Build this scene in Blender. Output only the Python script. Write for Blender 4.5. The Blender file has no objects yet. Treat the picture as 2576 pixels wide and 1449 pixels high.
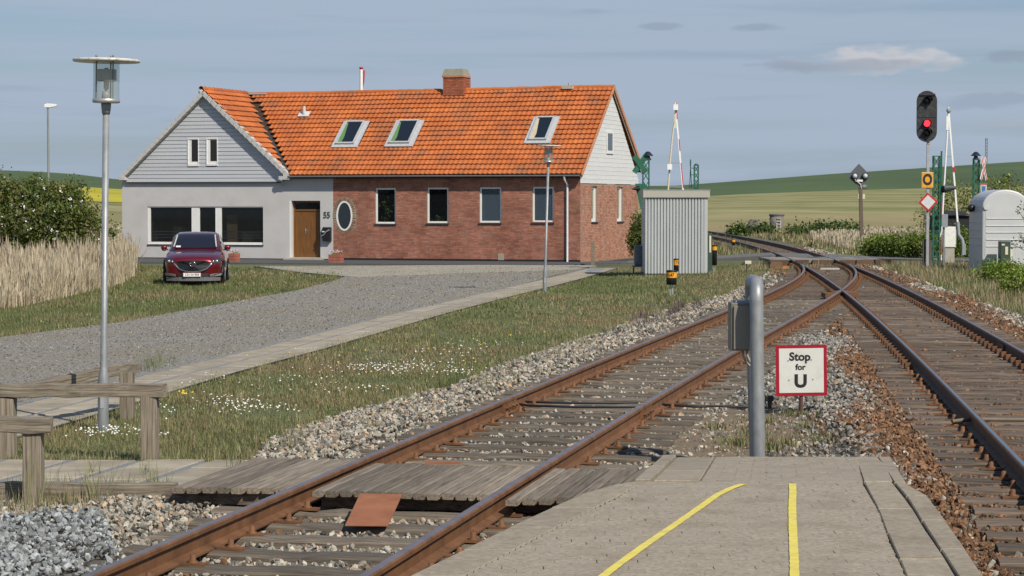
import bpy, bmesh, math, random
import numpy as np
from mathutils import Vector, Matrix, Euler
R = math.radians
random.seed(7); rng = np.random.default_rng(7)
SC = bpy.context.scene
COL = SC.collection

# ---------------------------------------------------------------- camera, world, sun, exposure
F, CX, CY, HY, CZ = 5769.0, 1288.0, 724.5, 501.0, 2.08
PITCH = math.atan((CY - HY) / F)
cd = bpy.data.cameras.new('camera'); cam = bpy.data.objects.new('camera', cd); COL.objects.link(cam)
cam.location = (0, 0, CZ); cam.rotation_euler = (R(90) - PITCH, 0, 0)
cd.sensor_width = 36; cd.lens = 36 * F / 2576; cd.clip_start = .1; cd.clip_end = 6000
SC.camera = cam
SUN_EL, SUN_AZ = 42.0, 34.0      # azimuth: degrees to the right of straight behind the camera
sdir = Vector((math.sin(R(SUN_AZ)) * math.cos(R(SUN_EL)), -math.cos(R(SUN_AZ)) * math.cos(R(SUN_EL)), math.sin(R(SUN_EL))))
sl = bpy.data.lights.new('sun', 'SUN'); sl.energy = 4.7; sl.angle = R(.5); sl.color = (1, .93, .81)
so = bpy.data.objects.new('sun', sl); COL.objects.link(so)
so.rotation_euler = sdir.to_track_quat('Z', 'Y').to_euler()
W = bpy.data.worlds.new('World'); SC.world = W; W.use_nodes = True
SC.view_settings.view_transform = 'Standard'; SC.view_settings.look = 'None'
SC.view_settings.exposure = 0.0; SC.view_settings.gamma = 1; SC.view_settings.use_curve_mapping = False
def world():
    nt = W.node_tree; N = nt.nodes; L = nt.links; N.clear()
    out = N.new('ShaderNodeOutputWorld'); bg = N.new('ShaderNodeBackground'); sky = N.new('ShaderNodeTexSky')
    sky.sky_type = 'NISHITA'; sky.sun_disc = False; sky.sun_elevation = R(SUN_EL)
    sky.sun_rotation = math.atan2(sdir.x, sdir.y); sky.air_density = 1.0; sky.dust_density = 1.2; sky.ozone_density = 2.0
    bg.inputs[1].default_value = .085
    tc = N.new('ShaderNodeTexCoord'); sep = N.new('ShaderNodeSeparateXYZ'); L.new(tc.outputs['Generated'], sep.inputs[0])
    # thin cloud veil: direction mapped to a flat layer overhead
    def streaks(scale, sx, sz, det, lo, hi, seed):
        mp = N.new('ShaderNodeMapping'); mp.inputs['Scale'].default_value = (sx, 1, sz); mp.inputs['Location'].default_value = (seed, seed * .7, seed * .3)
        L.new(tc.outputs['Generated'], mp.inputs[0])
        n = N.new('ShaderNodeTexNoise'); n.inputs['Scale'].default_value = scale; n.inputs['Detail'].default_value = det; n.inputs['Roughness'].default_value = .55
        n.inputs['Distortion'].default_value = .3
        L.new(mp.outputs[0], n.inputs['Vector'])
        mr = N.new('ShaderNodeMapRange'); mr.inputs[1].default_value = lo; mr.inputs[2].default_value = hi; mr.interpolation_type = 'SMOOTHSTEP'; L.new(n.outputs[0], mr.inputs[0]); return mr.outputs[0]
    # overall tone: the veil turns the clear sky into a greyer pale blue
    tone = N.new('ShaderNodeMix'); tone.data_type = 'RGBA'; tone.inputs['Factor'].default_value = .62
    L.new(sky.outputs[0], tone.inputs['A'])
    grad = N.new('ShaderNodeMapRange'); grad.inputs[1].default_value = -.02; grad.inputs[2].default_value = .30; L.new(sep.outputs[2], grad.inputs[0])
    gc = N.new('ShaderNodeValToRGB'); cr = gc.color_ramp; cr.elements[0].color = (4.1, 5.22, 6.55, 1); cr.elements[1].color = (2.65, 4.6, 7.25, 1); cr.elements[1].position = .55; e3 = cr.elements.new(1.0); e3.color = (1.15, 2.5, 5.0, 1)
    L.new(grad.outputs[0], gc.inputs[0]); L.new(gc.outputs[0], tone.inputs['B'])
    m1 = N.new('ShaderNodeMix'); m1.data_type = 'RGBA'; L.new(tone.outputs['Result'], m1.inputs['A']); m1.inputs['B'].default_value = (4.6, 5.52, 6.9, 1)
    f1 = N.new('ShaderNodeMath'); f1.operation = 'MULTIPLY'; fade = N.new('ShaderNodeMapRange'); fade.inputs[1].default_value = .16; fade.inputs[2].default_value = .5; fade.inputs[3].default_value = .85; fade.inputs[4].default_value = .12; L.new(sep.outputs[2], fade.inputs[0]); L.new(fade.outputs[0], f1.inputs[1]); L.new(streaks(3.0, .8, 15, 5, .40, .60, 3.1), f1.inputs[0]); L.new(f1.outputs[0], m1.inputs['Factor'])
    m2 = N.new('ShaderNodeMix'); m2.data_type = 'RGBA'; L.new(m1.outputs['Result'], m2.inputs['A']); m2.inputs['B'].default_value = (3.55, 4.5, 5.9, 1)
    f2 = N.new('ShaderNodeMath'); f2.operation = 'MULTIPLY'; f2.inputs[1].default_value = .5; L.new(streaks(9, .6, 11, 4, .54, .72, 8.3), f2.inputs[0]); L.new(f2.outputs[0], m2.inputs['Factor'])
    # a few small cumulus at the right: placed by direction
    last = m2.outputs['Result']
    for (px, py, wx, wz, amp, colr) in ((2215, 158, .040, .0062, .95, (6.7, 6.75, 7.2, 1)), (2130, 170, .048, .0035, .6, (3.2, 3.8, 4.8, 1)), (1905, 76, .012, .002, .45, (2.9, 3.6, 4.7, 1)),
                                        (1665, 70, .012, .0018, .45, (2.9, 3.6, 4.7, 1)), (2560, 157, .022, .003, .5, (3.1, 3.7, 4.7, 1)), (2540, 316, .016, .002, .6, (4.9, 5.2, 5.9, 1)),
                                        (2490, 262, .03, .004, .35, (2.9, 3.6, 4.6, 1)), (1500, 33, .012, .0016, .3, (2.9, 3.6, 4.7, 1))):
        dx = N.new('ShaderNodeMath'); dx.operation = 'DIVIDE'; L.new(sep.outputs[0], dx.inputs[0]); L.new(sep.outputs[1], dx.inputs[1])
        a = N.new('ShaderNodeMath'); a.operation = 'SUBTRACT'; L.new(dx.outputs[0], a.inputs[0]); a.inputs[1].default_value = (px - CX) / F
        dz = N.new('ShaderNodeMath'); dz.operation = 'SUBTRACT'; L.new(sep.outputs[2], dz.inputs[0]); dz.inputs[1].default_value = (HY - py) / F
        a2 = N.new('ShaderNodeMath'); a2.operation = 'DIVIDE'; L.new(a.outputs[0], a2.inputs[0]); a2.inputs[1].default_value = wx
        b2 = N.new('ShaderNodeMath'); b2.operation = 'DIVIDE'; L.new(dz.outputs[0], b2.inputs[0]); b2.inputs[1].default_value = wz
        a3 = N.new('ShaderNodeMath'); a3.operation = 'POWER'; L.new(a2.outputs[0], a3.inputs[0]); a3.inputs[1].default_value = 2
        b3 = N.new('ShaderNodeMath'); b3.operation = 'POWER'; L.new(b2.outputs[0], b3.inputs[0]); b3.inputs[1].default_value = 2
        s = N.new('ShaderNodeMath'); s.operation = 'ADD'; L.new(a3.outputs[0], s.inputs[0]); L.new(b3.outputs[0], s.inputs[1])
        nz = N.new('ShaderNodeTexNoise'); nz.inputs['Scale'].default_value = 60; nz.inputs['Detail'].default_value = 6
        mp = N.new('ShaderNodeMapping'); mp.inputs['Scale'].default_value = (1, 1, 2.6); L.new(tc.outputs['Generated'], mp.inputs[0]); L.new(mp.outputs[0], nz.inputs['Vector'])
        ns = N.new('ShaderNodeMath'); ns.operation = 'MULTIPLY_ADD'; L.new(nz.outputs[0], ns.inputs[0]); ns.inputs[1].default_value = 3.4; ns.inputs[2].default_value = -1.7
        s2 = N.new('ShaderNodeMath'); s2.operation = 'ADD'; L.new(s.outputs[0], s2.inputs[0]); L.new(ns.outputs[0], s2.inputs[1])
        mr = N.new('ShaderNodeMapRange'); mr.interpolation_type = 'SMOOTHSTEP'; mr.inputs[1].default_value = 1.1; mr.inputs[2].default_value = 0; mr.inputs[3].default_value = 0; mr.inputs[4].default_value = amp; L.new(s2.outputs[0], mr.inputs[0])
        fr = N.new('ShaderNodeMath'); fr.operation = 'GREATER_THAN'; L.new(sep.outputs[1], fr.inputs[0]); fr.inputs[1].default_value = 0
        ff = N.new('ShaderNodeMath'); ff.operation = 'MULTIPLY'; L.new(mr.outputs[0], ff.inputs[0]); L.new(fr.outputs[0], ff.inputs[1])
        mx = N.new('ShaderNodeMix'); mx.data_type = 'RGBA'; L.new(ff.outputs[0], mx.inputs['Factor']); L.new(last, mx.inputs['A']); mx.inputs['B'].default_value = colr
        last = mx.outputs['Result']
    L.new(last, bg.inputs[0]); L.new(bg.outputs[0], out.inputs[0])
world()

# ---------------------------------------------------------------- pixel -> place helpers
def ray(x, y):
    return np.array([x - CX, F * math.cos(PITCH) + (CY - y) * math.sin(PITCH), -F * math.sin(PITCH) + (CY - y) * math.cos(PITCH)])
def sstep(t): t = np.clip(t, 0, 1); return t * t * (3 - 2 * t)
def gh(X, Y):
    X = np.asarray(X, float); Y = np.asarray(Y, float)
    t = (Y - 25 + 2.5 * np.maximum(0, -X) - 8 * np.maximum(0, X - 3)) / 70
    return -.23 - .24 * sstep(t)
def G(x, y, z=None):
    d = ray(x, y); zz = -.25 if z is None else z
    for _ in range(1 if z is not None else 12):
        t = (zz - CZ) / d[2]; P = d * t
        if z is None: zz = float(gh(P[0], P[1]))
    return Vector((P[0], P[1], zz))
def at(x, y, Y):
    d = ray(x, y); t = Y / d[1]; return Vector((d[0] * t, Y, CZ + d[2] * t))
def ppm(Y): return F / Y          # display pixels per metre at depth Y

# ---------------------------------------------------------------- materials
MATS = {}
def mat(name, col, rough=.8, var=.12, scale=8, bump=0, metal=0, spec=.5, stretch=(1, 1, 1), col2=None, isl=0, world=False, col3=None, det=6, bscale=None, rnd=0, trans=0, coat=0, dirt=None):
    if name in MATS: return MATS[name]
    m = bpy.data.materials.new(name); m.use_nodes = True; nt = m.node_tree; N = nt.nodes; L = nt.links
    b = N['Principled BSDF']; b.inputs['Roughness'].default_value = rough; b.inputs['Metallic'].default_value = metal
    b.inputs['Specular IOR Level'].default_value = spec
    if coat: b.inputs['Coat Weight'].default_value = coat; b.inputs['Coat Roughness'].default_value = .03
    if world: src = N.new('ShaderNodeNewGeometry').outputs['Position']
    else:
        src = N.new('ShaderNodeTexCoord').outputs['Object']
        oi = N.new('ShaderNodeObjectInfo'); mm = N.new('ShaderNodeMath'); mm.operation = 'MULTIPLY'; mm.inputs[1].default_value = 37; L.new(oi.outputs['Random'], mm.inputs[0])
        ad = N.new('ShaderNodeVectorMath'); ad.operation = 'ADD'; L.new(src, ad.inputs[0]); L.new(mm.outputs[0], ad.inputs[1]); src = ad.outputs[0]
    mp = N.new('ShaderNodeMapping'); mp.inputs['Scale'].default_value = stretch; L.new(src, mp.inputs[0])
    n = N.new('ShaderNodeTexNoise'); n.inputs['Scale'].default_value = scale; n.inputs['Detail'].default_value = det; n.inputs['Roughness'].default_value = .62
    L.new(mp.outputs[0], n.inputs['Vector'])
    rp = N.new('ShaderNodeValToRGB'); cr = rp.color_ramp
    c = Vector(col); cr.elements[0].position = .3; cr.elements[1].position = .7
    lo = c * (1 - var); hi = Vector(col2) if col2 else c * (1 + var)
    cr.elements[0].color = (*lo, 1); cr.elements[1].color = (*hi, 1)
    if col3: e = cr.elements.new(.5); e.color = (*col3, 1)
    L.new(n.outputs[0], rp.inputs[0]); o = rp.outputs[0]
    if isl or rnd:
        hs = N.new('ShaderNodeHueSaturation'); mr = N.new('ShaderNodeMapRange'); amt = isl or rnd
        mr.inputs[3].default_value = 1 - amt; mr.inputs[4].default_value = 1 + amt
        if isl: L.new(N.new('ShaderNodeNewGeometry').outputs['Random Per Island'], mr.inputs[0])
        else: L.new(N.new('ShaderNodeObjectInfo').outputs['Random'], mr.inputs[0])
        L.new(mr.outputs[0], hs.inputs['Value']); L.new(o, hs.inputs['Color']); o = hs.outputs[0]
    if dirt:
        n2 = N.new('ShaderNodeTexNoise'); n2.inputs['Scale'].default_value = dirt[1]; n2.inputs['Detail'].default_value = 5; L.new(src, n2.inputs['Vector'])
        mr = N.new('ShaderNodeMapRange'); mr.inputs[1].default_value = .5; mr.inputs[2].default_value = .72; mr.inputs[4].default_value = dirt[2]; L.new(n2.outputs[0], mr.inputs[0])
        mx = N.new('ShaderNodeMix'); mx.data_type = 'RGBA'; L.new(mr.outputs[0], mx.inputs['Factor']); L.new(o, mx.inputs['A']); mx.inputs['B'].default_value = (*dirt[0], 1); o = mx.outputs['Result']
    L.new(o, b.inputs['Base Color'])
    if bump:
        nb = n
        if bscale: nb = N.new('ShaderNodeTexNoise'); nb.inputs['Scale'].default_value = bscale; nb.inputs['Detail'].default_value = 5; L.new(mp.outputs[0], nb.inputs['Vector'])
        bp = N.new('ShaderNodeBump'); bp.inputs['Strength'].default_value = 1; bp.inputs['Distance'].default_value = bump
        L.new(nb.outputs[0], bp.inputs['Height']); L.new(bp.outputs[0], b.inputs['Normal'])
    if trans:
        tr = N.new('ShaderNodeBsdfTranslucent'); L.new(o, tr.inputs[0]); ms = N.new('ShaderNodeMixShader'); ms.inputs[0].default_value = trans
        L.new(b.outputs[0], ms.inputs[1]); L.new(tr.outputs[0], ms.inputs[2]); L.new(ms.outputs[0], N['Material Output'].inputs[0])
    MATS[name] = m; return m
def glassmat(name, tint=(.03, .04, .045), clear=.6, rough=.03):
    if name in MATS: return MATS[name]
    m = bpy.data.materials.new(name); m.use_nodes = True; N = m.node_tree.nodes; L = m.node_tree.links
    b = N['Principled BSDF']; b.inputs['Base Color'].default_value = (*tint, 1); b.inputs['Roughness'].default_value = rough
    t = N.new('ShaderNodeBsdfTransparent'); t.inputs[0].default_value = (.9, .93, .92, 1)
    ms = N.new('ShaderNodeMixShader'); ms.inputs[0].default_value = clear; L.new(b.outputs[0], ms.inputs[1]); L.new(t.outputs[0], ms.inputs[2]); L.new(ms.outputs[0], N['Material Output'].inputs[0])
    MATS[name] = m; return m
def emis(name, col, s):
    m = bpy.data.materials.new(name); m.use_nodes = True; b = m.node_tree.nodes['Principled BSDF']
    b.inputs['Base Color'].default_value = (*col, 1); b.inputs['Emission Color'].default_value = (*col, 1); b.inputs['Emission Strength'].default_value = s; return m

# ---------------------------------------------------------------- mesh helpers
class MB:
    def __init__(s): s.v = []; s.f = []; s.m = []; s.s = []
    def add(s, V, Fs, m=0, sm=False):
        o = len(s.v); s.v += [tuple(map(float, v)) for v in V]
        for f in Fs: s.f.append([o + i for i in f]); s.m.append(m); s.s.append(sm)
        return s
    def box(s, x0, x1, y0, y1, z0, z1, m=0):
        return s.add([(x0, y0, z0), (x1, y0, z0), (x1, y1, z0), (x0, y1, z0), (x0, y0, z1), (x1, y0, z1), (x1, y1, z1), (x0, y1, z1)],
                     [(0, 3, 2, 1), (4, 5, 6, 7), (0, 1, 5, 4), (1, 2, 6, 5), (2, 3, 7, 6), (3, 0, 4, 7)], m)
    def cbox(s, c, d, m=0, rot=None):
        V = [Vector((sx * d[0] / 2, sy * d[1] / 2, sz * d[2] / 2)) for sx, sy, sz in ((-1, -1, -1), (1, -1, -1), (1, 1, -1), (-1, 1, -1), (-1, -1, 1), (1, -1, 1), (1, 1, 1), (-1, 1, 1))]
        if rot is not None: V = [rot @ v for v in V]
        return s.add([v + Vector(c) for v in V], [(0, 3, 2, 1), (4, 5, 6, 7), (0, 1, 5, 4), (1, 2, 6, 5), (2, 3, 7, 6), (3, 0, 4, 7)], m)
    def beam(s, a, b, w, h, m=0, up=(0, 0, 1)):
        a = Vector(a); b = Vector(b); d = (b - a).normalized(); up = Vector(up)
        if abs(d.dot(up.normalized())) > .97: up = Vector((0, 1, 0)) if abs(d.y) < .9 else Vector((1, 0, 0))
        r = d.cross(up).normalized(); u = r.cross(d).normalized()
        V = [p + r * (sx * w / 2) + u * (sz * h / 2) for p in (a, b) for sx, sz in ((-1, -1), (1, -1), (1, 1), (-1, 1))]
        return s.add(V, [(3, 2, 1, 0), (4, 5, 6, 7), (0, 1, 5, 4), (1, 2, 6, 5), (2, 3, 7, 6), (3, 0, 4, 7)], m)
    def tube(s, pts, r, n=12, m=0, cap=True, sm=True):
        pts = [Vector(p) for p in pts]; rs = r if isinstance(r, (list, tuple)) else [r] * len(pts); V = []
        prev = None
        for i, p in enumerate(pts):
            d = (pts[min(i + 1, len(pts) - 1)] - pts[max(i - 1, 0)]).normalized()
            if prev is None: ref = Vector((1, 0, 0)) if abs(d.x) < .9 else Vector((0, 1, 0)); a = d.cross(ref).normalized()
            else: a = (prev - d * prev.dot(d)).normalized()
            prev = a; b = d.cross(a)
            V += [p + (a * math.cos(2 * math.pi * k / n) + b * math.sin(2 * math.pi * k / n)) * rs[i] for k in range(n)]
        Fs = [(i * n + k, i * n + (k + 1) % n, (i + 1) * n + (k + 1) % n, (i + 1) * n + k) for i in range(len(pts) - 1) for k in range(n)]
        s.add(V, Fs, m, sm)
        if cap: s.add(V[:n], [tuple(range(n))[::-1]], m); s.add(V[-n:], [tuple(range(n))], m)
        return s
    def lathe(s, prof, n=24, m=0, c=(0, 0, 0), sm=True):
        c = Vector(c); V = [c + Vector((r * math.cos(2 * math.pi * k / n), r * math.sin(2 * math.pi * k / n), z)) for r, z in prof for k in range(n)]
        return s.add(V, [(i * n + k, i * n + (k + 1) % n, (i + 1) * n + (k + 1) % n, (i + 1) * n + k) for i in range(len(prof) - 1) for k in range(n)], m, sm)
    def prism(s, pts, off, m=0):
        off = Vector(off); n = len(pts); V = [Vector(p) for p in pts] + [Vector(p) + off for p in pts]
        return s.add(V, [tuple(range(n))[::-1], tuple(range(n, 2 * n))] + [(i, (i + 1) % n, n + (i + 1) % n, n + i) for i in range(n)], m)
    def sphere(s, c, r, n=12, m=0, sc=(1, 1, 1)):
        c = Vector(c); k = n // 2
        V = [c + Vector((r * sc[0] * math.sin(math.pi * i / k) * math.cos(2 * math.pi * j / n), r * sc[1] * math.sin(math.pi * i / k) * math.sin(2 * math.pi * j / n), r * sc[2] * math.cos(math.pi * i / k))) for i in range(k + 1) for j in range(n)]
        return s.add(V, [(i * n + j, (i + 1) * n + j, (i + 1) * n + (j + 1) % n, i * n + (j + 1) % n) for i in range(k) for j in range(n)], m, True)
    def mesh(s, name):
        me = bpy.data.meshes.new(name); me.from_pydata(s.v, [], s.f); me.update()
        me.polygons.foreach_set('material_index', s.m); me.polygons.foreach_set('use_smooth', s.s)
        return me
    def build(s, name, mats, parent=None, loc=None, rz=0, bevel=0, recalc=True):
        me = s.mesh(name)
        if recalc:
            bm = bmesh.new(); bm.from_mesh(me); bmesh.ops.recalc_face_normals(bm, faces=bm.faces); bm.to_mesh(me); bm.free()
        for m in (mats if isinstance(mats, (list, tuple)) else [mats]): me.materials.append(m)
        return link(name, me, parent, loc, rz, bevel)
def link(name, data, parent=None, loc=None, rz=0, bevel=0):
    o = bpy.data.objects.new(name, data); COL.objects.link(o)
    if parent is not None: o.parent = parent
    if loc is not None: o.location = loc
    if rz: o.rotation_euler.z = rz
    if bevel:
        b = o.modifiers.new('bevel', 'BEVEL'); b.width = bevel; b.segments = 2; b.limit_method = 'ANGLE'; b.angle_limit = R(40)
    return o
def thing(name, label, cat, loc=(0, 0, 0), rz=0, group=None):
    o = bpy.data.objects.new(name, None); COL.objects.link(o); o.location = loc; o.rotation_euler.z = rz; o.empty_display_size = .2
    return tag(o, label, cat, group)
def tag(o, label, cat, group=None):
    o['label'] = label; o['category'] = cat
    if group: o['group'] = group
    return o
def kind(o, k): o['kind'] = k; return o
def batch(name, V, polys, Rm, T, mats, parent=None, smooth=False, k=None):
    V = np.asarray(V, np.float32); n = len(V); N = len(T)
    if N == 0: return None
    P = (np.einsum('nij,vj->nvi', Rm, V) + T[:, None, :]).reshape(-1, 3).astype(np.float32)
    lv = np.concatenate([np.array(p) for p in polys]); lt = np.array([len(p) for p in polys])
    LV = (lv[None, :] + (np.arange(N) * n)[:, None]).ravel().astype(np.int32); LT = np.tile(lt, N).astype(np.int32)
    me = bpy.data.meshes.new(name); me.vertices.add(len(P)); me.vertices.foreach_set('co', P.ravel())
    me.loops.add(len(LV)); me.loops.foreach_set('vertex_index', LV); me.polygons.add(len(LT))
    me.polygons.foreach_set('loop_start', np.concatenate([[0], np.cumsum(LT)[:-1]]).astype(np.int32)); me.polygons.foreach_set('loop_total', LT)
    me.polygons.foreach_set('use_smooth', np.full(len(LT), bool(smooth)))
    me.update(calc_edges=True)
    me.materials.append(mats)
    o = link(name, me, parent)
    if k: kind(o, k)
    return o
def multi(name, sets, mats, parent=None, smooth=False, k=None):
    """several prototypes -> one mesh object: sets = [(V, tris, Rm, T)]"""
    PV = []; PL = []; off = 0; LTs = []
    for V, polys, Rm, T in sets:
        if len(T) == 0: continue
        V = np.asarray(V, np.float32); n = len(V); N = len(T)
        PV.append((np.einsum('nij,vj->nvi', Rm, V) + T[:, None, :]).reshape(-1, 3).astype(np.float32))
        lv = np.concatenate([np.array(p) for p in polys]); lt = np.array([len(p) for p in polys])
        PL.append((lv[None, :] + off + (np.arange(N) * n)[:, None]).ravel()); LTs.append(np.tile(lt, N)); off += n * N
    P = np.concatenate(PV); LV = np.concatenate(PL).astype(np.int32); LT = np.concatenate(LTs).astype(np.int32)
    me = bpy.data.meshes.new(name); me.vertices.add(len(P)); me.vertices.foreach_set('co', P.ravel())
    me.loops.add(len(LV)); me.loops.foreach_set('vertex_index', LV); me.polygons.add(len(LT))
    me.polygons.foreach_set('loop_start', np.concatenate([[0], np.cumsum(LT)[:-1]]).astype(np.int32)); me.polygons.foreach_set('loop_total', LT)
    me.polygons.foreach_set('use_smooth', np.full(len(LT), bool(smooth)))
    me.update(calc_edges=True); me.materials.append(mats)
    o = link(name, me, parent)
    if k: kind(o, k)
    return o
def randrot(N):
    q = rng.normal(size=(N, 4)); q /= np.linalg.norm(q, axis=1)[:, None]; w, x, y, z = q.T
    return np.stack([np.stack([1 - 2 * (y * y + z * z), 2 * (x * y - z * w), 2 * (x * z + y * w)], 1), np.stack([2 * (x * y + z * w), 1 - 2 * (x * x + z * z), 2 * (y * z - x * w)], 1),
                     np.stack([2 * (x * z - y * w), 2 * (y * z + x * w), 1 - 2 * (x * x + y * y)], 1)], 1)
def zrot(N, s=None, lean=0., sz=None):
    a = rng.uniform(0, 2 * np.pi, N); c, si = np.cos(a), np.sin(a); Z = np.zeros(N); O = np.ones(N)
    Rz = np.stack([np.stack([c, -si, Z], 1), np.stack([si, c, Z], 1), np.stack([Z, Z, O], 1)], 1)
    if lean:
        t = rng.normal(0, lean, N); c, si = np.cos(t), np.sin(t)
        Rx = np.stack([np.stack([O, Z, Z], 1), np.stack([Z, c, -si], 1), np.stack([Z, si, c], 1)], 1); Rz = Rz @ Rx
    if s is not None:
        D = np.zeros((N, 3, 3)); D[:, 0, 0] = s; D[:, 1, 1] = s; D[:, 2, 2] = sz if sz is not None else s; Rz = Rz @ D
    return Rz
def inpoly(P, poly):
    x, y = P[:, 0], P[:, 1]; ins = np.zeros(len(P), bool); n = len(poly); j = n - 1
    for i in range(n):
        xi, yi = poly[i][0], poly[i][1]; xj, yj = poly[j][0], poly[j][1]
        ins ^= ((yi > y) != (yj > y)) & (x < (xj - xi) * (y - yi) / (yj - yi + 1e-12) + xi); j = i
    return ins
def sample(poly, dens, ymin=-1e9, ymax=1e9, margin=220):
    """points uniformly in a world polygon, limited to what the photograph could see (plus a margin)"""
    A = np.array([(p[0], p[1]) for p in poly]); x0, y0 = A.min(0); x1, y1 = A.max(0); y0 = max(y0, ymin); y1 = min(y1, ymax)
    if y1 <= y0: return np.zeros((0, 2))
    out = []
    nb = max(1, int((y1 - y0) / 2)); ys = np.linspace(y0, y1, nb + 1)
    for a, b in zip(ys[:-1], ys[1:]):
        xa = max(x0, (-margin - CX) / F * b); xb = min(x1, (2576 + margin - CX) / F * b)
        if xb <= xa: continue
        n = rng.poisson(dens * (b - a) * (xb - xa)); out.append(np.stack([rng.uniform(xa, xb, n), rng.uniform(a, b, n)], 1))
    if not out: return np.zeros((0, 2))
    P = np.concatenate(out); return P[inpoly(P, A)]
def WP(L, z=None): return [G(x, y, z) for x, y in L]
def clump(P, s, seed=0):
    """smooth pseudo-noise 0..1"""
    r = np.random.default_rng(seed); v = np.zeros(len(P))
    for k in range(6):
        a = r.uniform(0, 6.28); f = s * r.uniform(.6, 2.2); v += np.sin((P[:, 0] * math.cos(a) + P[:, 1] * math.sin(a)) * f + r.uniform(0, 6.28))
    return np.clip(v / 7 + .5, 0, 1)
def sheet(name, poly, off, material, step=1.2, zf=None, k='structure', parent=None, solid=0):
    zf = zf or gh
    bm = bmesh.new(); vs = [bm.verts.new((p[0], p[1], 0)) for p in poly]
    f = bm.faces.new(vs); bmesh.ops.triangulate(bm, faces=[f])
    for _ in range(7):
        es = [e for e in bm.edges if e.calc_length() > step * (1 + max(0, (e.verts[0].co.y - 20) / 25))]
        if not es: break
        bmesh.ops.subdivide_edges(bm, edges=es, cuts=1); bmesh.ops.triangulate(bm, faces=[f for f in bm.faces if len(f.verts) > 3])
    co = np.array([v.co[:] for v in bm.verts]); z = zf(co[:, 0], co[:, 1]) + off
    for v, zz in zip(bm.verts, z): v.co.z = zz
    bmesh.ops.recalc_face_normals(bm, faces=bm.faces)
    if sum(f.normal.z for f in bm.faces) < 0: bmesh.ops.reverse_faces(bm, faces=bm.faces)
    me = bpy.data.meshes.new(name); bm.to_mesh(me); bm.free(); me.materials.append(material)
    o = link(name, me, parent)
    if k: kind(o, k)
    if solid: q = o.modifiers.new('thickness', 'SOLIDIFY'); q.thickness = solid; q.offset = -1
    return o
def text(name, body, size, M4, material, parent=None, ext=.001, bold=0, sx=1, align='CENTER'):
    c = bpy.data.curves.new(name, 'FONT'); c.body = body; c.size = size; c.align_x = align; c.align_y = 'CENTER'; c.extrude = ext; c.offset = bold; c.resolution_u = 4
    tmp = bpy.data.objects.new('tmp', c); COL.objects.link(tmp); dg = bpy.context.evaluated_depsgraph_get(); me = bpy.data.meshes.new_from_object(tmp.evaluated_get(dg)); bpy.data.objects.remove(tmp)
    me.materials.clear(); me.materials.append(material); o = bpy.data.objects.new(name, me); COL.objects.link(o)
    if parent is not None: o.parent = parent
    o.matrix_local = M4 @ Matrix.Diagonal((sx, 1, 1, 1)); return o
def face_cam(loc, rz=0):      # text plane standing upright, read from -Y
    return Matrix.Translation(loc) @ Matrix.Rotation(rz, 4, 'Z') @ Matrix.Rotation(R(90), 4, 'X')

# common materials
galv = mat('galvanised_steel', (.29, .30, .305), .48, .18, 14, metal=.35, det=3, stretch=(1, 1, .5))
galv2 = mat('weathered_zinc', (.36, .37, .38), .55, .2, 6, metal=.2)
black_p = mat('black_plastic', (.012, .012, .013), .45, .2, 10)
orange_b = mat('orange_band', (.75, .33, .015), .5, .08, 10)
white_p = mat('white_paint', (.78, .78, .76), .5, .05, 5)
red_p = mat('red_paint', (.45, .02, .02), .5, .1, 8)
dgreen = mat('dark_green_paint', (.018, .115, .065), .5, .25, 6)
cream = mat('cream_plastic', (.6, .56, .42), .6, .08, 6)
grey_p = mat('grey_paint', (.25, .27, .29), .6, .1, 6)
silv = mat('brushed_aluminium', (.5, .5, .5), .4, .1, 6, metal=.6)
conc = mat('concrete', (.36, .33, .28), .9, .14, 5, bump=.002, bscale=90, world=True)
def wood_mat(name, c, c2, rnd=.12, c3=None, rough=.9, along='x'): return mat(name, c, rough, .35, 7, bump=.004, stretch=(.35, 9, 9) if along == 'x' else (9, .35, 9), col2=c2, rnd=rnd, col3=c3, det=8)

# ---------------------------------------------------------------- track geometry (plan view)
MP = np.array([(14, 4.35), (17.57, 4.69), (22.17, 5.26), (27.46, 5.83), (35, 6.64), (40, 7.155), (45, 7.63), (50, 8.09), (55, 8.53), (60, 8.93), (70, 9.75), (80, 10.51), (90, 11.12), (100, 11.5), (110, 11.72), (120, 11.9), (140, 12.09), (150, 12.12), (160, 12.1)])
SP = np.array([(13, -1.52), (16, -.91), (20, -.09), (25, .945), (30, 1.985), (35, 3.045), (40, 4.12), (45, 5.19), (50, 6.27), (55, 7.28), (60, 8.2), (65, 9.0), (70, 9.66), (74, 10.03), (78, 10.35)])
_mp = np.polynomial.Polynomial.fit(MP[:, 0], MP[:, 1], 5); _sp = np.polynomial.Polynomial.fit(SP[:, 0], SP[:, 1], 4)
def mc(Y):
    Y = np.asarray(Y, float); return np.where(Y < 16, _mp(16) + (Y - 16) * _mp.deriv()(16), _mp(np.clip(Y, 16, 160)))
def sc_(Y):
    Y = np.asarray(Y, float); return np.where(Y < 14, _sp(14) + (Y - 14) * _sp.deriv()(14), _sp(np.clip(Y, 14, 77)))
def tang(f, Y): d = (float(f(Y + .2)) - float(f(Y - .2))) / .4; v = Vector((d, 1, 0)); return v.normalized()
def bz(X, Y):
    d = np.minimum(np.abs(X - mc(Y)), np.where(Y < 78, np.abs(X - sc_(Y)), 99))
    return np.maximum(gh(X, Y) + .015, -.205 - np.maximum(0, d - 1.9) * .3)

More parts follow.
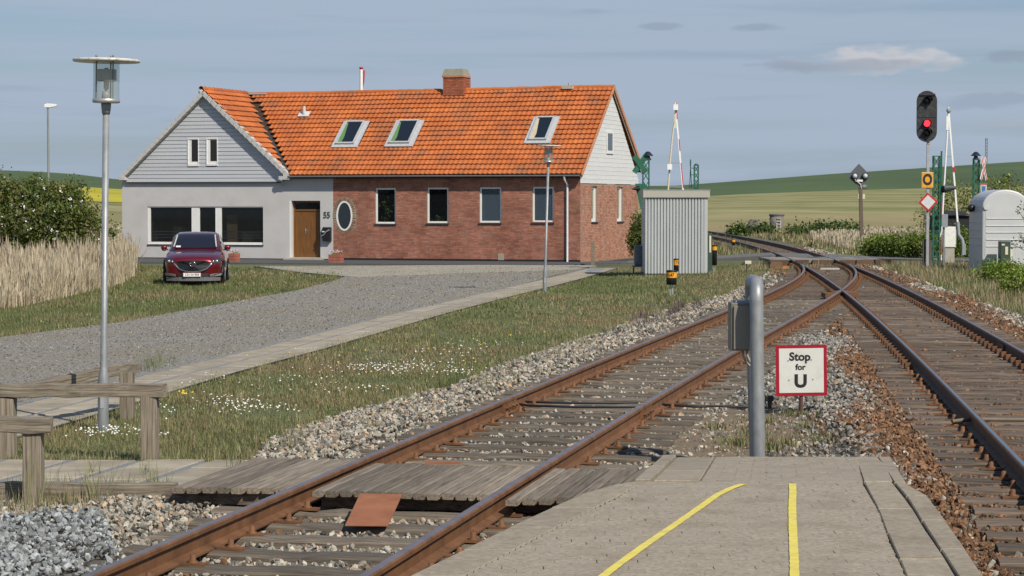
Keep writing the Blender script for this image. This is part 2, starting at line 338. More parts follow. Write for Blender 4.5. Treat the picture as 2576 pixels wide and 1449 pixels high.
# ---------------------------------------------------------------- ground
soil = mat('grassy_soil', (.115, .115, .045), 1, .3, .35, col2=(.13, .15, .05), world=True, bump=.03, bscale=6, det=9)
far_s = mat('dry_field', (.25, .215, .115), 1, .15, .05, col2=(.15, .165, .07), world=True, stretch=(1, .25, 1), det=8)
def ground():
    xs = np.concatenate([np.linspace(-220, -40, 14), np.linspace(-37, 37, 75), np.linspace(40, 220, 14)]); ys = np.concatenate([np.linspace(-60, 8, 12), np.linspace(10, 100, 91), np.linspace(103, 175, 25)])
    X, Y = np.meshgrid(xs, ys); Z = gh(X, Y) - .02; V = np.stack([X.ravel(), Y.ravel(), Z.ravel()], 1); nx = len(xs)
    Fs = [(j * nx + i, j * nx + i + 1, (j + 1) * nx + i + 1, (j + 1) * nx + i) for j in range(len(ys) - 1) for i in range(nx - 1)]
    me = bpy.data.meshes.new('ground'); me.from_pydata(V.tolist(), [], Fs); me.materials.append(soil); kind(link('ground', me), 'structure')
ground()
XT = [-3000, -600, 0, 100, 200, 300, 600, 1600, 1700, 1780, 1900, 2100, 2300, 2450, 2576, 3000, 6000]
HT = [418, 422, 428, 432, 439, 452, 466, 467.5, 467, 461, 452, 437, 424, 414, 406, 396, 380]         # skyline
XF = [-3000, 150, 300, 1640, 1785, 1900, 2100, 2320, 2576, 6000]
TF = [462, 466, 476, 500, 493, 487, 480, 474, 468, 455]                                             # top of the pale field
def far_sheet(name, rows, m, x0, x1, n=150):
    """rows: (depth, function xD -> yD)"""
    xs = np.linspace(x0, x1, n); V = []
    for Yd, fy in rows:
        for x in xs: V.append(at(x, float(fy(x)), Yd))
    Fs = [(j * n + i, j * n + i + 1, (j + 1) * n + i + 1, (j + 1) * n + i) for j in range(len(rows) - 1) for i in range(n - 1)]
    me = bpy.data.meshes.new(name); me.from_pydata([tuple(v) for v in V], [], Fs); me.materials.append(m); me.polygons.foreach_set('use_smooth', [True] * len(Fs)); return kind(link(name, me), 'structure')
def y_base(Yd): return lambda x: HY + F * (CZ + .47) / Yd
def y_mix(s, Yd0=165., dn=0):
    b = HY + F * (CZ + .5) / Yd0
    return lambda x: b + (np.interp(x, XF, TF) + dn - b) * s
crop = mat('far_crop_green', (.05, .085, .022), 1, .2, .02, col2=(.072, .115, .03), world=True, stretch=(1, .3, 1), det=9)
def field_mat():
    m = bpy.data.materials.new('mown_meadow'); m.use_nodes = True; N = m.node_tree.nodes; L = m.node_tree.links; b = N['Principled BSDF']; b.inputs['Roughness'].default_value = 1; b.inputs['Specular IOR Level'].default_value = .1
    pos = N.new('ShaderNodeNewGeometry').outputs['Position']
    def nz(sc, rot, st, det=6):
        mp = N.new('ShaderNodeMapping'); mp.inputs['Scale'].default_value = st; mp.inputs['Rotation'].default_value = (0, 0, rot); mp.vector_type = 'TEXTURE'; L.new(pos, mp.inputs[0]); n = N.new('ShaderNodeTexNoise'); n.inputs['Scale'].default_value = sc; n.inputs['Detail'].default_value = det; L.new(mp.outputs[0], n.inputs['Vector']); return n.outputs[0]
    def ramp(f, lo, hi, a, c):
        mr = N.new('ShaderNodeMapRange'); mr.inputs[1].default_value = lo; mr.inputs[2].default_value = hi; L.new(f, mr.inputs[0]); mx = N.new('ShaderNodeMix'); mx.data_type = 'RGBA'; L.new(mr.outputs[0], mx.inputs['Factor'])
        for k, v in (('A', a), ('B', c)):
            if isinstance(v, tuple): mx.inputs[k].default_value = (*v, 1)
            else: L.new(v, mx.inputs[k])
        return mx.outputs['Result']
    base = ramp(nz(.5, .5, (5, 60, 10), 4), .42, .60, (.155, .175, .06), (.36, .31, .16))
    fine = ramp(nz(.35, 0, (2, 6, 2), 8), .3, .7, (.13, .15, .05), (.35, .30, .155)); mx = N.new('ShaderNodeMix'); mx.data_type = 'RGBA'; mx.inputs['Factor'].default_value = .42; L.new(base, mx.inputs['A']); L.new(fine, mx.inputs['B'])
    sp = N.new('ShaderNodeSeparateXYZ'); L.new(pos, sp.inputs[0]); ad = N.new('ShaderNodeMath'); ad.operation = 'MULTIPLY_ADD'; L.new(nz(.05, 0, (3, 1, 1)), ad.inputs[0]); ad.inputs[1].default_value = 70; L.new(sp.outputs[1], ad.inputs[2])
    o = ramp(ad.outputs[0], 205, 275, (.28, .225, .12), mx.outputs['Result']); L.new(o, b.inputs['Base Color']); return m
pale = field_mat()
if 0: mat('mown_meadow', (.27, .235, .115), 1, .12, .06, col2=(.13, .155, .05), world=True, stretch=(1, .22, 1), det=9, bump=.15, bscale=.6, col3=(.215, .20, .09))
rape = mat('rapeseed_bloom', (.36, .31, .014), 1, .15, .06, col2=(.54, .46, .015), world=True, stretch=(.4, .3, 1), det=6)
rows = [(165, y_mix(0.)), (185, y_mix(.2)), (215, y_mix(.42)), (260, y_mix(.62)), (320, y_mix(.78)), (400, y_mix(.9)), (500, y_mix(1.)), (520, y_mix(1., dn=4))]
far_sheet('field', rows, pale, -2500, 5500)
far_sheet('hill', [(500, y_mix(1, dn=3)), (560, lambda x: .25 * np.interp(x, XT, HT) + .75 * np.interp(x, XF, TF)), (650, lambda x: .5 * np.interp(x, XT, HT) + .5 * np.interp(x, XF, TF)),
                   (760, lambda x: .75 * np.interp(x, XT, HT) + .25 * np.interp(x, XF, TF)), (880, lambda x: .95 * np.interp(x, XT, HT) + .05 * np.interp(x, XF, TF)), (960, lambda x: np.interp(x, XT, HT)), (1100, lambda x: np.interp(x, XT, HT) + 6)], crop, -2900, 5900, 200)
far_sheet('rapeseed_field', [(Yr, (lambda x, q=q: y_mix(q)(x) - 1.2 - np.interp(x, [-1500, 150, 330], [0, 0, 0]))) for Yr, q in ((288, .70), (320, .78), (400, .9), (492, .99))], rape, -1500, 560, 60)

gravel = mat('grey_gravel', (.175, .155, .125), 1, .5, 16, col2=(.44, .405, .345), world=True, bump=.05, bscale=30, det=12, dirt=((.26, .215, .145), .28, .75))
gravel_l = mat('pale_gravel', (.33, .29, .22), 1, .3, 18, col2=(.45, .41, .33), world=True, bump=.02, bscale=30, det=9, dirt=((.17, .15, .07), .9, .5))
asph = mat('asphalt', (.075, .075, .078), .95, .2, 9, world=True, bump=.004, bscale=60)
ball_m = mat('ballast_bed', (.10, .085, .065), 1, .35, 14, col2=(.19, .165, .13), world=True, bump=.04, bscale=25, det=9)
yard = WP([(-700, 890), (0, 853), (300, 815), (600, 760), (740, 735), (850, 706), (880, 692), (700, 678), (640, 672), (1100, 671), (1500, 671), (1400, 692)]) + [Vector((float(np.interp(Y_, [18.5, 23, 25.55, 35.65, 47.7, 65], [-6.9, -5.95, -5.54, -3.98, -2.38, .25])) + .15, Y_, 0)) for Y_ in (60, 54, 47.7, 41, 35.65, 30, 25.55, 23, 20)] + [Vector((-9, 20, 0))]
sheet('gravel_yard', yard, .035, gravel, solid=.1)
sheet('gravel_verge', WP([(650, 673), (1200, 669), (1500, 670), (1440, 681), (1150, 690), (900, 700), (760, 688)]), .042, gravel_l, solid=.1)
BL = [(640, 1165), (680, 1110), (800, 1065), (900, 1035), (1130, 985), (1240, 935), (1450, 860), (1640, 795), (1830, 745), (1880, 715), (1950, 684)]
BR = [(2576, 800), (2450, 757), (2300, 704), (2200, 670), (2130, 647), (2050, 627), (1900, 600), (1790, 577), (1700, 564)]
ball_poly = WP([(-250, 2300), (-250, 1258), (470, 1256)] + BL + [(1945, 655), (1850, 612), (1760, 592), (1680, 578)] + BR[::-1] + [(2950, 960), (3300, 1500), (3300, 2300)])
sheet('ballast_bed', ball_poly, 0, ball_m, .7, zf=bz)
road_poly = WP([(1560, 656), (1790, 651), (1940, 648), (2200, 646), (2440, 650), (3000, 656), (3000, 664), (2440, 658), (2200, 652), (1940, 654), (1790, 657), (1560, 664)])
sheet('road', road_poly, .03, mat('road_grey', (.13, .125, .12), .95, .12, 6, world=True), 2, zf=lambda X, Y: np.maximum(gh(X, Y), -.04 - .07 * np.abs(X - 10.6)))
rm_ = bpy.data.objects['road'].modifiers.new('thick', 'SOLIDIFY'); rm_.thickness = .4; rm_.offset = -1

# ---------------------------------------------------------------- ballast stones (uncountable)
def rock(seed, sub=0, cut=True):
    r = np.random.default_rng(seed); bm = bmesh.new()
    for q in r.normal(size=(15, 3)): q = q / (.55 * np.abs(q).max() + .45 * np.linalg.norm(q)) * r.uniform(.82, 1.0); bm.verts.new(q)
    h = bmesh.ops.convex_hull(bm, input=bm.verts); bmesh.ops.delete(bm, geom=list({v for v in h['geom_interior'] if isinstance(v, bmesh.types.BMVert)}), context='VERTS'); bm.verts.index_update(); bm.verts.ensure_lookup_table()
    sy, sz = r.uniform(.6, .85), r.uniform(.45, .7)
    for v in bm.verts: v.co = Vector((v.co.x * 1.1, v.co.y * sy, v.co.z * sz))
    V = [v.co[:] for v in bm.verts]; Fs = [tuple(w.index for w in f.verts) for f in bm.faces]; bm.free(); return V, Fs
def octa(seed):
    r = np.random.default_rng(seed); V = np.array([(1, 0, 0), (0, 1, 0), (-1, 0, 0), (0, -1, 0), (0, 0, 1), (0, 0, -.6)], float) * r.uniform(.7, 1.2, (6, 1))
    return V.tolist(), [(0, 1, 4), (1, 2, 4), (2, 3, 4), (3, 0, 4), (1, 0, 5), (2, 1, 5), (3, 2, 5), (0, 3, 5)]
gv = mat('gravel_bits', (.15, .14, .12), .95, .3, 30, isl=.7, world=True, col2=(.30, .28, .25))
def loose():
    out = []
    for ya, yb, dn, s0, s1 in ((20, 32, 110, .008, .02), (32, 50, 45, .012, .028), (50, 90, 12, .02, .04)):
        P = sample(yard, dn, ya, yb, 40); N = len(P)
        for k in range(3):
            Q = P[k::3]; out.append((*octa(k + 30), randrot(len(Q)) * rng.uniform(s0 * .8, s1 * .8, len(Q))[:, None, None], np.stack([Q[:, 0], Q[:, 1], gh(Q[:, 0], Q[:, 1]) + .038], 1)))
    multi('loose_gravel', out, gv, k='stuff')
st_beige = mat('stone_beige', (.28, .25, .20), .95, .3, 30, isl=.58, world=True, col2=(.42, .385, .32))
st_grey = mat('stone_grey', (.20, .185, .16), .95, .25, 30, isl=.55, world=True, col2=(.33, .31, .275))
st_blue = mat('stone_fresh', (.22, .23, .23), .9, .25, 25, isl=.5, world=True, col2=(.34, .355, .355))
st_pink = mat('stone_warm', (.36, .24, .15), .95, .2, 30, isl=.45, world=True, col2=(.46, .34, .23))
st_dark = mat('stone_dark', (.07, .07, .06), .95, .25, 30, isl=.5, world=True, col2=(.14, .135, .12))
st_rust = mat('stone_rusty', (.14, .068, .032), .95, .3, 25, isl=.6, world=True, col2=(.25, .135, .07))
hp = .30
PLAT_L = [(-1.9, -3.0), (-1.15, 8.0), (-.475, 10.83), (.134, 12.92), (.417, 13.79), (.629, 14.23), (.756, 14.44)]
def plat_in(P):
    xl = np.interp(P[:, 1], [p[1] for p in PLAT_L] + [18.4], [p[0] for p in PLAT_L] + [1.26]); xr = np.interp(P[:, 1], [-3, 14.3, 14.5, 18.4], [1.2, 2.62, 2.62, 3.1])
    return (P[:, 1] < 18.45) & (P[:, 0] > xl - .03) & (P[:, 0] < xr + .03)
def stones():
    sets = {k: [] for k in ('beige', 'grey', 'blue', 'pink', 'dark', 'rust', 'dust')}
    mm = dict(beige=st_beige, grey=st_grey, blue=st_blue, pink=st_pink, dark=st_dark, rust=st_rust, dust=mat('stone_dusty', (.11, .078, .05), .95, .3, 25, isl=.5, world=True, col2=(.19, .14, .10)))
    for (ya, yb, dens, smin, smax, hi) in ((9, 14.5, 720, .015, .031, 1), (14.5, 19, 720, .015, .031, 1), (19, 25, 560, .016, .033, 1), (25, 38, 250, .022, .037, 0), (38, 60, 95, .03, .048, 0), (60, 110, 16, .05, .075, 0)):
        P = sample(ball_poly, dens, ya, yb, 120 if ya < 25 else 60); P = P[~plat_in(P)]
        dm = P[:, 0] - mc(P[:, 1]); ds = np.where(P[:, 1] < 74, P[:, 0] - sc_(P[:, 1]), -50)
        # fewer stones where the sleepers lie open
        near = (np.abs(ds) < 1.3); nm = (np.abs(dm) < 1.3)
        us = np.abs(((P[:, 1] + .2 * (P[:, 0] - sc_(P[:, 1])) - 9.4) / .63 + .5) % 1 - .5) * .63; um = np.abs(((P[:, 1] + .12 * (P[:, 0] - mc(P[:, 1])) - 11) / .6 + .5) % 1 - .5) * .6
        gapw = .125 if ya < 38 else .10
        keep = rng.random(len(P)) < np.where(near & (P[:, 1] < 51), np.where(us < gapw, .07, .66), np.where(nm & (P[:, 1] < 53), np.where(um < gapw, .08, .62), np.where(nm | near, .45, 1))); P = P[keep]; dm = dm[keep]; ds = ds[keep]
        wd = ((P[:, 0] - 2.25 - .12 * (P[:, 1] - 21.5)) / .85) ** 2 + ((P[:, 1] - 21.6) / 3.1) ** 2 < .6 + clump(P, 2, 9); kp = ~wd | (rng.random(len(P)) < .22); P = P[kp]; dm = dm[kp]; ds = ds[kp]
        ph = (np.abs(ds) < 1.3)
        N = len(P); s = rng.uniform(smin, smax, N) * rng.choice([.7, 1, 1, 1.25], N)
        nz = clump(P, .8, 3); u = rng.random(N)
        pr = sstep((dm + 2.15 + (nz - .5) * 1.3) / .7) * sstep((2.15 - dm + (nz - .5) * .8) / .5)
        isr = u < pr * .95
        grey = (~isr) & (dm > -3.6 + nz) & (dm < 0) & (rng.random(N) < .75)
        blue = (~isr) & (P[:, 0] < -2.55 - .2 * (P[:, 1] - 13.9) + .35 * nz) & (P[:, 1] < 16.0 + .4 * nz)
        v = rng.random(N)
        rs = (~isr) & (np.abs(np.abs(ds) - .72) < .25) & (v < .45)
        cat = np.where(isr | rs, 'rust', np.where(blue, 'blue', np.where(grey, 'grey', 'beige')))
        cat = np.where((cat != 'rust') & (v > .88), 'dark', cat); cat = np.where((cat == 'beige') & (v < .14), 'pink', cat)
        inm = (np.abs(dm) < 1.3); cat = np.where(inm & (cat == 'rust') & (v > .62), 'dust', cat); cat = np.where((cat == 'grey') & (dm > -4.2) & (dm < -2.7) & (P[:, 1] > 19) & (v > .55), 'dark', cat)
        mound = .10 * np.exp(-((dm + 1.95) / .42) ** 2) * (P[:, 1] > 17) * np.clip((40 - P[:, 1]) / 10, 0, 1) + .07 * blue
        edge = .03 * ((ds < -1.5) & (ds > -2.4))
        z = bz(P[:, 0], P[:, 1]) + mound + edge + rng.uniform(-.012, .022, N) + np.where(ph | (np.abs(dm) < 1.3), -.004, 0)
        T = np.stack([P[:, 0], P[:, 1], z], 1); Rm = randrot(N) * s[:, None, None]; tp = rng.integers(0, 8, N)
        for c in sets:
            for k in range(8):
                q = (cat == c) & (tp == k)
                pr_ = rock(k + 11) if hi else octa(k + 5)
                if q.any(): sets[c].append((pr_[0], pr_[1], Rm[q], T[q]))
    for c in sets:
        if sets[c]: multi('ballast_stones', sets[c], mm[c], k='stuff')
stones()
loose()

sheet('dirt_patch', [Vector((2.1 + .12 * (y - 21.5) + .95 * math.cos(a) * (1 + .1 * math.sin(5 * a)), y, 0)) for a in np.linspace(0, 2 * math.pi, 22)[:-1] for y in [21.6 + 3.3 * math.sin(a)]], .012, mat('sandy_dirt', (.15, .105, .065), 1, .3, 20, col2=(.27, .20, .125), world=True, bump=.02, bscale=40), .4, zf=bz)
# ---------------------------------------------------------------- rails and sleepers
rust = mat('rail_rust', (.145, .062, .022), .75, .3, 5, col2=(.20, .09, .036), bump=.002, bscale=60, world=True)
rust_d = mat('rail_rust_dark', (.10, .046, .022), .75, .3, 6, col2=(.14, .066, .032), world=True)
top_r = mat('worn_rail_top', (.20, .15, .135), .36, .15, 5, metal=.5, world=True, col2=(.27, .22, .21))
top_s = mat('shiny_rail_top', (.27, .27, .285), .3, .1, 5, metal=.85, world=True)
PROF = [(-.036, -.012), (-.027, -.002), (-.017, 0), (.017, 0), (.027, -.002), (.036, -.012), (.035, -.036), (.010, -.047), (.008, -.125), (.065, -.143), (.065, -.155), (-.065, -.155), (-.065, -.143), (-.008, -.125), (-.010, -.047), (-.035, -.036)]
def rail(parent, fc, off, y0, y1, mats, xo=None):
    tops = (1, 2, 3) if parent is siding else (2,)
    n = max(2, int((y1 - y0) / .5)); ys = np.linspace(y0, y1, n); V = []; pn = len(PROF); b = MB()
    for i, Y in enumerate(ys):
        t = tang(fc, Y); r = Vector((t.y, -t.x, 0)); o = off if xo is None else off + xo(Y)
        c = Vector((float(fc(Y)), Y, 0)) + r * o
        V += [c + r * px + Vector((0, 0, pz)) for px, pz in PROF]
    Fs = []; ms = []
    for i in range(n - 1):
        for k in range(pn):
            k2 = (k + 1) % pn; Fs.append((i * pn + k, i * pn + k2, (i + 1) * pn + k2, (i + 1) * pn + k)); ms.append(1 if k in tops else 0)
    o = len(b.v); b.v += [tuple(v) for v in V]; b.f += Fs; b.m += ms; b.s += [False] * len(Fs)
    b.f += [list(range(pn)), list(range((n - 1) * pn, n * pn))]; b.m += [0, 0]; b.s += [False, False]
    return b.build('rail', mats, parent)
sl_m = wood_mat('sleeper_grey', (.055, .04, .027), (.22, .18, .135), .3)
sl_b = wood_mat('sleeper_brown', (.06, .042, .029), (.20, .148, .108), .3)
def sleeper_mesh(seed, L=2.6, w=.25):
    r = np.random.default_rng(seed); n = 14; V = []
    for i in range(n + 1):
        x = -L / 2 + L * i / n; dz = r.normal(0, .0045); dy = r.normal(0, .004)
        V += [(x, -w / 2 + dy, -.16), (x, -w / 2 + dy, -.02 + dz), (x, -w / 2 + .022 + dy, dz - .002 + r.normal(0, .002)), (x, r.normal(0, .02), dz + r.normal(0, .003)), (x, w / 2 - .022 + dy, dz - .002 + r.normal(0, .002)), (x, w / 2 + dy, -.02 + dz), (x, w / 2 + dy, -.16)]
    Fs = [(i * 7 + k, (i + 1) * 7 + k, (i + 1) * 7 + k + 1, i * 7 + k + 1) for i in range(n) for k in range(6)] + [tuple(range(7)), tuple(n * 7 + k for k in range(7))[::-1]]
    me = bpy.data.meshes.new('sleeper'); me.from_pydata(V, [], Fs); bm = bmesh.new(); bm.from_mesh(me); bmesh.ops.recalc_face_normals(bm, faces=bm.faces); bm.to_mesh(me); bm.free(); return me
def clip_mesh(full=True):
    b = MB(); b.beam((-.085, 0, .008), (.085, 0, .004), .085, .016); b.beam((-.085, 0, .008), (-.115, 0, .02), .075, .01)
    b.lathe([(.034, .014), (.034, .022), (.02, .026), (.019, .062), (.001, .066)], 8); me = b.mesh('rail_clip'); return me
CLIP = clip_mesh()
CLIP.materials.append(rust)
SLG = [sleeper_mesh(i) for i in range(5)]; SLB = [sleeper_mesh(20 + i) for i in range(5)]
for m in SLG: m.materials.append(sl_m)
for m in SLB: m.materials.append(sl_b)
SZ = -.158
def sleepers(parent, fc, ys, meshes, skip=None, clips_to=0, cl=(0,)):
    for i, Y in enumerate(ys):
        t = tang(fc, Y); ang = math.atan2(-t.x, t.y)
        o = link('sleeper', random.choice(meshes), parent, (float(fc(Y)) + random.uniform(-.04, .04), Y, SZ - random.uniform(0, .006)), ang + random.uniform(-.008, .008))
        if Y < clips_to:
            for sx in (-1, 1):
                for q in (-1, 1):
                    if (sx * .75 + q * .1) in (): continue
                    c = link('rail_clip', CLIP, o, (sx * .752 + q * .135, random.uniform(-.02, .02), .004), (0 if q > 0 else math.pi) + random.uniform(-.12, .12))
siding = thing('railway_track', 'rusty siding track with grey wooden sleepers, crossed by the timber boardwalk', 'railway track')
mainl = thing('railway_track', 'main line with shiny rails and dark brown sleepers right of the platform end', 'railway track')
rail(siding, sc_, -.752, 8, 77.5, [rust, top_r]); rail(siding, sc_, .752, 8, 77.5, [rust, top_r])
rail(mainl, mc, -.752, 8, 150, [rust_d, top_s]); rail(mainl, mc, .752, 8, 150, [rust_d, top_s])
ysd = [y for y in np.arange(9.4, 51, .63) if not (16.5 < y < 17.9)]
sleepers(siding, sc_, ysd, SLG, clips_to=44)
sleepers(mainl, mc, np.arange(11, 53, .6), SLB, clips_to=30)
b = MB()        # long shared sleepers under the points
for Y in np.arange(51.3, 77, .62):
    x0, x1 = min(float(sc_(Y)), float(mc(Y))) - 1.3, max(float(mc(Y)), float(sc_(Y))) + 1.3; t = tang(mc, Y); d = Vector((t.y, -t.x, 0)); c = Vector(((x0 + x1) / 2, Y, SZ - .08))
    b = MB().beam(c - d * (x1 - x0) / 2, c + d * (x1 - x0) / 2, .25, .16); b.build('sleeper', sl_b, mainl)
b = MB()
for Y in np.arange(85, 150, .65): t = tang(mc, Y); d = Vector((t.y, -t.x, 0)); c = Vector((float(mc(Y)), Y, SZ - .08)); b.beam(c - d * 1.3, c + d * 1.3, .25, .16)
kind(b.build('sleeper', sl_b, mainl), 'stuff')
b = MB()        # rail fastenings too far off to pick apart
for fc, offs, ys in ((mc, (-.752, .752), np.arange(30.2, 78, .6)), (sc_, (-.752, .752), np.arange(44.3, 76, .62))):
    for Y in ys:
        t = tang(fc, Y); r = Vector((t.y, -t.x, 0))
        for o_ in offs:
            for q in (-1, 1): c = Vector((float(fc(Y)), Y, 0)) + r * (o_ + q * .12); b.cbox((c.x, c.y, -.12), (.10, .12, .07))
kind(b.build('rail_clip', rust, mainl), 'stuff')
def fish(parent, fc, off, Y, m=rust):
    b = MB(); t = tang(fc, Y); r = Vector((t.y, -t.x, 0)); c = Vector((float(fc(Y)), Y, 0)) + r * off
    for q in (-1, 1): b.beam(c + r * q * .026 - t * .33 + Vector((0, 0, -.085)), c + r * q * .026 + t * .33 + Vector((0, 0, -.085)), .03, .085)
    for k in (-.24, -.1, .1, .24): p = c + t * k + r * .055 + Vector((0, 0, -.085)); b.tube([p - r * .02, p + r * .02], .018, 6)
    b.build('joint_bar', m, parent)
fish(siding, sc_, -.752, 23.8); fish(siding, sc_, .752, 23.4); fish(siding, sc_, -.752, 47.3); fish(mainl, mc, .752, 33.8, rust_d)
# crossing nose block of the points
b = MB(); b.cbox((7.62, 52.6, -.09), (.52, 1.1, .10)); b.cbox((7.2, 51.9, -.09), (.3, .7, .1)); b.build('crossing_frog', rust, mainl)
b = MB(); b.beam(G(1952, 673, -.1), G(1984, 673, -.1), .2, .08); b.build('point_rod', mat('orange_rod', (.42, .17, .05), .7), mainl)

# ---------------------------------------------------------------- timber boardwalk between the rails
deck_m = wood_mat('boardwalk_timber', (.125, .096, .068), (.27, .225, .175), .34, (.195, .158, .118))
deck = thing('boardwalk', 'weathered plank boardwalk laid across the siding rails beside the platform', 'boardwalk')
dtn = tang(sc_, 17.2); dr = Vector((dtn.y, -dtn.x, 0))
def board(x, w, y0, y1, z1=-.022):
    b = MB(); c = Vector((float(sc_(17.2)), 17.2, 0)); ch = .009; hw = w / 2; V = []; q0, q1 = (y0 - 17.2) / dtn.y, (y1 - 17.2) / dtn.y
    for q in (q0, q1): V += [(q, hw - ch, -.045), (q, hw, -.04), (q, hw, -ch), (q, hw - ch, 0), (q, -hw + ch, 0), (q, -hw, -ch), (q, -hw, -.04), (q, -hw + ch, -.045)]
    b.add(V, [(k, (k + 1) % 8, 8 + (k + 1) % 8, 8 + k) for k in range(8)] + [tuple(range(8))[::-1], tuple(range(8, 16))])
    o = b.build('plank', deck_m, deck); M4 = Matrix((dtn, -dr, Vector((0, 0, 1)))).transposed().to_4x4(); M4.translation = c + dr * x + Vector((0, 0, z1)); o.matrix_local = M4
    return o
for k in range(8): board(-.90 - k * .109 + .012, random.uniform(.088, .094), 16.5 + random.uniform(-.02, .02) - .012 * k, 18.34 + random.uniform(-.03, .03), -.03)
xx = -.625
while xx < .60:
    w = random.choice([.1, .1, .1, .1, .055]); board(xx + w / 2, w - .017, 16.38 + random.uniform(-.03, .03), 18.1 + random.uniform(-.03, .03)); xx += w
for k in range(9): board(.885 + k * .11, random.uniform(.088, .095), 16.22 + .05 * k + random.uniform(-.02, .02), 18.05 + .03 * k + random.uniform(-.03, .03), -.028)
b = MB()
for Y in (16.6, 17.2, 17.9): c = Vector((float(sc_(Y)), Y, 0)); b.beam(c - dr * 1.8 + Vector((0, 0, -.12)), c - dr * .84 + Vector((0, 0, -.12)), .12, .09); b.beam(c - dr * .6 + Vector((0, 0, -.12)), c + dr * .6 + Vector((0, 0, -.12)), .12, .09); b.beam(c + dr * .84 + Vector((0, 0, -.12)), c + dr * 1.75 + Vector((0, 0, -.12)), .12, .09)
b.build('bearer', sl_b, deck)
b = MB(); fl = [(x, y, z) for x, y, z in (G(906, 1241, -.012), G(1012, 1243, -.012), G(976, 1322, -.135), G(868, 1321, -.135))]
V = [Vector(p) for p in fl]; V.insert(0, V[0] + Vector((.05, .25, .004))); V.insert(2, V[2] + Vector((.05, .25, .004)))
b.prism([Vector(p) for p in fl], (0, 0, -.006))
tag(b.build('steel_plate', mat('rusty_steel_plate', (.27, .095, .04), .8, .2, 5, col2=(.33, .13, .06), world=True)), 'flat rusty steel plate leaning against the front edge of the boardwalk', 'steel plate')
b = MB(); b.beam(G(1069, 1164, -.06), G(1158, 1164, -.06), .06, .02)
tag(b.build('steel_strip', MATS['rusty_steel_plate']), 'thin rusty steel strip lying behind the far edge of the boardwalk', 'steel strip')

# ---------------------------------------------------------------- platform
pav_m = mat('platform_paver', (.27, .222, .162), .92, .16, 30, col2=(.41, .35, .268), world=True, bump=.0015, bscale=160, isl=0, rnd=.05, dirt=((.19, .145, .095), 3, .5))
pav_s = mat('platform_paver_far', (.27, .222, .162), .92, .16, 30, col2=(.41, .35, .268), world=True, bump=.0015, bscale=160, isl=.06, dirt=((.20, .16, .11), 3, .45))
slab_m = mat('platform_slab', (.27, .222, .16), .92, .16, 22, col2=(.37, .312, .232), world=True, bump=.002, bscale=140, rnd=.07, det=10, dirt=((.17, .135, .09), 2.2, .5))
joint_m = mat('dark_joint', (.10, .085, .062), 1, .3, 30, world=True)
conc_side = mat('platform_side', (.22, .20, .17), .95, .15, 6, world=True)
def pz(Y): return np.where(np.asarray(Y) <= 14.4, hp, hp - (np.asarray(Y) - 14.4) / 3.95 * (hp - .02))
plat = thing('platform', 'paved station platform end with yellow lines and a short ramp down', 'platform'); plat['kind'] = 'structure'; del plat['category']
def xl_out(Y): return float(np.interp(Y, [p[1] for p in PLAT_L] + [14.5, 18.33], [p[0] for p in PLAT_L] + [.78, 1.22]))
def gL(L, z0=hp):   # line from picture points to X(Y)
    P = [G(x, y, float(pz(14) if y > 1216 else hp - (1217 - y) / 62 * .28)) for x, y in L]; P.sort(key=lambda p: p.y); return [p.y for p in P], [p.x for p in P]
k1 = gL([(2155, 1156.7), (2171, 1217.6), (2208.5, 1283), (2239.6, 1367.6), (2280, 1448.8)]); k2 = gL([(2223.4, 1156.7), (2247.5, 1217.6), (2283.4, 1252), (2321, 1317.6), (2350, 1362), (2412, 1448.8)]); k3 = gL([(2250.6, 1155), (2279, 1216.5), (2308, 1217.8), (2347.7, 1258), (2480, 1449)])
def KX(k, Y):
    ys, xs = k
    if Y < ys[0]: return xs[0] + (Y - ys[0]) * .12
    return float(np.interp(Y, ys, xs))
outl = PLAT_L + [(.78, 14.5), (1.22, 18.33), (KX(k3, 18.3) - .02, 18.31), (KX(k3, 14.6) - .02, 14.6), (KX(k3, 14.35) - .02, 14.35), (KX(k3, 13.3) - .02, 13.3), (KX(k3, 10.83) - .02, 10.83), (KX(k3, 6) - .02, 6), (1.3, -3)]
b = MB(); n = len(outl)
b.add([(x, y, float(pz(y)) - .022) for x, y in outl] + [(x, y, -.4) for x, y in outl], [tuple(range(n))] + [(i, (i + 1) % n, n + (i + 1) % n, n + i) for i in range(n)])
o = b.build('platform_bed', [joint_m], plat)
def slab(xa, xb, xc, xd, y0, y1, dz=0, g=.005):      # near-left, near-right, far-right, far-left
    b = MB(); c = .006; zt = [float(pz(y0)) + dz, float(pz(y1)) + dz]
    pts = [(xa + g, y0 + g), (xb - g, y0 + g), (xc - g, y1 - g), (xd + g, y1 - g)]; zz = [zt[0], zt[0], zt[1], zt[1]]
    cx = sum(p[0] for p in pts) / 4; cy = sum(p[1] for p in pts) / 4
    inn = [(p[0] + math.copysign(c, cx - p[0]), p[1] + math.copysign(c, cy - p[1])) for p in pts]
    V = [(*p, z - .05) for p, z in zip(pts, zz)] + [(*p, z - c) for p, z in zip(pts, zz)] + [(*p, z) for p, z in zip(inn, zz)]
    b.add(V, [(i, (i + 1) % 4, 4 + (i + 1) % 4, 4 + i) for i in range(4)] + [(4 + i, 4 + (i + 1) % 4, 8 + (i + 1) % 4, 8 + i) for i in range(4)] + [(8, 9, 10, 11)])
    return b.build('kerb_slab', slab_m, plat)
br = [18.3, 16.4, 14.42, 13.15, 12.2, 11.3, 10.4, 9.4, 8.4, 7.4, 6.4, 5.4]
for y1, y0 in zip(br[:-1], br[1:]):
    j = random.uniform(-.004, .004); slab(KX(k1, y0) + random.uniform(0, .006), KX(k2, y0) - .002, KX(k2, y1) - .002, KX(k1, y1) + random.uniform(0, .006), y0, y1, j)
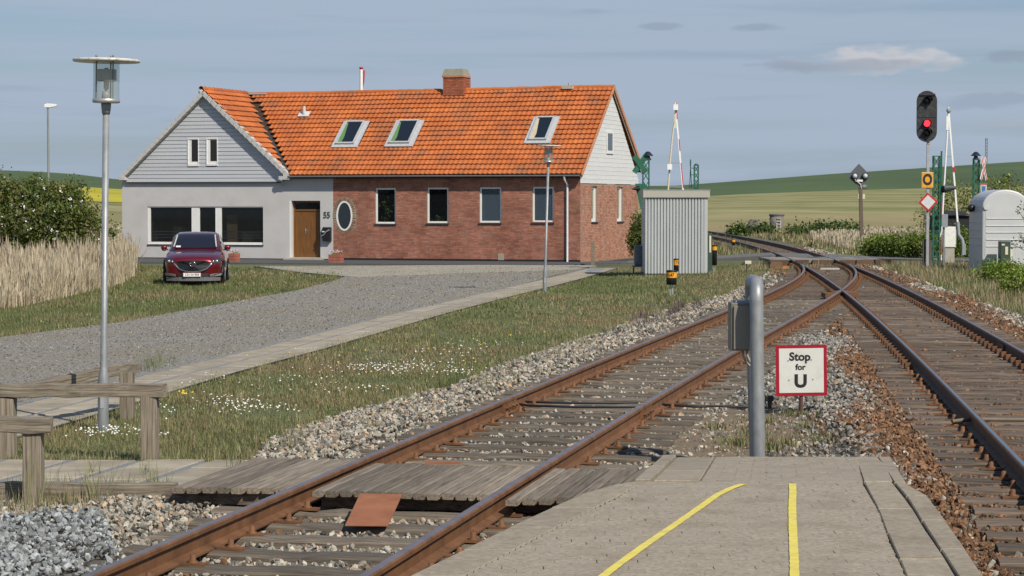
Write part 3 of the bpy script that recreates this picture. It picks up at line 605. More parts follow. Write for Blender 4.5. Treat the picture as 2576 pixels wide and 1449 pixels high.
for y1, y0 in zip([18.3, 14.42, 13.75, 12.7, 11.65, 10.6, 9.6, 8.6, 7.6, 6.6], [14.42, 13.75, 12.7, 11.65, 10.6, 9.6, 8.6, 7.6, 6.6, 5.6]):
    e = .0 if y1 > 14.5 else 0
    slab(KX(k2, y0) + .004, KX(k3, y0 - .001), KX(k3, y1 - .02 if y1 > 14.43 else y1 - .03), KX(k2, y1) + .006, y0, y1, -.004)
# coping along the left edge: near part curves in, far part is a straight kerb
cops = [14.44, 14.23, 13.79, 13.2, 12.4, 11.6, 10.8, 9.9, 9, 8, 7, 6]
for y1, y0 in zip(cops[:-1], cops[1:]):
    a0, a1 = xl_out(y0), xl_out(y1); w0 = .26 if y0 < 13.7 else .26 - (y0 - 13.7) * .12; w1 = .26 if y1 < 13.7 else .26 - (y1 - 13.7) * .2
    slab(a0, a0 + w0, a1 + w1, a1, y0, y1, 0, .004)
for y1, y0 in ((18.3, 16.4), (16.4, 14.5)): a0, a1 = xl_out(y0), xl_out(y1); slab(a0, a0 + .1, a1 + .1, a1, y0, y1, .012, .003)
for y1, y0 in ((18.1, 15.9), (15.9, 14.6)): a0, a1 = xl_out(y0) + .11, xl_out(y1) + .11; slab(a0, a0 + .30, a1 + .30, a1, y0, y1, 0, .004)
PV = [(-.5, -.5, -.03), (.5, -.5, -.03), (.5, .5, -.03), (-.5, .5, -.03), (-.5, -.5, -.0025), (.5, -.5, -.0025), (.5, .5, -.0025), (-.5, .5, -.0025), (-.5, -.5, 0), (.5, -.5, 0), (.5, .5, 0), (-.5, .5, 0)]
PF = [(i, (i + 1) % 4, 4 + (i + 1) % 4, 4 + i) for i in range(4)] + [(4 + i, 4 + (i + 1) % 4, 8 + (i + 1) % 4, 8 + i) for i in range(4)] + [(8, 9, 10, 11)]
pm = bpy.data.meshes.new('paver'); pm.from_pydata(PV, [], PF); pm.materials.append(pav_m)
def pavers():
    items = []
    y = 18.18; k = 0
    while y > 6.5:
        if k == 0: h = .14; w = .143
        else: h = .098; w = .205
        yc = y - h / 2
        xl = xl_out(yc) + (.262 if yc < 13.7 else (.262 - (yc - 13.7) * .2 if yc < 14.45 else .42)); xr = KX(k1, yc) - .003
        x = xl - (0 if k % 2 else w / 2) - .002 * 0
        if yc > 14.45 and k: x += 0
        while x < xr:
            a, c = max(x, xl), min(x + w, xr)
            if c - a > .03: items.append((math.hypot((a + c) / 2, yc), (a + c) / 2, yc, c - a - random.choice([.0008] * 9 + [.003, .008]), h - random.choice([.0006] * 8 + [.0015, .005])))
            x += w
        y -= h; k += 1
    items.sort()
    vis = [t for t in items if HY + F * (CZ - float(pz(t[2]))) / t[2] < 1452]
    near = set(id(t) for t in vis[:300]); rest = [t for t in items if id(t) not in near]
    sl_ = math.atan2(-.28, 3.95)
    def rotm(t): return Euler((random.gauss(0, .003) + (sl_ if t[2] > 14.4 else 0), random.gauss(0, .003), random.gauss(0, .005))).to_matrix()
    for t in vis[:300]:
        o = link('paver', pm, plat); o.matrix_local = Matrix.Translation((t[1], t[2], float(pz(t[2])) - .001 + random.gauss(0, .0006))) @ rotm(t).to_4x4() @ Matrix.Diagonal((t[3], t[4], 1, 1))
    Rm = np.array([np.array(rotm(t)) @ np.diag([t[3], t[4], 1]) for t in rest]); T = np.array([(t[1], t[2], float(pz(t[2])) - .001 + random.gauss(0, .0006)) for t in rest])
    batch('paver', PV, PF, Rm, T, pav_s, plat, k='stuff')
pavers()
yel = mat('yellow_line_paint', (.74, .60, .09), .75, .10, 12, col2=(.80, .66, .13), world=True, dirt=((.45, .38, .2), 14, .5))
def stripe(pts, w):
    P = [G(x, y, hp) for x, y in pts]; b = MB(); V = []; dense = []
    for a, c in zip(P[:-1], P[1:]):
        n = max(2, int((c - a).length / .05))
        dense += [a.lerp(c, i / n) for i in range(n)]
    dense.append(P[-1])
    for i, p in enumerate(dense):
        d = (dense[min(i + 1, len(dense) - 1)] - dense[max(i - 1, 0)]).normalized(); r = Vector((d.y, -d.x, 0)); ww = w * (1 + random.uniform(-.06, .06))
        V += [p - r * ww / 2 + Vector((0, 0, .0045)), p + r * ww / 2 + Vector((0, 0, .0045))]
    b.add(V, [(2 * i, 2 * i + 1, 2 * i + 3, 2 * i + 2) for i in range(len(dense) - 1)]); b.build('painted_line', yel, plat)
stripe([(1869, 1219), (1840, 1229), (1805, 1246), (1749, 1286), (1690, 1327), (1621, 1374), (1543, 1431), (1500, 1465)], .047)
stripe([(1993.5, 1218), (1994.5, 1240), (1993, 1270), (1994, 1320), (1996, 1365), (1998, 1410), (1999, 1470)], .045)

# ---------------------------------------------------------------- concrete footpaths
path_slab = mat('path_slab', (.30, .25, .18), .95, .14, 2.2, col2=(.41, .355, .27), world=True, bump=.002, bscale=120, rnd=.09, dirt=((.22, .19, .13), 4, .6))
strip_g = mat('joint_gravel', (.17, .17, .175), 1, .35, 60, col2=(.32, .32, .325), world=True, bump=.01, bscale=90)
pathl = [(18.5, -6.9), (23, -5.95), (25.55, -5.54), (35.65, -3.98), (47.7, -2.38), (65, .25), (82.6, 2.75)]
def PX(Y): return float(np.interp(Y, [p[0] for p in pathl], [p[1] for p in pathl]))
def pw(Y): return float(np.interp(Y, [18, 23, 30, 84], [1.6, 1.35, 1.1, 1.05]))
fp = thing('footpath', '', 'path'); del fp['category']; del fp['label']; fp['kind'] = 'structure'
bed = [Vector((PX(Y) - .02, Y, 0)) for Y in np.arange(20.9, 83, 1)] + [Vector((PX(Y) + pw(Y) + .02, Y, 0)) for Y in np.arange(82.5, 20.8, -1)]
sheet('joint_gravel', bed, .04, strip_g, .6, k=None, parent=fp)
def pslab(x0, x1, x2, x3, y0, y1, zf=gh, parent=fp, off=.05):
    b = MB(); pts = [(x0, y0), (x1, y0), (x2, y1), (x3, y1)]; cx = sum(p[0] for p in pts) / 4; cy = (y0 + y1) / 2
    j = [random.uniform(-.006, .006) for _ in pts]
    inn = [(p[0] + math.copysign(.01, cx - p[0]), p[1] + math.copysign(.01, cy - p[1])) for p in pts]; zs = [float(zf(p[0], p[1])) + off + q for p, q in zip(pts, j)]
    b.add([(*p, z - .06) for p, z in zip(pts, zs)] + [(*p, z - .008) for p, z in zip(pts, zs)] + [(*p, z) for p, z in zip(inn, zs)],
          [(i, (i + 1) % 4, 4 + (i + 1) % 4, 4 + i) for i in range(4)] + [(4 + i, 4 + (i + 1) % 4, 8 + (i + 1) % 4, 8 + i) for i in range(4)] + [(8, 9, 10, 11)])
    return b.build('path_slab', path_slab, parent)
Y = 21.0
while Y < 82:
    L_ = .8 if Y < 45 else 1.6; g = .006
    for a, c in ((.07, .47), (.53, .99)):
        if Y > 55 and a > .5: a = .49
        w0, w1 = pw(Y), pw(Y + L_); pslab(PX(Y) + a * w0, PX(Y) + c * w0, PX(Y + L_) + c * w1, PX(Y + L_) + a * w1, Y + g, Y + L_ - g, off=.045)
    Y += L_
b = MB()
for Y in np.arange(21, 60, 2.4): b.beam((PX(Y) + .015, Y + .02, float(gh(PX(Y), Y)) + .005), (PX(Y + 2.38) + .015, Y + 2.36, float(gh(PX(Y + 2.4), Y + 2.4)) + .005), .06, .09)
kb = b.build('kerb_edging', mat('kerb_grey', (.22, .215, .21), .95, .2, 8, world=True), fp)
# cross path in front, leading onto the boardwalk
cp = thing('footpath', '', 'path'); del cp['category']; del cp['label']; cp['kind'] = 'structure'
cross = WP([(-220, 1150), (640, 1164), (478, 1243), (-220, 1240)], -.2)
sheet('joint_gravel', cross, .03, strip_g, .5, k=None, parent=cp)
y0c, y1c, ymc = 17.72, 19.98, 18.9
def lx(k, Y): return -3.27 + (k * .60) + .2 * (Y - 19.85)
for k in range(-7, 3):
    for (a, c) in ((y0c, 18.55 + (.12 if k % 2 else 0)), (18.56 + (.12 if k % 2 else 0), 19.35), (19.36, y1c)):
        pslab(lx(k, a) + .045, lx(k + 1, a) - .045, lx(k + 1, c) - .045, lx(k, c) + .045, a, c, parent=cp, off=.038)
wood_g = wood_mat('weathered_timber', (.13, .10, .07), (.33, .28, .215), .12, (.21, .172, .127))
wood_d = wood_mat('dark_timber', (.05, .043, .036), (.13, .11, .09), .1)
def timber(name, a, c, w, h, parent, m=wood_g, bev=.006, seed=0, jit=.004):
    a = Vector(a); c = Vector(c); d = c - a; L_ = d.length; n = max(3, int(L_ / .15)); d.normalize(); up = Vector((0, 0, 1)) if abs(d.z) < .9 else Vector((0, -1, 0)); r = d.cross(up).normalized(); u = r.cross(d)
    rr = np.random.default_rng(seed + int(abs(a.x * 1000))); V = []
    ring = [(-.5, -.46), (-.46, -.5), (.46, -.5), (.5, -.46), (.5, -.1), (.485, 0), (.5, .1), (.5, .46), (.46, .5), (.05, .5), (-.46, .5), (-.5, .46)]
    for i in range(n + 1):
        o = rr.normal(0, jit, 2)
        # mesh runs along local X so that the grain follows the timber
        V += [(L_ * i / n + (rr.normal(0, .003) if i in (0, n) else 0), q[0] * w + o[0] + rr.normal(0, .0012), q[1] * h + o[1] + rr.normal(0, .0012)) for q in ring]
    k = len(ring); Fs = [(i * k + j, i * k + (j + 1) % k, (i + 1) * k + (j + 1) % k, (i + 1) * k + j) for i in range(n) for j in range(k)] + [tuple(range(k))[::-1], tuple(n * k + j for j in range(k))]
    ob = MB().add(V, Fs).build(name, m, parent)
    M3 = Matrix((d, r, u)).transposed().to_4x4(); M3.translation = a - (parent.location if parent is not None else Vector()); ob.matrix_local = M3
    return ob
# timber sill in front of the cross path
gz = -.2
s1 = thing('timber_sill', 'long weathered timber sill edging the cross path beside the ballast', 'timber sill')
pa, pc = G(-240, 1258, -.2), G(441, 1258, -.2); timber('beam', (pa.x, pa.y + .08, -.165), (pc.x, pc.y + .08, -.165), .12, .17, s1, seed=3)
# ---------------------------------------------------------------- low timber barriers
def fence(name_label, beams, posts):
    t = thing('timber_barrier', name_label, 'barrier')
    for a, c, w, h, m in beams: timber('beam', a, c, w, h, t, m)
    for (x, y, zt, w, dp) in posts: timber('post', (x, y, float(gh(x, y)) - .25), (x, y, zt), w, dp, t, wood_g, jit=.002)
    return t
Y1 = 17.05; A = at(-260, 1068, Y1 + .03); Bq = at(131, 1068, Y1 + .03)
fence('nearest low timber barrier, its beam ending on the single post before the cross path', [(A, Bq, .12, .115, wood_g)], [(*at(85, 1200, Y1 + .06)[:2], at(85, 1089, Y1 + .06).z, .137, .14)])
Y2 = 20.15; A = at(-260, 984, Y2 + .6); Bq = at(414, 981, Y2)
fence('middle timber barrier with a long beam in front of the foreground lamp pole', [(A, Bq, .13, .115, wood_g)], [(*at(377, 1100, Y2 + .04)[:2], at(377, 997, Y2 + .04).z, .147, .15), (*at(18, 1100, Y2 + .35)[:2], at(18, 1001, Y2 + .35).z, .15, .15)])
P3a = at(-40, 1000, 22.4); P3b = at(243, 943, 23.9); P3c = at(341, 924, 25.0)
tfar = fence('far timber barrier running at an angle behind the lamp pole beside the slab path', [(P3a, P3b, .12, .115, wood_g), (P3b + Vector((.03, .05, .02)), P3c, .11, .11, wood_d if False else wood_g)], [(*at(320, 1000, 24.1)[:2], at(320, 937, 24.1).z, .14, .14)])
b = MB(); b.cbox(at(7, 972, Y2 + .42), (.19, .1, .055)); b.build('end_block', wood_d, tfar)

# ---------------------------------------------------------------- park lamps
def lamp(loc, H, s=1.0):
    t = thing('park_lamp', 'x', 'lamp', loc)
    hz = H
    b = MB(); b.lathe([(.055, -.3), (.055, .02), (.0545, .50), (.050, .56), (.036, .635), (.033, .66), (.033, hz - .54), (0, hz - .54)], 20); b.build('pole', galv, t)
    b = MB(); b.lathe([(.001, hz - .555), (.040, hz - .555), (.050, hz - .47), (.050, hz - .45), (0, hz - .45)], 20); b.build('neck', grey_p, t)
    b = MB(); b.lathe([(0, hz - .45), (.125, hz - .445), (.136, hz - .44), (.136, hz - .408), (.125, hz - .403), (0, hz - .403)], 32); b.build('lantern_base', silv, t)
    b = MB(); b.lathe([(.130, hz - .404), (.130, hz - .04)], 32); b.build('glass_cylinder', glassmat('lantern_glass', (.42, .47, .45), .78, .06), t)
    b = MB(); b.lathe([(0, hz - .403), (.048, hz - .403), (.040, hz - .33), (.02, hz - .33), (.012, hz - .305), (.026, hz - .305), (.028, hz - .235), (.024, hz - .20), (.028, hz - .13), (.02, hz - .10), (0, hz - .095)], 16); b.build('lamp_holder', mat('bulb_grey', (.33, .32, .29), .4, .1, 5), t)
    b = MB(); b.lathe([(.099, hz - .228), (.099, hz - .112)], 24); b.build('inner_reflector', mat('frosted_band', (.55, .53, .48), .5, .05, 5), t)
    b = MB()
    for a in (75, 200, 320): x, y = .1 * math.cos(R(a)), .1 * math.sin(R(a)); b.tube([(x, y, hz - .405), (x, y, hz - .02)], .0075, 8); b.sphere((x, y, hz + .018), .013, 8)
    b.build('stay_rod', mat('dull_steel', (.22, .22, .19), .5, .1, 5, metal=.4), t)
    b = MB(); b.lathe([(0, hz - .028), (.325, hz - .04), (.332, hz - .034), (.332, hz - .018), (.325, hz - .012), (0, hz)], 48); b.build('disc_shade', mat('aged_white_enamel', (.62, .60, .56), .5, .08, 7, dirt=((.15, .13, .11), 25, .8)), t)
    b = MB(); b.cbox((.0, -.056, .30), (.04, .004, .13)); b.build('pole_door', galv2, t)
    return t
l1 = G(259, 1085); l1.z = float(gh(l1.x, l1.y)); H1 = at(268, 146, l1.y).z - l1.z
L1 = lamp(l1, H1); L1['label'] = 'tall galvanised park lamp with flat disc shade behind the timber barriers'; L1['group'] = 'disc topped park lamps'
L1.rotation_euler.y = R(.95)
l2 = G(1370, 735); H2 = at(1381, 364, l2.y).z - l2.z
def copy_tree(o, parent=None):
    c = o.copy(); COL.objects.link(c)
    if parent is not None: c.parent = parent
    for ch in o.children: copy_tree(ch, c)
    return c
L2 = copy_tree(L1); L2.location = l2; L2.rotation_euler.y = R(1.6); L2['label'] = 'small park lamp on the grass in front of the brick wall and downpipe'
L2.scale = (1, 1, H2 / H1)
# ---------------------------------------------------------------- hoop of galvanised tube with box
Yh = 18.75
t = thing('steel_hoop', 'galvanised steel tube hoop standing upright at the far end of the platform', 'hoop barrier')
p0 = at(1909, 1150, Yh); zt = at(1900, 695, Yh).z; x1_ = at(1903, 760, Yh).x
rr = .056; pts = [(p0.x, Yh, -.35), (x1_, Yh, zt - .20)]
for k in range(7): a = R(90 * k / 6); pts.append((x1_ + .01 * k / 6, Yh + .14 * (1 - math.cos(a)), zt - .20 + (.20 - rr) * math.sin(a)))
for k in range(7): a = R(90 * k / 6); pts.append((x1_ + .01 + .012 * k / 6, Yh + .45 + .14 * math.sin(a), zt - rr - (.20 - rr) * (1 - math.cos(a))))
pts += [(p0.x + .05, Yh + .59, -.35)]
MB().tube(pts, rr, 20).build('tube', galv, t)
bx = thing('electrical_box', 'grey brown metal cabinet fixed to the back left of the galvanised hoop', 'electrical box')
boxm = mat('box_bronze', (.17, .15, .125), .5, .1, 4); A = at(1860, 820, Yh + .3)
b = MB(); b.cbox((A.x, Yh + .3, A.z), (.165, .28, .395)); b.build('housing', boxm, bx, bevel=.006)
b = MB(); b.cbox((A.x + .005, Yh + .148, A.z - .005), (.135, .02, .36)); b.build('door', mat('box_front', (.20, .18, .15), .45, .08, 5), bx, bevel=.004)
b = MB(); b.cbox((A.x + .03, Yh + .33, A.z + .205), (.14, .26, .02)); b.build('lid', mat('box_lid', (.3, .31, .32), .4, .08, 5), bx)
b = MB()
for dx in (0, .035): b.tube([(A.x + .02 + dx, Yh + .22, A.z - .19), (A.x + .022 + dx, Yh + .2, A.z - .24), (A.x + .05 + dx, Yh + .2, A.z - .30), (A.x + .11, Yh + .15, A.z - .35), (A.x + .13, Yh + .1, A.z - .6)], .010, 8)
b.build('cable', mat('cable_beige', (.28, .25, .2), .6), bx)
Ys = 24.2; sp_ = at(2016, 1042, Ys)
t = thing('warning_sign', 'square white sign with red border and black text Stop for U on a short post', 'sign')
b = MB(); b.tube([(sp_.x, Ys + .03, -.3), (sp_.x, Ys + .03, .1)], .021, 10); b.build('post', mat('sign_post_brown', (.10, .05, .035), .7), t)
c1, c2 = at(1952, 868, Ys), at(2080, 996, Ys); cx, cz_ = (c1.x + c2.x) / 2, (c1.z + c2.z) / 2; w2 = (c2.x - c1.x) / 2; tilt = Matrix.Translation((cx, Ys, cz_)) @ Matrix.Rotation(R(-.8), 4, 'Y')
def flat(hw, hh, y, th, m, name, rad=0):
    b = MB(); b.box(-hw, hw, y - th, y, -hh, hh); o = b.build(name, m, t, bevel=rad); o.matrix_local = tilt; return o
flat(w2, w2, .008, .008, mat('sign_red', (.33, .006, .02), .4, .06, 6), 'border'); flat(w2 - .035, w2 - .035, .0, .003, mat('sign_white', (.64, .64, .59), .5, .04, 3, dirt=((.5, .42, .33), 9, .35)), 'panel')
ink = mat('black_lettering', (.015, .016, .02), .5)
for body, px, py, sz, bo, sx in (('Stop', 2012, 898, .120, .0042, 1.02), ('for', 2013.5, 924, .086, .0032, 1.02), ('U', 2014, 960, .185, .0085, 1.04)):
    P = at(px, py, Ys); o = text('lettering', body, sz, Matrix.Translation((P.x, Ys - .0042, P.z)) @ Matrix.Rotation(R(90), 4, 'X'), ink, t, .0006, bo, sx)
b = MB()
for px, py in ((1983, 907), (2041, 905), (1985, 956), (2045, 954)): P = at(px, py, Ys - .003); b.tube([P, P + Vector((0, -.006, 0))], .007, 8)
b.build('bolt', mat('bolt_grey', (.25, .22, .18), .5), t)
# cables crossing the siding
cab = mat('black_cable', (.018, .018, .02), .5)
for k, (pp, lab) in enumerate(((((1290, 1006), (1302, 1010), (1400, 1013), (1500, 1014), (1605, 1012)), 'rear of two black cables lying between the siding rails'), (((1303, 1016), (1330, 1020), (1450, 1024), (1600, 1024)), 'front of two black cables lying between the siding rails'), (((1650, 1016), (1700, 1020), (1760, 1023), (1800, 1021), (1870, 1024), (1925, 1022)), 'black cable running right from the siding rail to the small black post'))):
    P = [G(x, y, -.12) for x, y in pp]; tag(MB().tube(P, .013, 8).build('cable', cab), lab, 'cable')
t = thing('cable_post', 'small black post with a square cap in the ballast behind the hoop', 'cable post')
P = G(1936, 1040, -.2); b = MB(); b.box(P.x - .02, P.x + .02, P.y - .02, P.y + .02, -.3, -.06); b.build('stem', black_p, t); b = MB(); b.box(P.x - .05, P.x + .04, P.y - .04, P.y + .05, -.07, -.01); b.build('cap', black_p, t, bevel=.006)
P = [G(2395, 1060, -.1), G(2430, 1056, -.09), G(2475, 1055, -.09), G(2600, 1056, -.1), G(2700, 1054, -.1)]; tag(MB().tube(P, .02, 8).build('cable', mat('brown_hose', (.16, .12, .08), .7)), 'brown cable conduit lying across the ballast between the main line rails', 'cable')

# ---------------------------------------------------------------- the house
HA = R(-18); HC = G(1460, 661, -.47); HM = Matrix.Translation(HC) @ Matrix.Rotation(HA, 4, 'Z'); HI = HM.inverted()
def hray(x, y):
    d = Vector(ray(x, y)); return HI @ Vector((0, 0, CZ)), (HI.to_3x3() @ d)
def HP(x, y, n, d0):        # local point where the pixel ray meets plane n.p = d0
    o, d = hray(x, y); n = Vector(n); return o + d * ((d0 - n.dot(o)) / n.dot(d))
def HF(x, y, off=0): return HP(x, y, (0, 1, 0), off)
def HG(x, y, off=0): return HP(x, y, (1, 0, 0), off)
house = thing('house', 'long brick house with orange tiled roof and a grey rendered gable wing', 'house', HC); house.rotation_euler.z = HA
XL = HF(307, 500).x; XB = HF(838, 500).x; DEP = 9.0
ZE = HF(1200, 440, -.3).z; ZR = HP(1533, 215, (0, 1, 0), DEP / 2).z - .05
XW = HF(512, 230).x; XV = HF(727, 440).x
GB = -.35      # foundations start below the ground
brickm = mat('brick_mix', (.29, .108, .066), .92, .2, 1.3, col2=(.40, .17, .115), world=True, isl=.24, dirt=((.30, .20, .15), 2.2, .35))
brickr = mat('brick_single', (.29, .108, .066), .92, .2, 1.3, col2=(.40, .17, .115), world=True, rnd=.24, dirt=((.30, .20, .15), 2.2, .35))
brickg = mat('brick_gable_sunlit', (.40, .175, .105), .92, .18, 3.0, col2=(.48, .235, .155), world=True, isl=.25, dirt=((.42, .31, .24), 2.2, .35))  # lighter copy of the front brick: the gable's stronger sun put into the colour
brickgr = mat('brick_gable_sunlit_single', (.40, .175, .105), .92, .18, 3.0, col2=(.48, .235, .155), world=True, rnd=.25, dirt=((.42, .31, .24), 2.2, .35))
mortar = mat('mortar', (.26, .195, .15), .95, .15, 8, world=True)
render_m = mat('grey_render', (.49, .475, .465), .93, .05, .9, world=True, bump=.006, bscale=4, col2=(.545, .53, .525), dirt=((.41, .385, .355), .9, .6))
tar = mat('black_plinth', (.012, .012, .013), .7, .3, 6)
white_f = mat('white_frame', (.74, .73, .70), .5, .05, 4)
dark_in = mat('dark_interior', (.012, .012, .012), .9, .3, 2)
pane_m = glassmat('window_glass', (.012, .014, .016), .62, .02)
pane_c = glassmat('window_glass_clear', (.02, .022, .024), .6, .02)
def wall_cells(x0, x1, z0, z1, holes, y0, y1, axis='x'):
    """solid wall with rectangular openings, as boxes butted end to end"""
    xs = sorted({x0, x1} | {h[0] for h in holes} | {h[1] for h in holes}); b = MB()
    for a, c in zip(xs[:-1], xs[1:]):
        m = (a + c) / 2; cut = sorted((h[2], h[3]) for h in holes if h[0] < m < h[1]); z = z0
        for p, q in cut + [(z1, z1)]:
            if p > z + 1e-4:
                if axis == 'x': b.box(a, c, y0, y1, z, p)
                else: b.box(y0, y1, a, c, z, p)
            z = max(z, q)
    return b
def rectF(x0, x1, y0, y1): a = HF(x0, y0); c = HF(x1, y1); return (a.x, c.x, c.z, a.z)
W_ = [rectF(944, 996, 472.5, 563), rectF(1074, 1128, 471.5, 561.5), rectF(1206, 1260.5, 470.5, 560.5), rectF(1339, 1393, 469.5, 559.5)]
DISP = rectF(371.5, 662, 519.5, 616); DOOR = rectF(733, 806, 505, 648)
fr_z1 = ZE - .02
zpl = HF(1100, 651).z; zplL = HF(500, 648.5).z
OV = HF(866.5, 543); OVR = (abs(HF(886.5, 543).x - HF(846, 543).x) / 2, abs(HF(866, 506).z - HF(866, 581).z) / 2)
wall_cells(XL, XB, GB, fr_z1, [DISP, DOOR], .0, .30).build('rendered_wall', render_m, house)
wall_cells(XB + .001, 0, GB, fr_z1, W_, .006, .30).build('mortar_wall', mortar, house)
b = MB(); b.box(XL - .006, DOOR[0] - .09, -.008, .1, GB, zplL); b.box(DOOR[1] + .03, XB - .0, -.008, .1, GB, zplL); b.box(XB, -.001, -.006, .1, GB, zpl); b.build('plinth', tar, house)
# side wall (gable) and rear
W2 = [(HG(1488, 470).y, HG(1503, 470).y, HG(1495, 558).z, HG(1495, 469).z), (HG(1552.5, 470).y, HG(1567.5, 470).y, HG(1560, 557).z, HG(1560, 469.5).z)]
zsd = HG(1463, 461).z
wall_cells(.301, DEP, GB, zsd - .02, W2, -.30, -.006, axis='y').build('mortar_wall', mortar, house)
b = MB(); b.box(XL, -.31, DEP - .3, DEP, GB, ZE); b.box(XL, XL + .3, .301, DEP - .31, GB, ZE); b.build('rear_wall', render_m, house)
# bricks
BV = np.array([(-.5, 0, -.5), (.5, 0, -.5), (.5, 0, .5), (-.5, 0, .5), (-.5, 1, -.5), (.5, 1, -.5), (.5, 1, .5), (-.5, 1, .5)]); BF = [(0, 1, 2, 3), (0, 4, 5, 1), (1, 5, 6, 2), (2, 6, 7, 3), (3, 7, 4, 0)]
bme = bpy.data.meshes.new('brick'); bme.from_pydata(BV.tolist(), [], BF); bme.materials.append(brickr)
bmg = bpy.data.meshes.new('brick'); bmg.from_pydata(BV.tolist(), [], BF); bmg.materials.append(brickgr)
def bricks(x0, x1, z0, z1, holes, ell=None):
    out = []; ch = .0665; k = 0; z = z0
    while z < z1 - .02:
        h = min(ch - .011, z1 - z); x = x0 - random.uniform(0, .24); j = 0
        while x < x1:
            w = .24 if (k % 4 != 1) else .12
            a, c = max(x, x0), min(x + w, x1); segs = [(a, c)]
            for H in holes:
                if H[2] < z + h * .6 and H[3] > z + h * .4:
                    ns = []
                    for s0, s1 in segs:
                        if s1 <= H[0] or s0 >= H[1]: ns.append((s0, s1))
                        else:
                            if s0 < H[0]: ns.append((s0, H[0]))
                            if s1 > H[1]: ns.append((H[1], s1))
                    segs = ns
            for s0, s1 in segs:
                if ell is not None:
                    m = ((s0 + s1) / 2 - ell[0]) / (ell[2] + .03), (z + h / 2 - ell[1]) / (ell[3] + .03)
                    if m[0] ** 2 + m[1] ** 2 < 1: continue
                if s1 - s0 > .03: out.append(((s0 + s1) / 2, z + h / 2, s1 - s0 - .007, h, random.gauss(0, .0016)))
            x += w
        z += ch; k += 1
    return out
lint = [(w[0] - .04, w[1] + .04, w[3], w[3] + .235) for w in W_]; airv = rectF(1252.5, 1268.5, 637.5, 655)
OB = (OV.x, OV.z, OVR[0] + .15, OVR[1] + .15)
fb = bricks(XB + .002, -.001, zpl + .004, fr_z1 - .01, W_ + lint + [airv], OB)
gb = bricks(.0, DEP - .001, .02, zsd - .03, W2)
for w in lint:       # soldier courses over the windows
    x = w[0]
    while x < w[1] - .05: fb.append((x + .033, (w[2] + w[3]) / 2, .054, .225, random.gauss(0, .0016))); x += .0665
allb = [(math.hypot(*(HM @ Vector((q[0], 0, q[1]))).xy), 0, q) for q in fb] + [(math.hypot(*(HM @ Vector((0, q[0], q[1]))).xy), 1, q) for q in gb]
allb.sort(key=lambda t: t[0]); d_ = .05
for _, side, q in allb[:300]:
    if side == 0: Mx = Matrix.Translation((q[0], q[4], q[1])) @ Matrix.Diagonal((q[2], d_, q[3], 1))
    else: Mx = Matrix.Translation((-q[4], q[0], q[1])) @ Matrix.Rotation(R(90), 4, 'Z') @ Matrix.Diagonal((q[2], d_, q[3], 1))
    link('brick', bmg if side else bme, house).matrix_local = Mx
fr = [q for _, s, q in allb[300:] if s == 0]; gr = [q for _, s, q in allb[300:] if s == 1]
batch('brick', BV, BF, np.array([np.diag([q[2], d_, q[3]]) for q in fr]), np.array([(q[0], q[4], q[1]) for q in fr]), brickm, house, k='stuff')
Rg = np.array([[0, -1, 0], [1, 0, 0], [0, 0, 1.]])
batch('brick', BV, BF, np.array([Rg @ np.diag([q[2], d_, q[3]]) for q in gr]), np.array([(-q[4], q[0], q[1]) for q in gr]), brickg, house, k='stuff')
# ring of bricks round the oval window
Rm = []; T = []; n = 44
for i in range(n):
    a = 2 * math.pi * i / n; r0, r1 = OVR[0] + .075, OVR[1] + .075; p = Vector((OV.x + r0 * math.cos(a), -.012, OV.z + r1 * math.sin(a))); nn = math.atan2(r0 * math.sin(a), r1 * math.cos(a))
    rm = Matrix.Rotation(-nn, 3, 'Y') @ Matrix.Diagonal((.15, .05, .058)); Rm.append(np.array(rm)); T.append(tuple(p))
brm = bpy.data.meshes.new('brick'); brm.from_pydata(BV.tolist(), [], BF); brm.materials.append(mat('ring_brick', (.17, .10, .06), .92, .2, 3, world=True, rnd=.35, col2=(.25, .16, .10)))
for i in range(n):
    o = link('brick', brm, house); M3 = Matrix(Rm[i].tolist()).to_4x4(); M3.translation = T[i]; o.matrix_local = M3
def ring(cx, cz, r0x, r0z, r1x, r1z, y0, y1, n=48):
    b = MB(); V = []
    for i in range(n):
        a = 2 * math.pi * i / n; c, s = math.cos(a), math.sin(a)
        V += [(cx + r0x * c, y0, cz + r0z * s), (cx + r1x * c, y0, cz + r1z * s), (cx + r1x * c, y1, cz + r1z * s), (cx + r0x * c, y1, cz + r0z * s)]
    b.add(V, [(4 * i + k, 4 * i + (k + 1) % 4, 4 * ((i + 1) % n) + (k + 1) % 4, 4 * ((i + 1) % n) + k) for i in range(n) for k in range(4)]); return b
def disc(cx, cz, rx, rz, y, n=48): b = MB(); b.add([(cx + rx * math.cos(2 * math.pi * i / n), y, cz + rz * math.sin(2 * math.pi * i / n)) for i in range(n)], [tuple(range(n))]); return b
ring(OV.x, OV.z, OVR[0] + .002, OVR[1] + .002, OVR[0] + .16, OVR[1] + .16, -.001, .004).build('ring_mortar', mat('ring_joint', (.42, .34, .25), .95), house)
wo = ring(OV.x, OV.z, OVR[0] - .07, OVR[1] - .07, OVR[0], OVR[1], -.018, .011).build('oval_window', white_f, house)
disc(OV.x, OV.z, OVR[0] - .07, OVR[1] - .07, .0).build('pane', glassmat('oval_pane', (.03, .04, .05), .02, .12), wo)
b = MB(); b.box(airv[0] + .01, airv[1] - .01, -.02, .02, airv[2] + .01, airv[3] - .01); b.build('air_vent', mat('beige_vent', (.34, .29, .22), .8, .1, 9), house)
leaf_in = mat('houseplant_leaf', (.14, .27, .04), .6, .3, 12, col2=(.26, .40, .09), isl=.4, trans=.3); leafdry = mat('pale_leaf', (.30, .33, .14), .6, .3, 12, isl=.3)
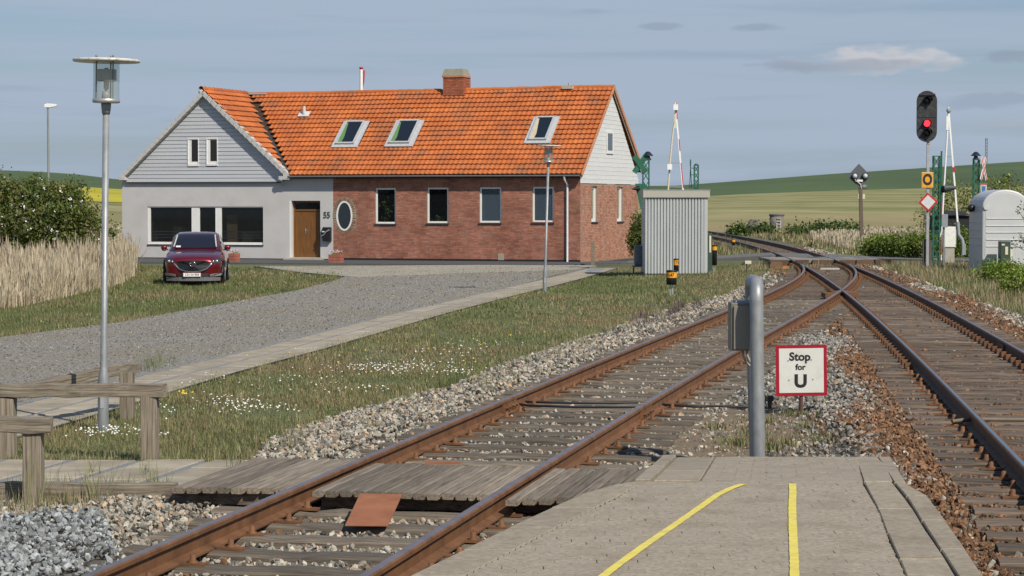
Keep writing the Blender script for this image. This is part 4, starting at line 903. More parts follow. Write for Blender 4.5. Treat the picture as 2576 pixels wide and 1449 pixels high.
petal_w = mat('white_petal', (.75, .73, .70), .7, .05, 9, isl=.08); petal_p = mat('pink_petal', (.55, .30, .45), .7, .25, 9, isl=.2)
LV = [(-.5, 0, 0), (0, -.35, .06), (.5, 0, 0), (0, .35, .06)]; LF = [(0, 1, 2), (0, 2, 3)]
def plant(parent, c, w, h, n, size, m=leaf_in, d=.06, name='houseplant'):
    P = np.stack([c[0] + rng.normal(0, w / 2.6, n), c[1] + rng.uniform(-d, d, n), c[2] + rng.beta(1.4, 1.6, n) * h], 1)
    return batch(name, LV, LF, randrot(n) * (size * rng.uniform(.6, 1.3, n))[:, None, None], P, m, parent, k=None)
def window(H, fw=.075, name='window', yf=.06, room=.45, pm=None, mull=None):
    x0, x1, z0, z1 = H; g = .003; b = MB()
    b.box(x0 + g, x1 - g, yf, yf + .07, z1 - fw, z1 - g); b.box(x0 + g, x1 - g, yf, yf + .07, z0 + g, z0 + fw); b.box(x0 + g, x0 + fw, yf, yf + .07, z0 + fw, z1 - fw); b.box(x1 - fw, x1 - g, yf, yf + .07, z0 + fw, z1 - fw)
    o = b.build(name, white_f, house, bevel=.006)
    b = MB(); b.box(x0 + fw, x1 - fw, yf + .03, yf + .038, z0 + fw, z1 - fw); b.build('pane', pm or pane_m, o)
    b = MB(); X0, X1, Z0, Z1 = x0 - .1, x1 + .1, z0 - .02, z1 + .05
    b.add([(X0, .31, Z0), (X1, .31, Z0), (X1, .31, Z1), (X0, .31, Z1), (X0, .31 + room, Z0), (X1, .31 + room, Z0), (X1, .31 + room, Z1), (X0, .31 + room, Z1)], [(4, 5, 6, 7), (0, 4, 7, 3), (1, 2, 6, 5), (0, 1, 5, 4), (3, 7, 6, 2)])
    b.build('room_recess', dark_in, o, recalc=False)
    return o
wins = []
pane_b = glassmat('window_glass_sky_tint', (.06, .085, .11), .35, .03)  # bluish tint stands in for sky mirrored in the two right windows
for i, H in enumerate(W_):
    w = window(H, pm=pane_b if i > 1 else None); b = MB(); b.box(H[0] - .03, H[1] + .03, -.05, .058, H[2] - .055, H[2] - .004); b.build('sill', mat('slate_sill', (.04, .04, .045), .5, .2, 9), w); wins.append(w)
H = W_[0]; plant(wins[0], (H[0] + .42, .2, H[2] + .1), .30, 1.0, 70, .13); plant(wins[0], (H[0] + .30, .17, H[2] + .75), .12, .3, 10, .06, petal_w)
H = W_[1]; plant(wins[1], (H[0] + .42, .2, H[2] + .1), .30, .18, 34, .09); plant(wins[1], (H[0] + .42, .17, H[2] + .24), .10, .08, 14, .05, petal_w)
H = W_[2]; plant(wins[2], (H[0] + .26, .2, H[2] + .1), .16, .18, 16, .09); plant(wins[2], (H[0] + .42, .16, H[2] + .52), .03, .12, 10, .06, petal_w)
H = W_[3]; plant(wins[3], (H[0] + .30, .2, H[2] + .1), .25, .42, 34, .13, leafdry)
for i in (2, 3): H = W_[i]; b = MB(); b.prism([(H[0] + .09, .17, H[2] + .08), (H[0] + .22, .17, H[2] + .08), (H[0] + .13, .17, H[3] - .1), (H[0] + .09, .17, H[3] - .1)], (0, .01, 0)); b.build('curtain', mat('net_curtain', (.5, .5, .5), .9, .1, 9), wins[i])
# shop windows in the rendered wall
x0, x1, z0, z1 = DISP
cuts = [HF(x, 560).x for x in (377.5, 481, 501, 541, 556, 661)]
b = MB(); yf = .05
b.box(x0 + .003, x1 - .003, yf, yf + .09, z1 - .05, z1 - .003); b.box(x0 + .003, x1 - .003, yf, yf + .09, z0 + .003, z0 + .10)
for a, c in ((x0 + .003, cuts[0]), (cuts[1], cuts[2]), (cuts[3], cuts[4]), (cuts[5], x1 - .003)): b.box(a, c, yf - .012, yf + .085, z0 + .10, z1 - .05)
disp = b.build('display_window', white_f, house)
b = MB(); b.box(x0 - .02, x1 + .02, -.04, .045, z0 - .05, z0 - .005); b.build('sill', MATS['slate_sill'], disp)
for k in (0, 2, 4):
    b = MB(); b.box(cuts[k], cuts[k + 1], yf + .03, yf + .038, z0 + .10, z1 - .05); b.build('pane', pane_c, disp)
film = mat('frosted_film', (.16, .17, .18), .5, .2, 6)
for k in (0, 4):
    for zz in (.55, .42, .30): b = MB(); b.box(cuts[k] + .05, cuts[k + 1] - .02, yf + .042, yf + .044, z0 + zz - .035, z0 + zz + .01); b.build('film_stripe', film, disp)
b = MB(); b.add([(x0, .31, z0), (x1, .31, z0), (x1, .31, z1), (x0, .31, z1), (x0, 2.2, z0), (x1, 2.2, z0), (x1, 2.2, z1), (x0, 2.2, z1)], [(4, 5, 6, 7), (0, 4, 7, 3), (1, 2, 6, 5), (0, 1, 5, 4), (3, 7, 6, 2)]); b.build('room_recess', mat('shop_interior', (.07, .07, .065), .9, .4, 1.5), disp, recalc=False)
b = MB(); b.box(cuts[4] + .04, cuts[4] + .52, .5, .53, z0 + .05, z0 + 1.25); b.build('door_leaf', mat('beige_door', (.34, .24, .15), .7, .15, 3), disp)
b = MB(); b.box(cuts[4] + .7, cuts[5] - .1, .6, .9, z0 + .1, z0 + .55); b.box(cuts[0] + .8, cuts[1] - .2, .6, .9, z0 + .1, z0 + .75); b.build('counter', mat('shelf_grey', (.10, .12, .10), .8, .3, 3), disp)
# door
x0, x1, z0, z1 = DOOR; oak = mat('oak_door', (.155, .062, .014), .5, .25, 5, col2=(.23, .10, .026), stretch=(6, 6, .5), bump=.001)
zt_ = HF(760, 529).z
b = MB(); yd = .24
b.box(x0 + .003, x0 + .08, yd - .03, yd + .03, z0, z1 - .003); b.box(x1 - .08, x1 - .003, yd - .03, yd + .03, z0, z1 - .003); b.box(x0 + .08, x1 - .08, yd - .03, yd + .03, zt_ - .03, zt_ + .04); b.box(x0 + .08, x1 - .08, yd - .03, yd + .03, z1 - .08, z1 - .003)
door = b.build('door', oak, house)
wd = (x1 - x0 - .164) / 5
for k in range(5): b = MB(); b.box(x0 + .082 + k * wd + .003, x0 + .082 + (k + 1) * wd - .003, yd, yd + .03, z0 + .01, zt_ - .034); b.build('panel_board', oak, door, bevel=.004)
b = MB(); b.box(x0 + .082, x1 - .082, yd + .01, yd + .016, zt_ + .042, z1 - .082); b.build('transom_pane', pane_m, door)
b = MB(); hx = HF(769, 575, yd).x; b.box(hx - .02, hx + .02, yd - .012, yd, z0 + 1.0, z0 + 1.22); b.tube([(hx, yd - .05, z0 + 1.12), (hx + .11, yd - .05, z0 + 1.12)], .01, 8); b.build('handle', grey_p, door)
b = MB(); b.box(x0 - .09, x0 - .001, -.004, .26, HF(733, 648).z, z1 + .0); b.build('door_reveal', white_f, house)
a, c = HF(715, 646, -.3), HF(808, 662, -.3); b = MB(); b.box(a.x, c.x, -.42, .23, c.z - .25, a.z - .06); b.box(a.x + .2, c.x - .02, -.16, .22, a.z - .06, z0 - .004); b.build('door_step', conc, house, bevel=.01)
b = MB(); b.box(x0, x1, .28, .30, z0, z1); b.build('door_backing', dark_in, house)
P = HF(822.5, 541.5); text('lettering', '55', .36, Matrix.Translation((P.x, -.02, P.z)) @ Matrix.Rotation(R(90), 4, 'X') @ Matrix.Shear('XZ', 4, (0, 0)), mat('green_numerals', (.05, .085, .075), .6), house, .006, .006, .88)
# mail box
a, c = HF(809.5, 571.5, -.1), HF(832.5, 607, -.1); mb = thing('mailbox', 'black wall mailbox with a curved silver band, right of the wooden door', 'mailbox', HM @ Vector(((a.x + c.x) / 2, 0, (a.z + c.z) / 2))); mb.rotation_euler.z = HA
w2, h2 = (c.x - a.x) / 2, (a.z - c.z) / 2
b = MB(); b.prism([(-w2 * .65, -.17, h2), (w2, -.17, h2), (w2, -.17, -h2), (-w2 * .6, -.17, -h2), (-w2, -.17, -h2 * .2), (-w2, -.17, h2 * .45)], (0, .165, 0)); b.build('body', black_p, mb, bevel=.01)
b = MB(); b.tube([(-w2 * .95, -.185, -h2 * .25), (-w2 * .4, -.19, -h2 * .1), (w2 * .1, -.19, h2 * .35), (w2 * .8, -.185, h2 * .62)], [.022, .025, .03, .038], 8); b.build('band', silv, mb)
b = MB(); b.box(-w2 * .8, -w2 * .3, -.176, -.172, h2 * .3, h2 * .45); b.build('name_plate', white_p, mb)
# gable cladding (front wing)
clad_m = mat('cladding_dim_side', (.47, .48, .505), .6, .05, 3, stretch=(.2, 1, 1), rnd=.03); clad_lit = mat('cladding_sunlit_side', (.66, .66, .65), .6, .05, 3, stretch=(.2, 1, 1), rnd=.02)  # same boards in two tones: dimmer front, brighter sunny side painted in
zb = HF(500, 457.5).z; zap = HF(512, 232).z; xg0 = HF(322, 457).x; xg1 = HF(709.5, 457).x; zg_lo = HF(322, 432).z
GW = [rectF(474.5, 502, 349, 418), rectF(521.5, 549.5, 348, 417)]
b = MB(); b.prism([(XL + .02, .02, zb - .0), (XV - .05, .02, zb - .0), (XV - .05, .02, ZE - .0), (XW, .02, zap + .1), (XL + .02, .02, ZE - .0)], (0, .1, 0)); 
def gable_edge(z, xa, xc, xap, zlo, zap_):     # x extents of a gable triangle at height z
    if z <= zlo: return xa, xc
    f = (z - zlo) / (zap_ - zlo); return xa + (xap - xa) * f, xc + (xap - xc) * f
def lapboards(x0, x1, xap, z0, zlo, zap_, bh, holes, m, P, name='siding_board', th=.028):
    """P(u, d, z) -> local point, d = distance in front of the wall"""
    z = z0
    while z < zap_ - .03:
        zt = min(z + bh, zap_); a0, c0 = gable_edge(z, x0, x1, xap, zlo, zap_); a1, c1 = gable_edge(zt, x0, x1, xap, zlo, zap_); segs = [((a0, c0), (a1, c1))]
        hs = [h for h in holes if h[2] < (z + zt) / 2 < h[3]]
        if z < zlo < zt: a0, c0 = x0, x1
        for h in sorted(hs):
            ns = []
            for (p0, q0), (p1, q1) in segs:
                if h[0] >= q0 or h[1] <= p0: ns.append(((p0, q0), (p1, q1)))
                else: ns += [((p0, h[0]), (p1, h[0])), ((h[1], q0), (h[1], q1))]
            segs = ns
        for (p0, q0), (p1, q1) in segs:
            if q0 - p0 < .05: continue
            lo, hi = th, .010
            b = MB(); V = [P(p0, lo, z + .004), P(q0, lo, z + .004), P(q1, hi, zt - .001), P(p1, hi, zt - .001), P(p0, .0, z + .012), P(q0, .0, z + .012), P(q1, 0, zt), P(p1, 0, zt), P(p0, lo, z + .018), P(q0, lo, z + .018)]
            V += [P(p0, lo * .72, z + .022), P(q0, lo * .72, z + .022)]
            b.add(V, [(0, 1, 9, 8), (8, 9, 11, 10), (10, 11, 2, 3), (0, 4, 5, 1), (0, 8, 10, 3, 7, 4), (1, 5, 6, 2, 11, 9), (3, 2, 6, 7)])
            b.build(name, m, house)
        z += bh
Pf = lambda u, d, z: (u, -.06 - d, z)
bhf = (zap - zb) / 23.6
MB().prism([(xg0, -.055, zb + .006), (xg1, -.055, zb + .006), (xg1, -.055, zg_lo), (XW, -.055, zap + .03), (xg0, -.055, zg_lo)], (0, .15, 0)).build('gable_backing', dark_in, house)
lapboards(xg0, xg1, XW, zb, zg_lo, zap, bhf, GW, clad_m, Pf)
for H in GW:
    g = MB(); x0, x1, z0, z1 = H; fw = .06; yo = -.10
    # deep white reveal on the left and bottom, dark glass set back
    g.box(x0, x0 + .04, yo - .01, yo + .04, z0, z1); g.box(x1 - .015, x1, yo - .01, yo + .04, z0, z1); g.box(x0 + .04, x1 - .03, yo - .01, yo + .04, z1 - .03, z1); g.box(x0 + .04, x1 - .03, yo - .015, yo + .04, z0, z0 + .09)
    g.box(x0 + .04, x0 + .17, yo + .012, yo + .04, z0 + .09, z1 - .03); g.box(x0 + .17, x1 - .03, yo + .012, yo + .04, z0 + .09, z0 + .19)
    gw = g.build('gable_window', white_f, house); b = MB(); b.box(x0 + .17, x1 - .03, yo + .03, yo + .036, z0 + .19, z1 - .03); b.build('pane', glassmat('dark_pane', (.02, .016, .015), .02, .05), gw)
b = MB(); b.box(xg0 - .03, xg1 + .03, -.12, -.0, zb - .045, zb); b.build('overhang_shade', mat('overhang_shade_dark', (.05, .05, .055), .6), house)  # dark strip paints the shadow below the overhanging cladding
b = MB(); b.box(xg0 - .05, xg0 - .002, -.1, -.05, zb, zg_lo - .02); b.box(xg1 + .002, xg1 + .05, -.1, -.05, zb, zg_lo - .02); b.build('corner_trim', clad_m, house)
# right gable cladding
gy0, gy1 = .0, DEP; zgl = ZE - .05; gap = ZR - .15
Ps = lambda u, d, z: (d - .002, u, z)
tw = (HG(1524.5, 360).y, HG(1541, 360).y, HG(1533, 387).z, HG(1533, 331).z)
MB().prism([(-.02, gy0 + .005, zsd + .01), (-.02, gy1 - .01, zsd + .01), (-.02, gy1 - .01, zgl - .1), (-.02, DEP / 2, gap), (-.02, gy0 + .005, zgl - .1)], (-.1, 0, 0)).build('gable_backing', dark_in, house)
lapboards(gy0 - .02, gy1 + .02, DEP / 2, zsd, zgl - .1, gap, .178, [tw], clad_lit, Ps, th=.017)
y0, y1, z0, z1 = tw; g = MB(); g.box(.02, .05, y0, y0 + .1, z0, z1); g.box(.02, .05, y1 - .12, y1, z0, z1); g.box(.02, .05, y0 + .1, y1 - .12, z1 - .08, z1); g.box(.02, .055, y0 + .1, y1 - .12, z0, z0 + .13); gw = g.build('gable_window', white_f, house)
b = MB(); b.box(.025, .032, y0 + .1, y1 - .12, z0 + .13, z1 - .08); b.build('pane', glassmat('bluish_pane', (.08, .10, .11), .02, .05), gw)
for (y0, y1, z0, z1) in W2:
    g = MB(); fw = .1; xo = -.08
    g.box(xo - .06, xo, y0 + .003, y0 + fw, z0 + .003, z1 - .003); g.box(xo - .06, xo, y1 - fw - .12, y1 - .003, z0 + .003, z1 - .003); g.box(xo - .06, xo, y0 + fw, y1 - fw - .12, z1 - .1, z1 - .003); g.box(xo - .06, xo, y0 + fw, y1 - fw - .12, z0 + .003, z0 + .12)
    w = g.build('narrow_window', white_f, house); b = MB(); b.box(xo - .045, xo - .04, y0 + fw, y1 - fw - .12, z0 + .12, z1 - .1); b.build('pane', glassmat('curtained_pane', (.22, .19, .11), .02, .1), w)
    b = MB(); b.box(-.01, .05, y0 - .03, y1 + .03, z0 - .05, z0 - .003); b.build('sill', MATS['slate_sill'], w)
# roof ---------------------------------------------------------------
sa = Vector((0, -.32, ZE)); rg = Vector((0, DEP / 2, ZR)); up = (rg - sa); SL = up.length; up.normalize(); rn = Vector((0, -up.z, up.y))
roof_b = mat('roof_underlay', (.05, .03, .02), 1, .2, 5)
tile_s = mat('roof_tile_single', (.45, .115, .027), .85, .18, .8, col2=(.54, .158, .04), world=True, rnd=.10, dirt=((.20, .105, .06), 1.3, .6))
tile_m = mat('roof_tile', (.45, .115, .027), .85, .18, .8, col2=(.54, .158, .04), world=True, isl=.10, dirt=((.20, .105, .06), 1.3, .6))
XR = .16
zapx = zap + .16
b = MB(); e = .03
dn = -rn * .10
MB().prism([sa + Vector((XR - .05, 0, 0)) + dn, rg + Vector((XR - .05, 0, 0)) + dn, rg + Vector((XW, 0, 0)) + dn, Vector((XV, -.32, ZE)) + dn], -rn * .06).build('roof_deck', roof_b, house)
rb = MB(); re = Vector((0, DEP + .3, ZE)); rb.prism([Vector((XR - .05, DEP + .3, ZE + .25)), Vector((XR - .05, DEP / 2, ZR)), Vector((XW, DEP / 2, ZR)), Vector((XW, DEP + .3, ZE + .25))], (0, 0, -.06)); rear = rb.build('rear_roof', tile_m, house)
ncrs = 18; crs = SL / ncrs; tw_ = .208
nseg = 6; TV = []; TF_ = []
for j, (v0, off) in enumerate(((0, .072), (crs * 1.09, .008))):
    for i in range(nseg + 1):
        u = i / nseg * tw_ * 1.03; TV.append((u, v0, off + .013 * (math.cos(2 * math.pi * (i / nseg)) if i < 5 else 1.0)))
for i in range(nseg + 1): TV.append((TV[i][0], .0, TV[i][2] - .045))
TF_ = [(i, i + 1, nseg + 2 + i, nseg + 1 + i) for i in range(nseg)] + [(2 * (nseg + 1) + i, 2 * (nseg + 1) + i + 1, i + 1, i) for i in range(nseg)]
tme = bpy.data.meshes.new('roof_tile'); tme.from_pydata(TV, [], TF_); tme.materials.append(tile_s)
SK = []     # skylight footprints on the slope in (x, v)
def HSl(x, y): p = HP(x, y, tuple(rn), rn.dot(sa)); return p.x, (p - sa).dot(up)
for (x0, x1, yt, x2, x3, yb_) in ((868, 922, 310, 838, 903, 371), (995, 1060, 307.5, 977, 1042, 369), (1347, 1404, 299, 1322, 1384, 361)):
    a = HSl(x0, yt); b_ = HSl(x1, yt); c = HSl(x2, yb_); d = HSl(x3, yb_); SK.append(((a[0] + c[0]) / 2, (b_[0] + d[0]) / 2, (c[1] + d[1]) / 2, (a[1] + b_[1]) / 2))
chx0, chx1 = HP(1114, 200, (0, 1, 0), DEP / 2 - .4).x, HP(1166, 200, (0, 1, 0), DEP / 2 - .4).x
def frame3(a, u, n): return np.array([[a[0], u[0], n[0]], [a[1], u[1], n[1]], [a[2], u[2], n[2]]])
tiles = []
ax = Vector((1, 0, 0)); Fm = frame3(ax, up, rn)
for j in range(ncrs):
    v = j * crs; xv = XV + (XW - XV) * (v / SL) + .12; x = XR - tw_
    sag = 0
    while x > xv - tw_ * .2:
        xc = x + tw_ / 2; vc = v + crs / 2
        if not any(s[0] < xc < s[1] and s[2] + .05 < vc < s[3] for s in SK):
            p = sa + ax * x + up * v + rn * (.0 + .012 * math.sin(x * .9) * math.sin(v * .8)) + Vector((0, 0, -.10 * max(0, -x - 1) / 15 * v / SL)); tiles.append((p, Fm @ np.array(Euler((random.gauss(0, .007), random.gauss(0, .007), random.gauss(0, .006))).to_matrix())))
        x -= tw_
wl = Vector((XW, 0, zapx)) - Vector((XV + .1, 0, ZE)); WLn = wl.length; wu = wl.normalized(); wn = Vector((-wu.z, 0, wu.x)) * -1; wa = Vector((0, 1, 0))
Fw = frame3(wa, wu, wn)
wt = []
for j in range(int(WLn / crs) + 1):
    v = j * crs; yv = -.32 + (DEP / 2 + .32) * min(1, v / WLn) - .1; y = -.30
    if v + crs * .5 > WLn: continue
    while y < yv - .12:
        p = Vector((XV + .1, 0, ZE)) + wa * y + wu * v; wt.append((p, Fw @ np.array(Euler((random.gauss(0, .01), random.gauss(0, .01), random.gauss(0, .008))).to_matrix()))); y += tw_
tiles.sort(key=lambda t: (HM @ t[0]).xy.length)
for p, rm in tiles[:300]:
    M4 = Matrix(rm.tolist()).to_4x4(); M4.translation = p; link('roof_tile', tme, house).matrix_local = M4
rest = tiles[300:] + wt
batch('roof_tile', TV, TF_, np.array([t[1] for t in rest]), np.array([tuple(t[0]) for t in rest]), tile_m, house, k='stuff')
MB().prism([Vector((XV + .12, -.3, ZE - .04)), Vector((XW, -.3, zapx - .05)), Vector((XW, DEP / 2 + .4, zapx - .05)), Vector((XV + .12, .0, ZE - .04))], Vector((-.02, 0, -.05))).build('roof_deck', roof_b, house)
b = MB(); b.prism([Vector((XL - .18, .0, ZE - .12)), Vector((XL - .18, DEP + .3, ZE - .12)), Vector((XW, DEP + .3, zapx - .16)), Vector((XW, .0, zapx - .16))], (0, 0, -.06)); b.build('wing_roof', tile_m, house)
# valley flashing
lead = mat('lead_flashing', (.04, .043, .045), .7, .25, 8); b = MB(); va = Vector((XV + .12, -.30, ZE + .035)); vb = Vector((XW - .1, DEP / 2 - .05, ZR - .12)); n_ = 16
V = []
for i in range(n_ + 1): p = va.lerp(vb, i / n_); w = .10 + random.uniform(-.02, .03); V += [p + Vector((-w * .3, 0, .03)), p + Vector((w, 0, .035))]
b.add(V, [(2 * i, 2 * i + 1, 2 * i + 3, 2 * i + 2) for i in range(n_)]); b.build('valley_flashing', lead, house)
# ridge tiles
rt = MB(); V = []; rr_ = .11
for i in range(7): a = R(-10 + 200 * i / 6); V += [(0, rr_ * math.cos(a), rr_ * math.sin(a)), (.40, rr_ * .9 * math.cos(a), rr_ * .9 * math.sin(a))]
rt.add(V, [(2 * i, 2 * i + 1, 2 * i + 3, 2 * i + 2) for i in range(6)]); rme = rt.mesh('ridge_tile'); rme.materials.append(tile_s)
x = XR - .40
while x > XW - .1:
    if not (chx0 - .1 < x + .2 < chx1 + .1): o = link('ridge_tile', rme, house, (x, DEP / 2, ZR - .02 - .10 * max(0, -x - 1) / 15 + random.gauss(0, .006)))
    x -= .385
y = -.25
o = None
while y < 4.3: o = link('ridge_tile', rme, house, (XW, y, zapx - .02), R(90)); y += .385
mr_ = mat('ridge_mortar', (.42, .38, .32), .95, .1, 9); b = MB(); b.cbox((XW + .35, DEP / 2 - .02, ZR - .07), (1.1, .3, .07)); b.build('ridge_mortar', mr_, house)
# barge boards, mortar verges
bz_m = mat('verge_mortar', (.48, .47, .45), .9, .08, 6, world=True); b = MB()
pl = [HF(303, 447, -.25), HF(512, 231, -.25)]; prt = [HF(512, 231, -.25), HF(727, 440, -.25)]
def verge(a, c, n=19, w=.17):
    b = MB()
    for i in range(n):
        p = a.lerp(c, i / n); q = a.lerp(c, (i + 1) / n); b.beam((p.x, -.17, p.z - .06 + .018), (q.x, -.17, q.z - .06 - .018 if c.z < a.z else q.z - .06), .34, w, up=(0, 0, 1))
    return b
verge(Vector((pl[0].x, 0, pl[0].z)), Vector((pl[1].x, 0, pl[1].z))).build('verge', bz_m, house); verge(Vector((prt[0].x, 0, prt[0].z)), Vector((prt[1].x, 0, prt[1].z))).build('verge', bz_m, house)
b = MB(); b.sphere((XW, -.2, pl[1].z + .0), .13, 12); b.build('apex_cap', bz_m, house)
b = MB(); b.box(pl[0].x - .02, xg0 + .02, -.36, -.02, ZE - .17, ZE - .02); b.box(xg1, prt[1].x + .05, -.36, -.02, ZE - .17, ZE - .02); b.build('eave_box', bz_m, house)
brd = mat('barge_orange', (.50, .24, .13), .8, .15, 6)
b = MB(); b.beam((XR - .01, -.34, ZE - .04), (XR - .01, DEP / 2, ZR - .03), .05, .13); b.beam((XR - .01, DEP / 2, ZR - .03), (XR - .01, DEP + .32, ZE + .27), .05, .17); b.build('barge_board', brd, house)
b = MB(); b.beam((XR - .07, -.30, ZE - .13), (XR - .07, DEP / 2, ZR - .13), .03, .10); b.beam((XR - .07, DEP / 2, ZR - .13), (XR - .07, DEP + .3, ZE + .15), .03, .10); b.build('barge_board', mat('barge_beige', (.5, .43, .36), .8), house)
gut = mat('zinc_gutter', (.30, .31, .33), .5, .1, 6); b = MB(); V = []
for x in (XR - .05, XV + .1):
    for i in range(7): a = R(180 + 180 * i / 6); V.append((x, -.37 + .065 * math.cos(a), ZE - .01 + .065 * math.sin(a)))
b.add(V, [(i, i + 1, 8 + i, 7 + i) for i in range(6)]); g = b.build('gutter', gut, house)
b = MB(); b.box(XV + .3, -.05, -.30, -.0, ZE - .06, ZE - .03); b.build('soffit', tar, house)
dpx = HF(1427, 500, -.08).x; b = MB(); b.tube([(dpx - .05, -.36, ZE - .06), (dpx - .05, -.33, ZE - .18), (dpx, -.09, ZE - .38), (dpx, -.075, ZE - .6), (dpx, -.075, .02)], .045, 12); b.build('downpipe', mat('pipe_white', (.66, .66, .66), .5), house)
b = MB(); gx = xg1 + .16; b.tube([(gx - .05, -.36, ZE - .17), (gx - .05, -.2, ZE - .32), (gx - .07, -.06, ZE - .42)], .035, 10); b.build('downpipe', gut, house)
# skylights
flash = mat('zinc_flashing', (.42, .43, .44), .55, .15, 9, world=True); green = mat('green_roller_blind', (.10, .22, .07), .7)
def SP_(x, v, d): return sa + Vector((x, 0, 0)) + up * v + rn * d
for k, (x0, x1, v0, v1) in enumerate(SK):
    def bx_(b, xa, xb, va_, vb_, da, db): V = [SP_(x, v, d) for x, v, d in ((xa, va_, da), (xb, va_, da), (xb, vb_, da), (xa, vb_, da), (xa, va_, db), (xb, va_, db), (xb, vb_, db), (xa, vb_, db))]; b.add(V, [(0, 3, 2, 1), (4, 5, 6, 7), (0, 1, 5, 4), (1, 2, 6, 5), (2, 3, 7, 6), (3, 0, 4, 7)])
    b = MB(); bx_(b, x0 - .05, x1 + .05, v0 - .08, v1 + .05, .04, .085); sk = b.build('skylight', flash, house)
    b = MB(); i0, i1, w0, w1 = x0 + .10, x1 - .14, v0 + .10, v1 - .02
    bx_(b, i0, i0 + .07, w0, w1, .086, .17); bx_(b, i1 - .07, i1, w0, w1, .086, .17); bx_(b, i0 + .07, i1 - .07, w1 - .09, w1, .086, .17); bx_(b, i0 + .07, i1 - .07, w0, w0 + .09, .086, .16); b.build('frame', mat('skylight_grey', (.40, .41, .42), .5), sk)
    b = MB(); bx_(b, i0 + .07, i1 - .07, w0 + .09, w1 - .09, .12, .125); b.build('pane', glassmat('skylight_pane', (.015, .02, .028), .12, .02), sk)
    b = MB(); q = i0 + .07; b.add([SP_(q, w0 + .09, .128), SP_(q + .17, w0 + .09, .128), SP_(q + .19, w0 + .45, .128), SP_(q + .06, w1 - .12, .128), SP_(q, w1 - .12, .128)], [(0, 1, 2, 3, 4)]); b.build('blind_edge', green if k < 2 else mat('pale_lining', (.5, .42, .28), .7), sk)
b = MB(); q = HSl(766, 290); c = SP_(q[0], q[1], .07); b.cbox(c, (.5, .36, .03), rot=Matrix.Rotation(math.atan2(up.z, up.y), 3, 'X')); b.tube([c, c + Vector((0, -.02, .34))], .075, 10); b.build('roof_vent', mat('pale_zinc', (.55, .55, .54), .5), house)
q = HP(1432, 224, (0, 1, 0), DEP / 2); b = MB(); b.tube([(q.x, DEP / 2, ZR), (q.x, DEP / 2, ZR + .18)], .05, 8); b.cbox((q.x, DEP / 2 - .1, ZR - .02), (.45, .5, .12)); b.build('ridge_vent', mr_, house)
# chimney
cz0 = ZR - .45; czt = HP(1140, 173, (0, 1, 0), DEP / 2 - .4).z; b = MB(); b.box(chx0 + .02, chx1 - .02, DEP / 2 - .40 + .02, DEP / 2 + .38, cz0, czt - .30); chm = b.build('chimney', mortar, house)
bmc = bpy.data.meshes.new('brick'); bmc.from_pydata(BV.tolist(), [], BF); bmc.materials.append(mat('chimney_brick', (.33, .105, .055), .9, .15, 3, world=True, rnd=.18))
z = cz0 + .2; k = 0; cb = []
while z < czt - .33:
    L = chx1 - chx0; x = chx0 - (0 if k % 2 else .11)
    while x < chx1:
        a, c = max(x, chx0), min(x + .23, chx1)
        if c - a > .03: cb.append(((a + c) / 2, DEP / 2 - .40, z, c - a - .01, 0))
        x += .23
    y = DEP / 2 - .40 + .02
    while y < DEP / 2 + .38: cb.append((chx1, y + .11, z, .22, 1)); y += .232
    z += .0665; k += 1
for q in cb:
    o = link('brick', bmc, chm)
    o.matrix_local = (Matrix.Translation((q[0], q[1], q[2])) @ Matrix.Diagonal((q[3], .05, .055, 1))) if q[4] == 0 else (Matrix.Translation((q[0], q[1], q[2])) @ Matrix.Rotation(R(90), 4, 'Z') @ Matrix.Diagonal((q[3], .05, .055, 1)))
b = MB(); b.box(chx0 - .04, chx1 + .04, DEP / 2 - .44, DEP / 2 + .42, czt - .36, czt - .29); b.build('corbel', brickg, chm)
b = MB(); m_ = .05; b.add([(chx0 - .03, DEP / 2 - .43, czt - .288), (chx1 + .03, DEP / 2 - .43, czt - .288), (chx1 + .03, DEP / 2 + .41, czt - .288), (chx0 - .03, DEP / 2 + .41, czt - .288), (chx0 + m_, DEP / 2 - .36, czt), (chx1 - m_, DEP / 2 - .36, czt), (chx1 - m_, DEP / 2 + .34, czt), (chx0 + m_, DEP / 2 + .34, czt)], [(0, 3, 2, 1), (4, 5, 6, 7), (0, 1, 5, 4), (1, 2, 6, 5), (2, 3, 7, 6), (3, 0, 4, 7)]); b.build('cap', mat('chimney_cap', (.27, .25, .19), .95, .15, 7), chm)
b = MB(); b.box(chx0 - .06, chx1 + .1, DEP / 2 - .46, DEP / 2 - .405, cz0 - .02, cz0 + .16); b.build('apron_flashing', lead, chm)
# asphalt strip along the house
ap = [HM @ Vector(p) for p in ((XL - .5, .2, 0), (.4, .2, 0), (1.2, 8, 0), (3.5, 8, 0), (3.2, -1.2, 0), (.5, -3.4, 0), (-9, -5.2, 0), (XL - .5, -6.2, 0))]
sheet('forecourt', ap, .03, asph, 1.5, solid=.1)
